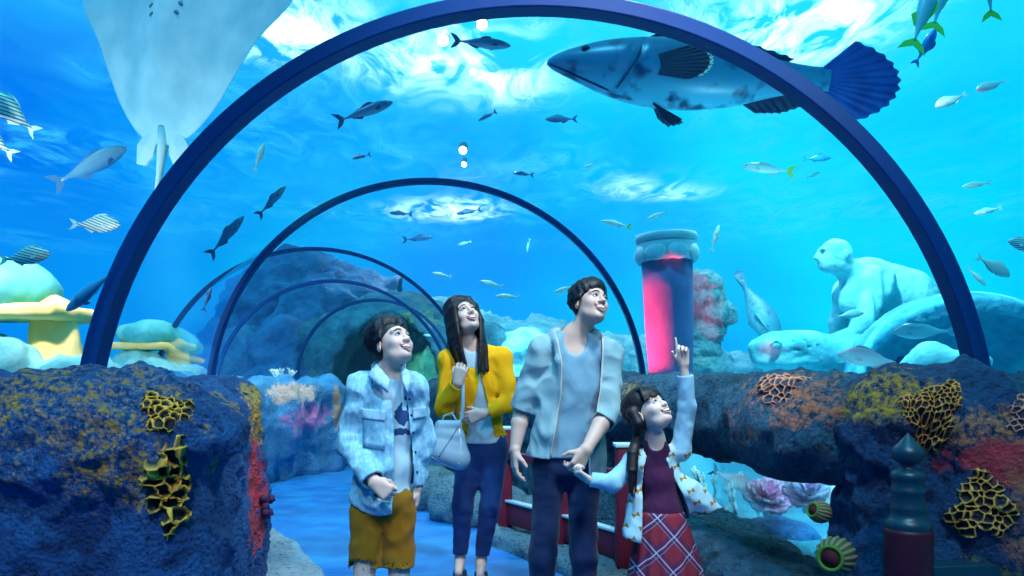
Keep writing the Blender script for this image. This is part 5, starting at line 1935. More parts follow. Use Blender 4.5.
class Person:
    def __init__(s, Y, px0, label, skin, vox=0.004):
        s.Y, s.px0 = Y, px0
        s.o = np.array(((px0-512)/F*Y, Y, 0.0))
        s.root = empty('person', s.o, label, 'person', 'family of four')
        s.skin = skin
        s.vox = vox

    def p(s, px, py, dy=0.0):
        return np.array(W(px, py, s.Y+dy))-s.o

    # ---------------- head frame
    def head_frame(s, C, k, yaw, pitch, roll):
        s.C, s.k = np.array(C, float), k
        R = Matrix.Rotation(math.radians(roll), 3, 'Y') @ Matrix.Rotation(math.radians(yaw), 3, 'Z') @ Matrix.Rotation(math.radians(-pitch), 3, 'X')
        s.R = np.array(R)

    def h(s, x, y, z):
        return s.C+s.R @ (np.array((x, y, z), float)*s.k)

    def head(s, g, neck, rn=0.052, fem=0.0, kid=0.0):
        k, h, R = s.k, s.h, s.R
        e = lambda c, r, kk: g.add(ell(h(*c), np.array(r)*k, R), kk*k)
        e((0, 0.012, 0.04), (0.074, 0.092, 0.082), 0)
        jw = 0.060-0.004*fem
        e((0, -0.028, -0.03), (jw, 0.060, 0.080), 0.03)
        g.add(rc(h(-0.030+0.004*fem, -0.028, -0.072), h(0.030-0.004*fem, -0.028, -0.072), 0.026*k), 0.03*k)
        e((0, -0.070, -0.096+0.006*kid), (0.020-0.003*fem, 0.018, 0.015), 0.03)
        for q in (-1, 1):
            e((q*0.036, -0.060, -0.024), (0.024, 0.024, 0.024), 0.025)
            g.add(rc(h(q*0.012, -0.088, 0.030), h(q*0.045, -0.072, 0.028), 0.008*k), 0.02*k)
        g.add(rc(h(0, -0.086, 0.018), h(0, -0.106+0.006*kid, -0.020), 0.006*k, 0.011*k), 0.014*k)
        e((0, -0.106+0.004*kid, -0.024), (0.011, 0.010, 0.009), 0.008)
        for q in (-1, 1):
            e((q*0.0125, -0.097, -0.027), (0.0085, 0.010, 0.008), 0.008)
            g.sub(ell(h(q*0.031, -0.101, 0.009), np.array((0.016, 0.012, 0.009))*k, R), 0.012*k)
            g.add(ell(h(q*0.0765, 0.012, -0.008), np.array((0.009, 0.021, 0.031))*k, R @ np.array(Matrix.Rotation(q*0.35, 3, 'Z'))), 0.008*k)
            g.sub(ell(h(q*0.086, 0.008, -0.004), np.array((0.006, 0.011, 0.018))*k, R), 0.006*k)
            g.sub(ell(h(q*0.0075, -0.106+0.004*kid, -0.034), np.array((0.0045, 0.004, 0.004))*k, R), 0.002)
        # open smile
        for q in (-1, 1):
            g.sub(rc(h(q*0.028, -0.079, -0.047), h(0, -0.098, -0.060), 0.0050*k, 0.0115*k), 0.006*k)
        # lips swell round it
        for q in (-1, 1):
            g.add(rc(h(q*0.022, -0.083, -0.0455), h(q*0.004, -0.0985, -0.0475), 0.0035*k, 0.0045*k), 0.006*k)
            g.add(rc(h(q*0.021, -0.081, -0.0605), h(0, -0.096, -0.0755), 0.0035*k, 0.0055*k), 0.006*k)
        # neck
        g.add(rc(h(0, 0.022, -0.055), neck, rn*0.98, rn*1.08), 0.03)

    def march(s, g, x, z, y0=-0.16):
        y = y0
        for _ in range(60):
            d = gsample(g, s.h(x, y, z))
            if d < 0.0004:
                break
            y += min(max(d*0.7, 0.0008), 0.004)/s.k
            if y > 0:
                break
        return y

    def face_parts(s, g, look=(0.35, 0.25), brow=m_hair, closed=0.42, lash=1.0):
        k, h = s.k, s.h
        for q in (-1, 1):
            c = h(q*0.031, -0.0770, 0.0085)
            e = MB().sphere(c, 0.0125*k, 18, 12, Matrix(s.R.tolist())).build('eye', m_white_eye, s.root)
            d = np.array((look[0]*0.5, -1, look[1]*0.5))
            d /= np.linalg.norm(d)
            ci = h(q*0.031+d[0]*0.0088, -0.0770+d[1]*0.0088, 0.0085+d[2]*0.0088)
            MB().sphere(ci, 0.0076*k, 14, 10).build('iris', m_pupil, e)
            # upper lid with lashes, lower lid
            pts, low = [], []
            for i in range(9):
                u = i/8*2-1
                x = q*(0.031+0.0155*u)
                arch = math.cos(u*PI/2)*0.82
                zt_ = 0.0085+0.0062*arch*(1-closed)-0.0015*u*(1 if q > 0 else 1)*0.3
                zb = 0.0085-0.0052*arch*(1-closed*0.8)
                yy = -0.0770-math.sqrt(max(0.0131**2-min((0.0155*u)**2*0.7, 0.0001)-((zt_-0.0085))**2, 1e-6))
                yb = -0.0770-math.sqrt(max(0.0129**2-min((0.0155*u)**2*0.7, 0.0001)-((zb-0.0085))**2, 1e-6))
                pts.append(h(x, yy, zt_))
                low.append(h(x, yb, zb))
            MB().tube(pts, [0.0011*k]+[0.0025*k*lash]*7+[0.0012*k], 8).build('upper_eyelid', m_pupil, e)
            vs, fs = [], []
            for (zs, sg) in ((pts, 1),):
                n0 = len(vs)
                for i in range(9):
                    lx = s.R.T @ (np.array(zs[i])-c)/k
                    for w_ in range(6):
                        th = math.atan2(lx[2], -lx[1])
                        th = th+sg*w_/5*0.7
                        rr_ = 0.01335
                        xx = lx[0]
                        rz = math.sqrt(max(rr_**2-xx*xx*0.6, 1e-7))
                        vs.append(c+s.R @ (np.array((xx, -rz*math.cos(th), rz*math.sin(th)))*k))
                for i in range(8):
                    for w_ in range(5):
                        a_ = n0+i*6+w_
                        fs.append((a_, a_+1, a_+7, a_+6))
            mesh_obj('eyelid_skin', vs, fs, s.skin, e)
            bp_ = []
            for i in range(7):
                u = i/6
                x = q*(0.014+0.036*u)
                z = 0.0285+0.0055*math.sin(PI*min(u*1.15, 1))-0.003*u
                bp_.append(h(x, s.march(g, x, z)-0.0008, z))
            MB().tube(bp_, [0.0018*k, 0.003*k, 0.0034*k, 0.0034*k, 0.003*k, 0.0022*k, 0.001*k], 8).build('eyebrow', brow, s.root)
        # mouth: dark inside, teeth, lips
        def curve(zo, yo, w, n=11):
            out = []
            for i in range(n):
                u = i/(n-1)*2-1
                x = w*u
                out.append((x, -0.0965+0.0185*u*u+yo, zo[0]+(zo[1]-zo[0])*u*u))
            return out
        dk = [h(*q) for q in curve((-0.0600, -0.048), 0.007, 0.027)]
        MB().tube(dk, [0.004*k]+[0.0085*k]*9+[0.004*k], 10).build('mouth', m_mouth, s.root)
        tt = [h(*q) for q in curve((-0.0565, -0.0480), -0.0002, 0.0235)]
        MB().tube(tt, [0.002*k]+[0.0058*k]*9+[0.002*k], 10).build('teeth', m_teeth, s.root)
        ul = [h(*q) for q in curve((-0.0485, -0.0465), -0.0035, 0.0285)]
        b = MB().tube(ul, [0.0012*k]+[0.0030*k]*9+[0.0012*k], 8)
        ll = [h(*q) for q in curve((-0.0735, -0.0480), -0.0020, 0.0285)]
        b.tube(ll, [0.0012*k]+[0.0030*k]*3+[0.0042*k]*3+[0.0030*k]*3+[0.0012*k], 8)
        b.build('lips', m_lip, s.root)

    # ---------------- hands
    def hand(s, g, wr, d, n, side, k=1.0, curls=(0.6, 0.7, 0.75, 0.8), thumb=(0.55, 0.6, 0.45), spread=0.06, tcurl=0.5):
        d = np.array(d, float)
        d /= np.linalg.norm(d)
        n = np.array(n, float)
        n -= d*(n @ d)
        n /= np.linalg.norm(n)
        t = np.cross(d, n) if side == 'R' else np.cross(n, d)     # towards the thumb
        wr = np.array(wr, float)
        u = 0.085*k
        offs = (0.030, 0.010, -0.010, -0.029)
        lens = (0.070, 0.078, 0.073, 0.057)
        for i in range(4):
            kn = wr+d*(u*(1.0-0.05*abs(i-1.2)))+t*offs[i]*k
            g.add(rc(wr+t*offs[i]*0.55*k, kn, 0.0165*k, 0.0115*k), 0.014*k)
        g.add(ell(wr+d*u*0.45+t*0.022*k+n*0.010*k, np.array((0.018, 0.018, 0.026))*k), 0.015*k)
        for i in range(4):
            a = wr+d*(u*(1.0-0.05*abs(i-1.2)))+t*offs[i]*k
            ang = 0.0
            dd = d+t*spread*(1.5-i)
            dd /= np.linalg.norm(dd)
            for j, fr_ in enumerate((0.45, 0.30, 0.25)):
                ang += curls[i]*(0.8, 1.15, 0.75)[j]
                v = dd*math.cos(ang)+n*math.sin(ang)
                b = a+v*lens[i]*k*fr_*1.05
                g.add(rc(a, b, (0.0092, 0.0085, 0.0078)[j]*k, (0.0085, 0.0078, 0.0066)[j]*k), 0.003*k)
                a = b
        a = wr+d*0.028*k+t*0.026*k+n*0.006*k
        v = d*thumb[0]+t*thumb[1]+n*thumb[2]
        v /= np.linalg.norm(v)
        b = a+v*0.042*k
        g.add(rc(a, b, 0.0135*k, 0.0105*k), 0.010*k)
        v2 = v*math.cos(tcurl)+(d*0.8-t*0.5+n*0.3)/np.linalg.norm(d*0.8-t*0.5+n*0.3)*math.sin(tcurl)
        v2 /= np.linalg.norm(v2)
        c = b+v2*0.030*k
        g.add(rc(b, c, 0.0102*k, 0.0082*k), 0.003*k)

    # ---------------- hair
    def locks(s, g, n=70, crown=(0.0, 0.03), front=72, side=98, back=128, rad=0.0125, off=0.012, seed=1, part=None, lift=0.0, jit=8, kk=0.009, cap=True, sweep=0.0):
        r = random.Random(seed)
        k = s.k
        cc, rr = np.array((0, 0.012, 0.04)), np.array((0.074, 0.092, 0.082))
        if cap:
            g.add(ell(s.h(0, 0.018, 0.050), (rr+np.array((0.006, 0.004, 0.006)))*k, s.R), 0.0)
            g.add(ell(s.h(0, 0.045, 0.005), np.array((0.070, 0.060, 0.07))*k, s.R), 0.02)
            # keep the face free
            fc = ell(s.h(0, -0.085, -0.035), np.array((0.066, 0.075, 0.088))*k, s.R)
            g.sub(fc, 0.006)
            for q in (-1, 1):
                g.sub(ell(s.h(q*0.08, -0.015, -0.03), np.array((0.03, 0.036, 0.045))*k, s.R), 0.004)
        for i in range(n):
            a = 2*PI*(i+r.uniform(-.4, .4))/n          # 0 = face
            ca = math.cos(a)
            tm = (side+(front-side)*max(ca, 0)**1.3) if ca > 0 else (side+(back-side)*(-ca)**0.8)
            tm += r.uniform(-jit, jit)
            pts = []
            o_ = off*r.uniform(0.75, 1.35)
            m = 6
            for j in range(m+1):
                u = j/m
                th = math.radians(8+(tm-8)*u)
                az = a+sweep*u*u+r.uniform(-.03, .03)
                dv = np.array((math.sin(th)*math.sin(az), -math.sin(th)*math.cos(az)+crown[1]*0, math.cos(th)))
                q = cc+(rr+o_*(0.30+0.70*math.sin(PI*min(u*0.92+0.08, 1)))+lift*u)*dv+np.array((crown[0], crown[1], 0))*(1-u)*0.6
                pts.append(s.h(*q))
            rd = rad*k*r.uniform(0.8, 1.2)
            for j in range(m):
                f0, f1 = 1-0.8*(j/m)**1.7, 1-0.8*((j+1)/m)**1.7
                g.add(rc(pts[j], pts[j+1], rd*f0, rd*f1), kk)

    def strand(s, g, pts, r0, r1, kk=0.006):
        n = len(pts)-1
        for j in range(n):
            g.add(rc(pts[j], pts[j+1], r0+(r1-r0)*(j/n), r0+(r1-r0)*((j+1)/n)), kk)

    def part(s, name, g, m, post=None, parent=None):
        return g.build(name, m, parent or s.root, post if name == 'body' else relax)


def crease(amp, scale, seed=0, stretch=(1, 1, 1)):
    def f(P):
        Q = (P[0]*stretch[0], P[1]*stretch[1], P[2]*stretch[2])
        a = fbm(Q, scale, 2, 0.5, seed, ridged=True)
        b = fbm(Q, scale*0.4, 2, 0.5, seed+5)
        return -amp*(np.clip(a, -0.4, 0.6)+0.8*b)
    return f


def relax(V, Q, it=3):
    V = V.copy()
    for _ in range(it):
        S = np.zeros_like(V)
        C = np.zeros(len(V))
        for a in range(4):
            b = (a+1) % 4
            np.add.at(S, Q[:, a], V[Q[:, b]])
            np.add.at(S, Q[:, b], V[Q[:, a]])
            np.add.at(C, Q[:, a], 1)
            np.add.at(C, Q[:, b], 1)
        V = V*0.45+0.55*S/np.maximum(C, 1)[:, None]
    return V


def shell(lo, hi, vox, outer, inner, cuts=(), subs=(), wr=None, extra=()):
    """cloth of real thickness: outer shapes minus inner shapes, minus openings"""
    g = Grid(lo, hi, vox)
    for pr, k in outer:
        g.add(pr, k)
    if wr is not None:
        g.disp(wr)
    if inner:
        gi = g.like()
        for pr, k in inner:
            gi.add(pr, k)
        if wr is not None:
            gi.disp(wr)
        g.F = np.maximum(g.F, -gi.F)
    for pr, k in extra:
        g.add(pr, k)
    for c in cuts:
        g.cut(c(g.P()))
    for pr, k in subs:
        g.sub(pr, k)
    return g


def cuff(cf, d, R=0.09, L=0.13):
    d = np.array(d, float)
    d = d/np.linalg.norm(d)
    Q = np.array(Vector(d).to_track_quat('Z', 'Y').to_matrix())
    return rbox(np.array(cf)+d*L/2, (R, R, L/2), 0.0, Q), 0.0


def shoe(P, an, toe, m, name='shoe', k=1.0):
    """a low sneaker with a white sole, from the ankle joint towards a toe direction in plan"""
    d = np.array((toe[0], toe[1], 0.0))
    d /= np.linalg.norm(d)
    a = np.array((an[0], an[1], 0.0))
    heel, ball, tip = a-d*0.045*k, a+d*0.11*k, a+d*0.175*k
    z = np.array((0, 0, 1.0))
    g = Grid(np.minimum(heel, tip)-0.08*k, np.maximum(heel, tip)+np.array((0.08, 0.08, 0.16))*k, 0.004)
    g.add(rc(heel+z*0.045*k, ball+z*0.040*k, 0.036*k, 0.040*k))
    g.add(rc(ball+z*0.040*k, tip+z*0.030*k, 0.040*k, 0.028*k), 0.02)
    g.add(rc(a+z*0.05*k, a+z*0.10*k, 0.042*k, 0.040*k), 0.03)
    g.cut((0.022*k)-g.P()[2])
    g.cut(g.P()[2]-0.105*k)
    o = g.build(name, m, P.root)
    g = Grid(np.minimum(heel, tip)-0.08*k, np.maximum(heel, tip)+np.array((0.08, 0.08, 0.1))*k, 0.004)
    g.add(rc(heel+z*0.02*k, ball+z*0.02*k, 0.041*k, 0.045*k))
    g.add(rc(ball+z*0.02*k, tip+z*0.02*k, 0.045*k, 0.034*k), 0.02)
    g.cut(g.P()[2]-0.028*k)
    g.cut(0.0-g.P()[2])
    g.build('sole', m_sole, o)
    b = MB()
    sd = np.cross(d, z)
    for i in range(4):
        c = a+d*(0.045+0.022*i)*k+z*(0.088-0.006*i)*k
        b.tube([c-sd*0.022*k, c+z*0.006*k, c+sd*0.022*k], 0.0032*k, 6)
    b.build('laces', m_sole, o)
    return o
# ------------------------------------------------------------------ the tall man
m_skin_m = skin_mat('skin_man', (0.58, 0.37, 0.29))
M_ = Person(3.65, 568, 'tall young man in a pale hooded jacket holding the little girl by the hand', m_skin_m)
p = M_.p
neck = p(575, 337, 0.03)
shR, elR, wrR = p(541, 353, 0.02), p(522, 409, 0.05), p(515, 450, -0.01)
shL, elL, wrL = p(606, 355, 0.02), p(608, 412, -0.04), p(586, 450, -0.20)
hipR, knR, anR = p(549, 468, 0.02), p(543, 556, 0.0), p(541, 634, 0.05)
hipL, knL, anL = p(583, 468, 0.02), p(584, 556, -0.01), p(586, 636, 0.03)
chest, waist, pelv = p(572, 388, 0.02), p(569, 428, 0.02), p(567, 462, 0.03)
M_.head_frame(p(590.5, 305, -0.01), 0.93, 27, 27, 15)
g = Grid(np.array((-0.36, -0.32, -0.02)), np.array((0.34, 0.24, 1.72)), 0.004)
M_.head(g, neck, 0.049)
g.add(rc(neck, p(572, 366, 0.03), 0.056, 0.085), 0.04)
g.add(rc(shR, shL, 0.045), 0.05)
for q in (shR, shL):
    g.add(rc(neck, q, 0.045, 0.04), 0.03)
g.add(ell(chest, (0.145, 0.085, 0.16)), 0.06)
g.add(ell(waist, (0.125, 0.078, 0.14)), 0.06)
g.add(ell(pelv, (0.14, 0.085, 0.11)), 0.06)
for sh, el, wr in ((shR, elR, wrR), (shL, elL, wrL)):
    g.add(rc(sh, el, 0.047, 0.040), 0.03)
    g.add(rc(el, el+(wr-el)*0.35, 0.039, 0.041), 0.02)
    g.add(rc(el+(wr-el)*0.35, wr, 0.041, 0.026), 0.01)
for hi, kn, an in ((hipR, knR, anR), (hipL, knL, anL)):
    g.add(rc(hi, kn, 0.072, 0.05), 0.04)
    g.add(rc(kn, an+np.array((0, 0, 0.02)), 0.05, 0.034), 0.02)
    g.add(rc(an, an+np.array((0, -0.14, -0.035)), 0.033, 0.026), 0.02)
M_.hand(g, wrR, (-0.03, -0.12, -1), (1, 0.25, 0), 'R', 1.0, (0.35, 0.42, 0.48, 0.52))
M_.hand(g, wrL, (-0.5, -0.2, -0.85), (-0.45, 0.75, 0.1), 'L', 1.0, (0.85, 0.95, 0.95, 0.9), (0.5, 0.7, 0.5), 0.03, 0.6)
M_.part('body', g, m_skin_m)
M_.face_parts(g, (0.3, 0.35))
g = Grid(M_.C-0.17, M_.C+0.17, 0.0035)
M_.locks(g, 120, (0.01, 0.035), front=62, side=92, back=125, rad=0.011, off=0.022, seed=3, jit=9, sweep=0.35)
for q in (-1, 1):
    for j in range(3):
        M_.strand(g, [M_.h(q*0.072, -0.02+0.018*j, 0.06), M_.h(q*0.083, -0.024+0.018*j, 0.015), M_.h(q*0.078, -0.02+0.018*j, -0.012-0.012*j)], 0.010, 0.003, 0.009)
M_.part('hair', g, m_hair)
# T-shirt with a scooped neck
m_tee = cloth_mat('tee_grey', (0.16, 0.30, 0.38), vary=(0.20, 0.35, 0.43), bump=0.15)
sub_neck = [(ell(p(577, 337, -0.10), (0.066, 0.13, 0.088)), 0.01)]
o_ = [(rc(shR, shL, 0.056), 0.05), (ell(chest, (0.158, 0.100, 0.165)), 0.06), (ell(waist, (0.142, 0.100, 0.15)), 0.06), (ell(pelv, (0.160, 0.114, 0.15)), 0.05), (rc(neck-np.array((0, 0, 0.01)), p(572, 372, 0.03), 0.066, 0.09), 0.04), (rc(neck, shR, 0.055, 0.05), 0.03), (rc(neck, shL, 0.055, 0.05), 0.03)]
g = shell((-0.26, -0.2, 0.72), (0.26, 0.2, 1.45), 0.005, o_, None, [lambda P: (p(0, 457)[2])-P[2], lambda P: P[2]-p(0, 332)[2]], sub_neck, crease(0.011, 8, 4, (1, 1, 0.7)))
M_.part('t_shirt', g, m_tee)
# jacket
m_jkt = cloth_mat('jacket_pale', (0.19, 0.33, 0.36), vary=(0.27, 0.41, 0.43), vscale=5, bump=0.2)
cufR, cufL = elR+(wrR-elR)*0.02, elL+(wrL-elL)*0.28


def jacket_sets(i):
    out = [(rc(shR, shL, 0.055+i), 0.05), (ell(chest, (0.164+i, 0.116+i, 0.175+i)), 0.06), (ell(waist, (0.156+i, 0.112+i, 0.16)), 0.06), (ell(pelv, (0.184+i, 0.136+i, 0.32)), 0.05),
           (rc(neck-np.array((0, 0, 0.01)), shR, 0.062+i, 0.056+i), 0.04), (rc(neck-np.array((0, 0, 0.01)), shL, 0.062+i, 0.056+i), 0.04)]
    ex = 0.06 if i < 0 else 0.04
    for sh, el, cf in ((shR, elR, cufR), (shL, elL, cufL)):
        d = (cf-el)
        d = d/(np.linalg.norm(d)+1e-6) if np.linalg.norm(d) > 0.02 else np.array((0, 0, -1.0))
        out += [(rc(sh, el, 0.057+i, 0.051+i), 0.04), (rc(el, cf+d*ex, 0.051+i, 0.050+i), 0.015)]
    if i < 0:
        out.append((rc(neck+np.array((0, -0.01, 0.12)), neck-np.array((0, 0, 0.03)), 0.062, 0.066), 0.03))
    return out


def opening(P, lpts, rpts, yb):
    """negative inside the open front, between two edges given as (z, x)"""
    z = P[2]
    zs = [q[0] for q in lpts][::-1]
    xl = np.interp(z, zs, [q[1] for q in lpts][::-1])
    zs = [q[0] for q in rpts][::-1]
    xr = np.interp(z, zs, [q[1] for q in rpts][::-1])
    return np.maximum(np.maximum(xl-P[0], P[0]-xr), P[1]-yb)


lp = [(p(556, y)[2], p(x, y)[0]) for x, y in ((556, 335), (561, 365), (560, 395), (554, 430), (549, 462), (549, 490))]
rp_ = [(p(556, y)[2], p(x, y)[0]) for x, y in ((601, 335), (600, 365), (597, 395), (590, 430), (587, 462), (588, 492))]


def hemcut(P):
    # the near panel hangs shorter on one side
    return (np.where(P[0] < 0.02, p(0, 458)[2], p(0, 486)[2])+0.10*np.clip(P[0]+0.0, -0.2, 0)*-0.3)-P[2]


hood = []
for sx in (-1, 1):
    pts = [neck+np.array((sx*0.066, -0.118, -0.21)), neck+np.array((sx*0.078, -0.118, -0.12)), neck+np.array((sx*0.085, -0.085, -0.03)), neck+np.array((sx*0.098, -0.01, 0.01)), neck+np.array((sx*0.085, 0.06, 0.03)), neck+np.array((0, 0.10, 0.03))]
    for a, b in zip(pts[:-1], pts[1:]):
        hood.append((rc(a, b, 0.022, 0.028), 0.02))
g = shell((-0.36, -0.24, 0.66), (0.34, 0.24, 1.46), 0.005, jacket_sets(0.0), jacket_sets(-0.012), [hemcut, lambda P: -opening(P, lp, rp_, 0.0), lambda P: P[2]-(neck[2]+0.055)],
          [cuff(cufR, elR-shR), cuff(cufL, wrL-elL)], crease(0.024, 6.5, 2, (1, 1, 0.75)), hood)
jk = M_.part('jacket', g, m_jkt)
m_trim = cloth_mat('jacket_zip', (0.50, 0.48, 0.42))
gb = Grid((-0.36, -0.3, 0.66), (0.34, 0.24, 1.46), 0.03)


def front_y(obj_bvh, x, z):
    h_ = obj_bvh.ray_cast(Vector((x, -0.6, z)), Vector((0, 1, 0)))
    return h_[0] if h_[0] is not None else None


jb = bvh(jk)
for pts, dx in ((lp, -0.004), (rp_, 0.004)):
    path = []
    for z in np.linspace(pts[0][0]-0.02, pts[-1][0]+0.06, 26):
        x = float(np.interp(z, [q[0] for q in pts][::-1], [q[1] for q in pts][::-1]))+dx
        h_ = front_y(jb, x, z)
        if h_ is not None:
            path.append(h_+Vector((0, -0.001, 0)))
    path = [q for i, q in enumerate(path) if i == 0 or abs(q.y-path[i-1].y) < 0.03]
    if len(path) > 3:
        MB().tube(path, 0.0045, 8).build('zip_edge', m_trim, jk)
# jeans
m_jean = cloth_mat('jeans_navy', (0.004, 0.013, 0.045), vary=(0.007, 0.021, 0.07), vscale=6, bump=0.2)
o_ = [(ell(pelv, (0.156, 0.105, 0.13)), 0), (ell(waist-np.array((0, 0, 0.04)), (0.140, 0.094, 0.08)), 0.05)]
for hi, kn, an in ((hipR, knR, anR), (hipL, knL, anL)):
    o_ += [(rc(hi, kn, 0.079, 0.061), 0.025), (rc(kn, an+np.array((0, 0, 0.01)), 0.061, 0.054), 0.03)]
g = shell((-0.3, -0.2, -0.02), (0.3, 0.24, 0.95), 0.006, o_, None, [lambda P: 0.035-P[2], lambda P: P[2]-0.845], (), crease(0.008, 9, 8, (1, 1, 0.9)))
M_.part('jeans', g, m_jean)
for an in (anR, anL):
    shoe(M_, an, (0.05, -1), m_sneak)
m_strap = mat('watch', (0.03, 0.03, 0.04), rough=0.4)

# ------------------------------------------------------------------ the woman
m_skin_w = skin_mat('skin_woman', (0.66, 0.45, 0.37))
Wm = Person(4.3, 480, 'long haired woman in a mustard yellow cardigan and blue jeans carrying a pale handbag', m_skin_w)
p = Wm.p
neck = p(470, 346, 0.03)
shR, elR, wrR = p(450, 361, 0.02), p(444, 408, -0.05), p(458, 383, -0.16)
shL, elL, wrL = p(502, 359, 0.02), p(510, 403, -0.03), p(483, 414, -0.15)
hipR, knR, anR = p(469, 452, 0.03), p(463, 505, 0.0), p(460, 560, 0.06)
hipL, knL, anL = p(494, 452, 0.03), p(490, 505, -0.02), p(481, 562, 0.02)
chest, waist, pelv = p(476, 388, 0.02), p(479, 418, 0.02), p(482, 445, 0.03)
Wm.head_frame(p(464, 318, 0.0), 0.97, 30, 26, -10)
g = Grid(np.array((-0.32, -0.30, -0.02)), np.array((0.26, 0.24, 1.70)), 0.004)
Wm.head(g, neck, 0.041, fem=1)
g.add(rc(neck, p(473, 372, 0.03), 0.048, 0.075), 0.04)
g.add(rc(shR, shL, 0.036), 0.05)
for q in (shR, shL):
    g.add(rc(neck, q, 0.036, 0.032), 0.03)
g.add(ell(chest, (0.115, 0.080, 0.14)), 0.06)
g.add(ell(waist, (0.095, 0.065, 0.12)), 0.05)
g.add(ell(pelv, (0.125, 0.085, 0.10)), 0.05)
for sh, el, wr in ((shR, elR, wrR), (shL, elL, wrL)):
    g.add(rc(sh, el, 0.036, 0.032), 0.03)
    g.add(rc(el, wr, 0.032, 0.022), 0.015)
for hi, kn, an in ((hipR, knR, anR), (hipL, knL, anL)):
    g.add(rc(hi, kn, 0.068, 0.045), 0.04)
    g.add(rc(kn, an, 0.043, 0.028), 0.02)
    g.add(rc(an, an+np.array((0.0, -0.13, -0.04)), 0.03, 0.022), 0.02)
Wm.hand(g, wrR, (0.25, -0.1, 1), (0.1, 1, 0), 'R', 0.92, (0.75, 0.85, 0.9, 0.95), (0.6, 0.5, 0.5))
Wm.hand(g, wrL, (-0.95, -0.12, -0.25), (-0.1, 1, 0.1), 'L', 0.92, (0.45, 0.55, 0.6, 0.65), (0.6, 0.5, 0.5), 0.05)
Wm.part('body', g, m_skin_w)
Wm.face_parts(g, (0.3, 0.3), m_hairb)
g = Grid(p(440, 380, -0.2), p(505, 292, 0.2), 0.0035)
Wm.locks(g, 60, (-0.01, 0.0), front=20, side=92, back=120, rad=0.014, off=0.014, seed=8, jit=4)
r_ = random.Random(12)
s_jit = lambda r: np.array((r.uniform(-.002, .002), r.uniform(-.002, .002), r.uniform(-.015, .015)))
for q in (-1, 1):                                   # long hair falling past the shoulders, parted over the forehead
    for j in range(34):
        u = j/33
        az = math.radians(46+122*u+r_.uniform(-3, 3))
        dx, dy = q*math.sin(az), -math.cos(az)
        top = Wm.h(q*0.012*(1-u)+0.0, -0.015+0.05*u, 0.128)
        a = Wm.h(0.068*dx, 0.012+0.085*dy, 0.10)
        b = Wm.h(0.088*dx, 0.012+0.100*dy, 0.035)
        c = Wm.h(0.102*dx, 0.016+0.100*dy+0.012, -0.045)
        end_x = p(467-22*u+r_.uniform(-3, 3), 0)[0] if q < 0 else p(479+23*u+r_.uniform(-3, 3), 0)[0]
        ez = p(0, (371 if q > 0 else 370-8*u)+r_.uniform(-6, 4))[2]
        front = 1-u
        ey = -0.125+0.20*u+r_.uniform(-0.012, 0.012)
        f_ = r_.uniform(0.3, 0.7)
        b = b+s_jit(r_)
        e1 = np.array((c[0]*(1-f_)+end_x*f_+q*0.008, c[1]*(0.85-f_)+ey*(0.15+f_)-0.01, c[2]*(1-f_)+ez*f_+0.01))
        e2 = np.array((end_x, ey, ez))
        Wm.strand(g, [top, a, b, c, e1, e2], 0.0145, 0.0045, 0.014)
Wm.part('hair', g, m_hairb)
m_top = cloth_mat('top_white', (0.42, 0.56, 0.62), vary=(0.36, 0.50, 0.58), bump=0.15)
o_ = [(rc(shR, shL, 0.046), 0.05), (ell(chest, (0.127, 0.094, 0.15)), 0.06), (ell(waist, (0.108, 0.082, 0.14)), 0.05), (ell(pelv, (0.143, 0.107, 0.12)), 0.05), (rc(p(470, 349, 0.02), p(472, 366, 0.02), 0.056, 0.07), 0.04)]
g = shell((-0.26, -0.2, 0.68), (0.26, 0.2, 1.40), 0.005, o_, None, [lambda P: p(0, 443)[2]-P[2], lambda P: P[2]-p(0, 345)[2]], [(ell(p(472, 344, -0.06), (0.052, 0.08, 0.045)), 0.01)], crease(0.006, 9, 14, (1, 1, 0.6)))
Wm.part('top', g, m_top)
m_card = cloth_mat('cardigan_mustard', (0.80, 0.36, 0.002), vary=(0.86, 0.42, 0.004), bump=0.35, bscale=220, sheen=0.0)


def card_sets(i):
    out = [(rc(shR, shL, 0.050+i), 0.05), (rc(neck-np.array((0, 0, 0.02)), shR, 0.05+i, 0.048+i), 0.04), (rc(neck-np.array((0, 0, 0.02)), shL, 0.05+i, 0.048+i), 0.04), (ell(chest, (0.138+i, 0.106+i, 0.155+i)), 0.06), (ell(waist, (0.124+i, 0.096+i, 0.15)), 0.05), (ell(pelv, (0.150+i, 0.112+i, 0.12)), 0.05)]
    ex = 0.08 if i < 0 else 0.0
    for sh, el, wr in ((shR, elR, wrR), (shL, elL, wrL)):
        d = (wr-el)/np.linalg.norm(wr-el)
        out += [(rc(sh, el, 0.054+i, 0.049+i), 0.04), (rc(el, wr-d*0.01+d*(ex or 0.03), 0.049+i, 0.036+i), 0.02)]
    if i < 0:
        out.append((rc(neck+np.array((0, -0.02, 0.12)), p(472, 360, 0.0), 0.050, 0.055), 0.03))
    return out


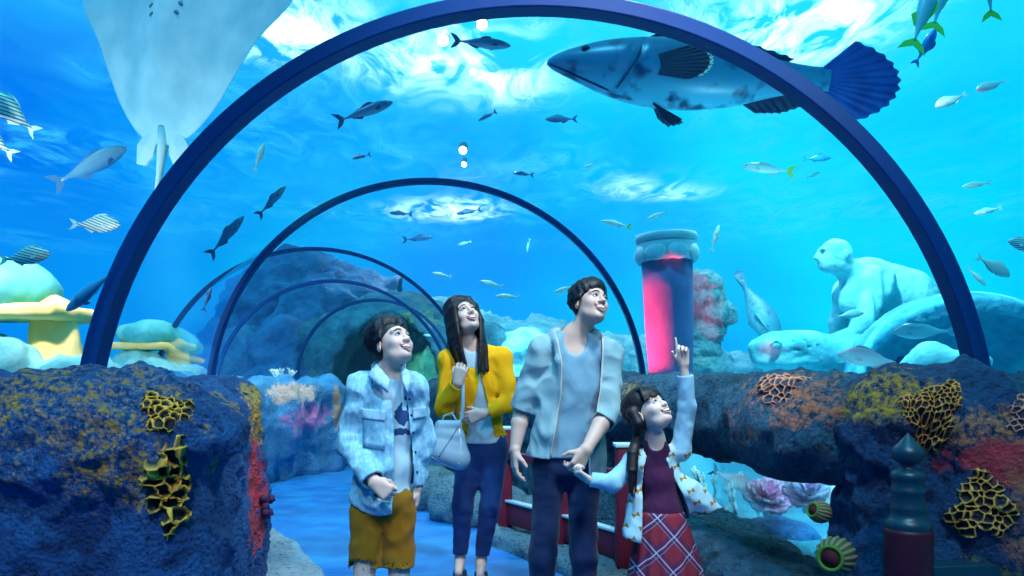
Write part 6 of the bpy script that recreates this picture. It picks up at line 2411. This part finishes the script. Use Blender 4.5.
lp = [(p(0, y)[2], p(x, y)[0]) for x, y in ((464, 348), (470, 362), (478.5, 372), (480, 379), (477, 395), (470, 420), (465, 450))]
rp_ = [(p(0, y)[2], p(x, y)[0]) for x, y in ((484, 348), (483, 362), (479.5, 372), (482, 379), (486, 395), (492, 420), (497, 450))]
g = shell((-0.32, -0.28, 0.66), (0.28, 0.22, 1.40), 0.005, card_sets(0.0), card_sets(-0.011), [lambda P: (p(0, 441)[2]-0.03*np.clip(-P[0]*8, -1, 1))-P[2], lambda P: -opening(P, lp, rp_, 0.0)],
          [cuff(wrR-(wrR-elR)/np.linalg.norm(wrR-elR)*0.012, wrR-elR), cuff(wrL-(wrL-elL)/np.linalg.norm(wrL-elL)*0.012, wrL-elL)], crease(0.014, 7, 17, (1, 1, 0.75)))
cd = Wm.part('cardigan', g, m_card)
m_jeanw = cloth_mat('jeans_blue', (0.009, 0.035, 0.13), vary=(0.015, 0.058, 0.19), vscale=5, bump=0.2)
o_ = [(ell(pelv, (0.136, 0.103, 0.115)), 0), (ell(waist-np.array((0, 0, 0.03)), (0.108, 0.083, 0.08)), 0.05)]
for hi, kn, an in ((hipR, knR, anR), (hipL, knL, anL)):
    o_ += [(rc(hi, kn, 0.076, 0.055), 0.05), (rc(kn, an+(kn-an)*0.10, 0.057, 0.040), 0.03)]
g = shell((-0.3, -0.2, 0.1), (0.3, 0.24, 0.92), 0.005, o_, None, [lambda P: p(0, 556)[2]-P[2], lambda P: P[2]-0.88], (), crease(0.007, 10, 21, (1, 1, 0.9)))
Wm.part('jeans', g, m_jeanw)
shoe(Wm, anR+np.array((0, 0, 0)), (-0.1, -1), m_sneak, k=0.95)
shoe(Wm, anL, (0.1, -1), m_sneak, k=0.95)
# handbag hanging at her side
m_bag = mat('bag_leather', (0.24, 0.38, 0.46), rough=0.4, spec=0.5, vary=(0.28, 0.42, 0.50), vscale=4)
m_seam = mat('bag_seam', (0.10, 0.16, 0.20), rough=0.5)
hb = empty('handbag', Wm.o+p(448, 440, -0.20), 'pale blue grey leather handbag hanging from a strap held by the woman in yellow', 'bag')
ho = p(448, 440, -0.20)
g = Grid((-0.16, -0.12, -0.17), (0.16, 0.12, 0.19), 0.005)
bq = [p(x, y, -0.20)-ho for x, y in ((440, 424), (458, 424), (460, 461), (436, 452))]
g.add(rc(bq[0], bq[1], 0.022, 0.022), 0)
g.add(rc(bq[3], bq[2], 0.05, 0.05), 0.0)
for t_ in (0.3, 0.6, 0.9):
    a = bq[0]+(bq[3]-bq[0])*t_
    b = bq[1]+(bq[2]-bq[1])*t_
    g.add(rc(a, b, 0.024+0.026*t_), 0.04)
g.build('body', m_bag, hb, post=rockify(0.004, 6, 0.0, 5, 0, 10, 2))
hbb = bvh(hb.children[0])


def on_bag(pts, r, m, name):
    path = []
    for x, z in pts:
        h_ = hbb.ray_cast(Vector((x, -0.5, z)), Vector((0, 1, 0)))
        if h_[0] is not None:
            path.append(h_[0])
    if len(path) > 2:
        MB().tube(path, r, 8).build(name, m, hb)


q0, q1 = p(459, 426, -0.2)-ho, p(440, 456, -0.2)-ho
on_bag([(q0[0]+(q1[0]-q0[0])*t_, q0[2]+(q1[2]-q0[2])*t_) for t_ in np.linspace(0, 1, 12)], 0.003, m_seam, 'zip')
on_bag([(p(x, y)[0]-ho[0], p(x, y)[2]-ho[2]) for x, y in ((437, 424), (434, 440), (436, 452), (446, 459), (456, 463), (462, 458), (464, 440), (462, 426))], 0.003, m_sole, 'piping')
st = [p(462, 366, -0.09)-ho, p(463, 385, -0.165)-ho, p(463, 404, -0.18)-ho, p(462, 418, -0.20)-ho, p(456, 425, -0.20)-ho]
b = MB()
for a, c in zip(st[:-1], st[1:]):
    pass
vs, fs = [], []
for i, a in enumerate(st):
    for dx, dy in ((-0.010, -0.002), (0.010, -0.002), (0.010, 0.002), (-0.010, 0.002)):
        vs.append((a[0]+dx, a[1]+dy, a[2]))
for i in range(len(st)-1):
    for e in range(4):
        e2 = (e+1) % 4
        fs.append((i*4+e, i*4+e2, (i+1)*4+e2, (i+1)*4+e))
mesh_obj('strap', vs, fs, m_bag, hb)
MB().tube([p(441, 426, -0.2)-ho, p(444, 416, -0.2)-ho, p(452, 413, -0.2)-ho, p(458, 424, -0.2)-ho], 0.006, 8).build('handle', m_bag, hb)

# ------------------------------------------------------------------ the boy
m_skin_b = skin_mat('skin_boy', (0.66, 0.45, 0.37))
B_ = Person(3.3, 386, 'laughing boy in an open pale denim shirt and mustard brown shorts', m_skin_b)
p = B_.p
neck = p(388, 371, 0.03)
shR, elR, wrR = p(362, 388, 0.02), p(350, 444, 0.02), p(374, 482, -0.14)
shL, elL, wrL = p(414, 388, 0.03), p(422, 440, 0.06), p(418, 488, 0.05)
hipR, knR, anR = p(367, 512, 0.03), p(364, 582, 0.0), p(366, 640, 0.05)
hipL, knL, anL = p(400, 512, 0.03), p(399, 582, 0.02), p(401, 640, 0.06)
chest, waist, pelv = p(390, 424, 0.03), p(387, 465, 0.03), p(385, 500, 0.03)
B_.head_frame(p(392.5, 345.5, 0.0), 0.93, 48, 34, 8)
g = Grid(np.array((-0.28, -0.30, -0.02)), np.array((0.26, 0.24, 1.52)), 0.004)
B_.head(g, neck, 0.039, fem=0.5, kid=1)
g.add(rc(neck, p(388, 396, 0.03), 0.046, 0.075), 0.04)
g.add(rc(shR, shL, 0.034), 0.05)
for q in (shR, shL):
    g.add(rc(neck, q, 0.034, 0.030), 0.03)
g.add(ell(chest, (0.105, 0.070, 0.13)), 0.06)
g.add(ell(waist, (0.095, 0.066, 0.12)), 0.05)
g.add(ell(pelv, (0.105, 0.072, 0.09)), 0.05)
for sh, el, wr in ((shR, elR, wrR), (shL, elL, wrL)):
    g.add(rc(sh, el, 0.034, 0.030), 0.03)
    g.add(rc(el, wr, 0.030, 0.021), 0.015)
for hi, kn, an in ((hipR, knR, anR), (hipL, knL, anL)):
    g.add(rc(hi, kn, 0.060, 0.046), 0.04)
    g.add(rc(kn, an, 0.046, 0.028), 0.015)
    g.add(rc(an, an+np.array((0.0, -0.13, -0.02)), 0.03, 0.024), 0.02)
B_.hand(g, wrR, (0.75, -0.15, -0.55), (0.1, 1, -0.1), 'R', 0.92, (1.25, 1.35, 1.4, 1.4), (0.5, 0.3, 0.9), 0.02, 0.9)
B_.hand(g, wrL, (-0.1, 0.1, -1), (-1, 0, 0), 'L', 0.88, (0.6, 0.7, 0.7, 0.7))
B_.part('body', g, m_skin_b)
B_.face_parts(g, (0.2, 0.3))
g = Grid(B_.C-0.17, B_.C+0.17, 0.0035)
B_.locks(g, 120, (0.0, 0.03), front=60, side=94, back=132, rad=0.011, off=0.024, seed=5, jit=9, sweep=-0.3)
for q in (-1, 1):
    for j in range(3):
        B_.strand(g, [B_.h(q*0.074, -0.02+0.018*j, 0.06), B_.h(q*0.085, -0.022+0.019*j, 0.02), B_.h(q*0.079, -0.02+0.02*j, -0.008-0.012*j)], 0.010, 0.003, 0.009)
B_.part('hair', g, m_hair)
# white tee with a dark blue print
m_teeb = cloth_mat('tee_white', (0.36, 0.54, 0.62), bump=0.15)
t = m_teeb.node_tree
bs = t.nodes['Principled BSDF']
tc_ = N(t, 'ShaderNodeTexCoord')
col = (0.36, 0.54, 0.62)
last = None
for (x, y), (rx, rz) in (((404, 415), (0.032, 0.05)), ((401, 431), (0.05, 0.018)), ((409, 398), (0.02, 0.03))):
    c = p(x, y)
    sb = N(t, 'ShaderNodeVectorMath', operation='SUBTRACT')
    t.links.new(tc_.outputs['Object'], sb.inputs[0])
    sb.inputs[1].default_value = (c[0], 0, c[2])
    ml = N(t, 'ShaderNodeVectorMath', operation='MULTIPLY')
    t.links.new(sb.outputs[0], ml.inputs[0])
    ml.inputs[1].default_value = (1/rx, 0, 1/rz)
    ln = N(t, 'ShaderNodeVectorMath', operation='LENGTH')
    t.links.new(ml.outputs[0], ln.inputs[0])
    nz = N(t, 'ShaderNodeTexNoise', Scale=28.0, Detail=1.0)
    t.links.new(tc_.outputs['Object'], nz.inputs['Vector'])
    f = math_node(t, 'ADD', math_node(t, 'SUBTRACT', 1.0, ln.outputs['Value']), math_node(t, 'MULTIPLY', math_node(t, 'SUBTRACT', nz.outputs['Fac'], 0.5), 2.2))
    f = math_node(t, 'MULTIPLY', f, 8.0, clamp=True)
    last = mix_color(t, f, last if last is not None else col, (0.01, 0.05, 0.16))
t.links.new(last, bs.inputs['Base Color'])
o_ = [(rc(shR, shL, 0.044), 0.05), (ell(chest, (0.117, 0.085, 0.14)), 0.06), (ell(waist, (0.112, 0.083, 0.13)), 0.05), (ell(pelv, (0.120, 0.088, 0.10)), 0.05), (rc(neck-np.array((0, 0, 0.02)), p(388, 396, 0.03), 0.056, 0.08), 0.04)]
g = shell((-0.24, -0.2, 0.55), (0.24, 0.2, 1.28), 0.005, o_, None, [lambda P: p(0, 496)[2]-P[2], lambda P: P[2]-p(0, 369)[2]], [(ell(p(391, 369, -0.07), (0.050, 0.09, 0.050)), 0.01)], crease(0.007, 9, 31, (1, 1, 0.6)))
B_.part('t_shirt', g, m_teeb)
# denim shirt, worn open
m_den = bpy.data.materials.new('denim_pale')
m_den.use_nodes = True
t = m_den.node_tree
bs = t.nodes['Principled BSDF']
bs.inputs['Roughness'].default_value = 0.85
tc_ = N(t, 'ShaderNodeTexCoord')
n1 = N(t, 'ShaderNodeTexNoise', Scale=70.0, Detail=3.0, Roughness=0.6)
mp_ = N(t, 'ShaderNodeMapping')
mp_.inputs['Scale'].default_value = (1.0, 1.0, 0.45)
t.links.new(tc_.outputs['Object'], mp_.inputs['Vector'])
t.links.new(mp_.outputs['Vector'], n1.inputs['Vector'])
r1 = ramp(t, [(0.36, (0.15, 0.39, 0.55)), (0.5, (0.21, 0.47, 0.62)), (0.70, (0.33, 0.60, 0.72))])
t.links.new(n1.outputs['Fac'], r1.inputs['Fac'])
t.links.new(r1.outputs['Color'], bs.inputs['Base Color'])
bp = N(t, 'ShaderNodeBump', Strength=0.4, Distance=0.01)
t.links.new(n1.outputs['Fac'], bp.inputs['Height'])
t.links.new(bp.outputs['Normal'], bs.inputs['Normal'])


def den_sets(i):
    out = [(rc(shR, shL, 0.046+i), 0.05), (rc(neck-np.array((0, 0, 0.03)), shR, 0.048+i, 0.046+i), 0.04), (rc(neck-np.array((0, 0, 0.03)), shL, 0.048+i, 0.046+i), 0.04), (ell(chest, (0.132+i, 0.102+i, 0.15+i)), 0.06), (ell(waist, (0.136+i, 0.103+i, 0.15)), 0.05), (ell(pelv, (0.146+i, 0.108+i, 0.14)), 0.05)]
    ex = 0.08 if i < 0 else 0.0
    for sh, el, wr in ((shR, elR, wrR), (shL, elL, wrL)):
        d = (wr-el)/np.linalg.norm(wr-el)
        out += [(rc(sh, el, 0.054+i, 0.050+i), 0.04), (rc(el, wr-d*0.012+d*(ex or 0.03), 0.050+i, 0.037+i), 0.02)]
    if i < 0:
        out.append((rc(neck+np.array((0, -0.02, 0.10)), p(388, 386, 0.0), 0.050, 0.056), 0.03))
    return out


lp = [(p(0, y)[2], p(x, y)[0]) for x, y in ((381, 372), (389, 388), (394, 402), (397, 430), (397, 470), (394, 520))]
rp_ = [(p(0, y)[2], p(x, y)[0]) for x, y in ((406, 372), (405, 388), (408, 402), (411, 430), (414, 470), (416, 520))]
g = shell((-0.28, -0.26, 0.5), (0.28, 0.26, 1.28), 0.005, den_sets(0.0), den_sets(-0.012), [lambda P: (p(0, 507)[2]-0.03*np.cos(P[0]*16+0.3))-P[2], lambda P: -opening(P, lp, rp_, 0.0)],
          [cuff(wrR-(wrR-elR)/np.linalg.norm(wrR-elR)*0.012, wrR-elR), cuff(wrL-(wrL-elL)/np.linalg.norm(wrL-elL)*0.012, wrL-elL)], crease(0.021, 7.5, 37, (1, 1, 0.9)))
dn = B_.part('denim_shirt', g, m_den)
db = bvh(dn)
m_den2 = cloth_mat('denim_trim', (0.16, 0.38, 0.58), vary=(0.36, 0.58, 0.72), vscale=30)
m_butt = mat('button', (0.02, 0.05, 0.08), rough=0.3, metal=0.5)


def patch_on(tree, poly, th, name, m, parent, P_, off=0.003, sub=6):
    """a small flat cloth piece laid over a surface; poly: four pixel corners in order"""
    c = [P_(x, y) for x, y in poly]
    vs, fs = [], []
    for j in range(sub+1):
        for i in range(sub+1):
            u, v = i/sub, j/sub
            q = (c[0]*(1-u)+c[1]*u)*(1-v)+(c[3]*(1-u)+c[2]*u)*v
            h_ = tree.ray_cast(Vector((q[0], -0.6, q[2])), Vector((0, 1, 0)))
            y = h_[0].y if h_[0] is not None else (vs[-1][1]+off if vs else -0.1)
            vs.append((q[0], y-off, q[2]))
    for j in range(sub):
        for i in range(sub):
            q = j*(sub+1)+i
            fs.append((q, q+1, q+sub+2, q+sub+1))
    o = mesh_obj(name, vs, fs, m, parent)
    md = o.modifiers.new('thick', 'SOLIDIFY')
    md.thickness = th
    md.offset = -1
    return o


patch_on(db, [(365, 412), (388, 414), (388, 448), (366, 446)], 0.004, 'pocket', m_den, dn, p, 0.003)
patch_on(db, [(364, 408), (389, 410), (388, 420), (365, 418)], 0.004, 'pocket_flap', m_den2, dn, p, 0.006)
patch_on(db, [(413, 408), (426, 406), (426, 417), (414, 419)], 0.004, 'pocket_flap', m_den2, dn, p, 0.006)
for y in (399, 415, 432, 452, 472, 492):
    x = float(np.interp(-y, [-520, -470, -430, -402, -388], [416, 414, 411, 408, 405]))+3.0
    q = p(x, y)
    h_ = front_y(db, q[0], q[2])
    if h_ is not None:
        MB().sphere(h_+Vector((0, -0.002, 0)), (0.006, 0.003, 0.006), 10, 6).build('button', m_butt, dn)
# collar: two pointed flaps and a band round the neck
for sx, pts in ((-1, ((377, 363), (368, 377), (388, 393), (390, 379))), (1, ((402, 363), (412, 376), (408, 394), (403, 381)))):
    dyy = ((0.0, -0.05, -0.10, -0.075))
    c = [B_.p(x, y, d) for (x, y), d in zip(pts, dyy)]
    vs, fs = [], []
    for j in range(5):
        for i in range(5):
            u, v = i/4, j/4
            q = (c[0]*(1-u)+c[1]*u)*(1-v)+(c[3]*(1-u)+c[2]*u)*v
            vs.append((q[0], q[1]-0.02*math.sin(PI*u)*0.6-0.014, q[2]))
    for j in range(4):
        for i in range(4):
            q = j*5+i
            fs.append((q, q+1, q+6, q+5))
    o = mesh_obj('collar_flap', vs, fs, m_den2, dn)
    md = o.modifiers.new('thick', 'SOLIDIFY')
    md.thickness = 0.006
g = Grid(neck-0.13, neck+0.13, 0.005)
for k in range(14):
    a0, a1 = PI*(0.05+0.9*k/14), PI*(0.05+0.9*(k+1)/14)
    q0 = neck+np.array((0.068*math.cos(a0), 0.005+0.062*math.sin(a0), -0.015+0.03*math.sin(a0)))
    q1 = neck+np.array((0.068*math.cos(a1), 0.005+0.062*math.sin(a1), -0.015+0.03*math.sin(a1)))
    for dz in (0, 0.016, 0.032):
        g.add(rc(q0+np.array((0, 0, dz)), q1+np.array((0, 0, dz)), 0.010), 0.008)
g.build('collar_band', m_den2, dn)
m_short = cloth_mat('shorts_mustard', (0.20, 0.085, 0.002), vary=(0.26, 0.12, 0.004), vscale=7, bump=0.25)
o_ = [(ell(pelv, (0.128, 0.096, 0.11)), 0)]
for hi, kn in ((hipR, knR), (hipL, knL)):
    o_ += [(rc(hi, kn, 0.072, 0.069), 0.012)]
g = shell((-0.26, -0.2, 0.25), (0.26, 0.24, 0.8), 0.005, o_, [(rc(knR-np.array((0, 0, 0.1)), knR+np.array((0, 0, 0.08)), 0.062), 0), (rc(knL-np.array((0, 0, 0.1)), knL+np.array((0, 0, 0.08)), 0.062), 0)],
          [lambda P: p(0, 568)[2]-P[2]], (), crease(0.010, 9, 43, (1, 1, 0.8)))
B_.part('shorts', g, m_short)
for an in (anR, anL):
    shoe(B_, an, (0.05, -1), m_sneak, k=0.92)

# ------------------------------------------------------------------ the little girl
m_skin_g = skin_mat('skin_girl', (0.68, 0.47, 0.39))
G_ = Person(3.4, 660, 'little girl pointing up, in a red plaid skirt and bow patterned cardigan', m_skin_g)
p = G_.p
neck = p(655, 438, 0.02)
shR, elR, wrR = p(634, 461, 0.02), p(612, 484, -0.06), p(589, 480, -0.05)
shL, elL, wrL = p(680, 450, 0.02), p(687, 406, -0.01), p(683.5, 364, -0.04)
hipR, knR, anR = p(650, 535, 0.03), p(648, 595, 0.02), p(648, 636, 0.05)
hipL, knL, anL = p(677, 535, 0.03), p(680, 595, 0.02), p(681, 636, 0.05)
chest, waist, pelv = p(659, 476, 0.03), p(662, 508, 0.03), p(664, 532, 0.03)
G_.head_frame(p(649.5, 412.5, -0.01), 0.88, 44, 36, -6)
g = Grid(np.array((-0.46, -0.26, -0.02)), np.array((0.22, 0.2, 1.4)), 0.0038)
G_.head(g, neck, 0.034, fem=1, kid=1)
g.add(rc(neck, p(657, 456, 0.03), 0.040, 0.055), 0.03)
g.add(rc(shR, shL, 0.027), 0.04)
g.add(ell(chest, (0.080, 0.058, 0.095)), 0.05)
g.add(ell(waist, (0.078, 0.060, 0.09)), 0.04)
g.add(ell(pelv, (0.088, 0.066, 0.075)), 0.04)
for sh, el, wr in ((shR, elR, wrR), (shL, elL, wrL)):
    g.add(rc(sh, el, 0.028, 0.025), 0.02)
    g.add(rc(el, wr, 0.025, 0.0185), 0.012)
for hi, kn, an in ((hipR, knR, anR), (hipL, knL, anL)):
    g.add(rc(hi, kn, 0.046, 0.034), 0.03)
    g.add(rc(kn, an, 0.034, 0.023), 0.012)
    g.add(rc(an, an+np.array((0.0, -0.10, -0.02)), 0.025, 0.02), 0.015)
G_.hand(g, wrR, (-0.75, -0.15, 0.50), (0.5, 0.45, 0.65), 'R', 0.74, (1.0, 1.05, 1.1, 1.15))
G_.hand(g, wrL, (-0.10, -0.05, 1), (-0.45, -0.9, 0), 'L', 0.76, (0.03, 1.15, 1.25, 1.3), (0.55, 0.5, 0.6), 0.02, 0.9)
G_.part('body', g, m_skin_g)
G_.face_parts(g, (0.2, 0.25), m_hairb, 0.35)
g = Grid(np.array((-0.26, -0.24, 0.60)), np.array((0.14, 0.2, 1.22)), 0.0036)
G_.locks(g, 90, (0.0, 0.02), front=58, side=92, back=118, rad=0.013, off=0.013, seed=15, jit=3)
r_ = random.Random(4)
for j in range(15):                                  # fringe
    u = j/14*2-1
    G_.strand(g, [G_.h(0.03*u, -0.02, 0.125), G_.h(0.058*u, -0.074, 0.098), G_.h(0.066*u, -0.097+0.03*u*u, 0.062), G_.h(0.068*u+r_.uniform(-.004, .004), -0.101+0.038*u*u, 0.034+r_.uniform(-.004, .006))], 0.0115, 0.005)
tie = p(637, 436, 0.0)
G_.strand(g, [G_.h(-0.08, 0.03, 0.03), G_.h(-0.088, 0.035, -0.03), tie], 0.03, 0.016, 0.01)
for j in range(16):                                  # long tail over the shoulder
    a = 2*PI*j/16
    o1 = np.array((0.018*math.cos(a), 0.018*math.sin(a), 0))
    e = p(633+r_.uniform(-4, 4), 492+r_.uniform(-12, 8), -0.085+r_.uniform(-.02, .02))
    G_.strand(g, [tie+o1*0.4, p(633, 452, -0.06)+o1*1.0, p(632, 470, -0.085)+o1*1.1, e], 0.010, 0.003, 0.006)
G_.part('hair', g, m_hairb)
MB().tube([tie+np.array((0.014*math.cos(a), 0.014*math.sin(a), 0.004)) for a in np.linspace(0, 2*PI, 13)], 0.007, 8).build('hair_tie', m_jkt, G_.root)
# maroon top and plaid skirt
m_mar = cloth_mat('top_maroon', (0.055, 0.008, 0.04), vary=(0.075, 0.012, 0.055), bump=0.2)
o_ = [(rc(shR, shL, 0.029), 0.04), (ell(chest, (0.089, 0.072, 0.105)), 0.05), (ell(waist, (0.092, 0.075, 0.10)), 0.04), (rc(neck-np.array((0, 0, 0.03)), p(657, 456, 0.03), 0.048, 0.06), 0.03)]
g = shell((-0.2, -0.18, 0.52), (0.2, 0.18, 0.98), 0.0045, o_, None, [lambda P: p(0, 522)[2]-P[2]], [(ell(p(657, 444, -0.05), (0.040, 0.07, 0.035)), 0.008)], crease(0.006, 11, 51, (1, 1, 0.6)))
G_.part('top', g, m_mar)
m_plaid = bpy.data.materials.new('plaid_red')
m_plaid.use_nodes = True
t = m_plaid.node_tree
bs = t.nodes['Principled BSDF']
bs.inputs['Roughness'].default_value = 0.85
tc_ = N(t, 'ShaderNodeTexCoord')
rt = N(t, 'ShaderNodeVectorRotate', rotation_type='Y_AXIS')
rt.inputs['Angle'].default_value = 0.72
t.links.new(tc_.outputs['Object'], rt.inputs['Vector'])
sp_ = N(t, 'ShaderNodeSeparateXYZ')
t.links.new(rt.outputs[0], sp_.inputs[0])


def stripe(axis, freq, ph, width):
    w = math_node(t, 'FRACT', math_node(t, 'ADD', math_node(t, 'MULTIPLY', sp_.outputs[axis], freq), ph))
    d = math_node(t, 'ABSOLUTE', math_node(t, 'SUBTRACT', w, 0.5))
    return math_node(t, 'MULTIPLY', math_node(t, 'SUBTRACT', width, d), 40.0, clamp=True)


col = (0.20, 0.006, 0.022)
c1 = mix_color(t, math_node(t, 'MULTIPLY', stripe('X', 9.5, 0.0, 0.22), 0.6), col, (0.03, 0.006, 0.05))
c1 = mix_color(t, math_node(t, 'MULTIPLY', stripe('Z', 9.5, 0.2, 0.22), 0.6), c1, (0.03, 0.006, 0.05))
for ax, ph, wd in (('X', 0.0, 0.035), ('X', 0.16, 0.018), ('Z', 0.2, 0.035), ('Z', 0.36, 0.018)):
    c1 = mix_color(t, math_node(t, 'MULTIPLY', stripe(ax, 9.5, ph, wd), 0.75), c1, (0.42, 0.42, 0.62))
t.links.new(c1, bs.inputs['Base Color'])
vs, fs = [], []
n, rows = 120, 22
zt_, zb_ = p(0, 512)[2], 0.24
for j in range(rows+1):
    v = j/rows
    for i in range(n):
        a = 2*PI*i/n
        pleat = math.sin(a*14+0.6*math.sin(a*3))
        rx = 0.096+0.085*v**0.8+0.010*v*pleat
        ryy = 0.080+0.075*v**0.8+0.010*v*pleat
        c = waist*(1-v)+np.array((pelv[0]+0.012, pelv[1], 0))*v
        vs.append((c[0]+rx*math.cos(a), c[1]+ryy*math.sin(a), zt_+(zb_-zt_)*v))
for j in range(rows):
    for i in range(n):
        i2 = (i+1) % n
        fs.append((j*n+i2, j*n+i, (j+1)*n+i, (j+1)*n+i2))
sk = mesh_obj('skirt', vs, fs, m_plaid, G_.root)
md = sk.modifiers.new('thick', 'SOLIDIFY')
md.thickness = 0.005
MB().lathe([(0.0, 0), (0.1, 0)], 3)
# cardigan with bows
m_bow = bpy.data.materials.new('cardigan_bows')
m_bow.use_nodes = True
t = m_bow.node_tree
bs = t.nodes['Principled BSDF']
bs.inputs['Roughness'].default_value = 0.85
tc_ = N(t, 'ShaderNodeTexCoord')
sp_ = N(t, 'ShaderNodeSeparateXYZ')
t.links.new(tc_.outputs['Object'], sp_.inputs[0])
cell = 0.075
zr = math_node(t, 'MULTIPLY', sp_.outputs['Z'], 1/0.052)
row = math_node(t, 'FLOOR', zr)
xr = math_node(t, 'ADD', math_node(t, 'MULTIPLY', sp_.outputs['X'], 1/cell), math_node(t, 'MULTIPLY', row, 0.37))
u = math_node(t, 'MULTIPLY', math_node(t, 'SUBTRACT', math_node(t, 'FRACT', xr), 0.5), cell)
v = math_node(t, 'MULTIPLY', math_node(t, 'SUBTRACT', math_node(t, 'FRACT', zr), 0.5), 0.052)
# tilt each bow
u2 = math_node(t, 'ADD', math_node(t, 'MULTIPLY', u, 0.92), math_node(t, 'MULTIPLY', v, 0.38))
v2 = math_node(t, 'SUBTRACT', math_node(t, 'MULTIPLY', v, 0.92), math_node(t, 'MULTIPLY', u, 0.38))
au, av = math_node(t, 'ABSOLUTE', u2), math_node(t, 'ABSOLUTE', v2)
wing = math_node(t, 'MULTIPLY', math_node(t, 'LESS_THAN', au, 0.0155), math_node(t, 'LESS_THAN', av, math_node(t, 'ADD', math_node(t, 'MULTIPLY', au, 0.62), 0.0018)))
t.links.new(mix_color(t, wing, (0.36, 0.56, 0.60), (0.30, 0.14, 0.004)), bs.inputs['Base Color'])


def gc_sets(i):
    out = [(rc(shR, shL, 0.041+i), 0.04), (ell(chest, (0.102+i, 0.084+i, 0.11+i)), 0.05), (ell(waist, (0.112+i, 0.090+i, 0.10)), 0.05),
           (rc(waist, p(664, 548, 0.03), 0.098+i, 0.15+i), 0.05)]
    if i > -0.001 or True:
        out += [(rc(p(690, 490, 0.0), p(712, 512, 0.0), 0.05+i, 0.045+i), 0.05), (rc(p(640, 500, 0.0), p(634, 535, -0.02), 0.05+i, 0.05+i), 0.05)]
    ex = 0.06 if i < 0 else 0.0
    for sh, el, wr in ((shR, elR, wrR), (shL, elL, wrL)):
        d = (wr-el)/np.linalg.norm(wr-el)
        out += [(rc(sh, el, 0.041+i, 0.036+i), 0.03), (rc(el, wr-d*0.006+d*(ex or 0.025), 0.036+i, 0.029+i), 0.015)]
    if i < 0:
        out.append((rc(neck+np.array((0, -0.02, 0.08)), p(657, 450, 0.0), 0.042, 0.044), 0.03))
    return out


lp = [(p(0, y)[2], p(x, y)[0]) for x, y in ((646, 436), (647, 452), (643, 466), (641, 490), (640, 520), (638, 560))]
rp_ = [(p(0, y)[2], p(x, y)[0]) for x, y in ((660, 436), (661, 450), (668, 468), (680, 492), (692, 520), (700, 560))]
hem = lambda P: np.interp(P[0], [p(x, 0)[0] for x in (620, 640, 665, 690, 715)], [p(0, y)[2] for y in (535, 541, 530, 521, 508)])-P[2]
g = shell((-0.38, -0.24, 0.42), (0.28, 0.22, 1.26), 0.0045, gc_sets(0.0), gc_sets(-0.010), [hem, lambda P: -opening(P, lp, rp_, 0.02)], [cuff(wrR-(wrR-elR)/np.linalg.norm(wrR-elR)*0.006, wrR-elR, 0.06, 0.1), cuff(wrL-(wrL-elL)/np.linalg.norm(wrL-elL)*0.048, wrL-elL, 0.06, 0.14)], crease(0.011, 10, 57, (1, 1, 0.8)))
m_slv = cloth_mat('sleeve_blue_white', (0.22, 0.44, 0.56), vary=(0.28, 0.50, 0.62), vscale=9)
xl_, xr_ = p(628, 0)[0], p(688, 0)[0]


def pick(c):
    arm = (c[:, 0] < p(630, 0)[0]) & (c[:, 2] < p(0, 452)[2]) & (c[:, 2] > p(0, 497)[2])
    arm |= (c[:, 2] > p(0, 449)[2]) & (c[:, 0] > p(674, 0)[0])
    return arm.astype(int)


gc = g.build('cardigan', m_bow, G_.root, relax, mats=[m_slv], pick=pick)
for an in (anR, anL):
    shoe(G_, an, (0.05, -1), m_sneak, k=0.75)
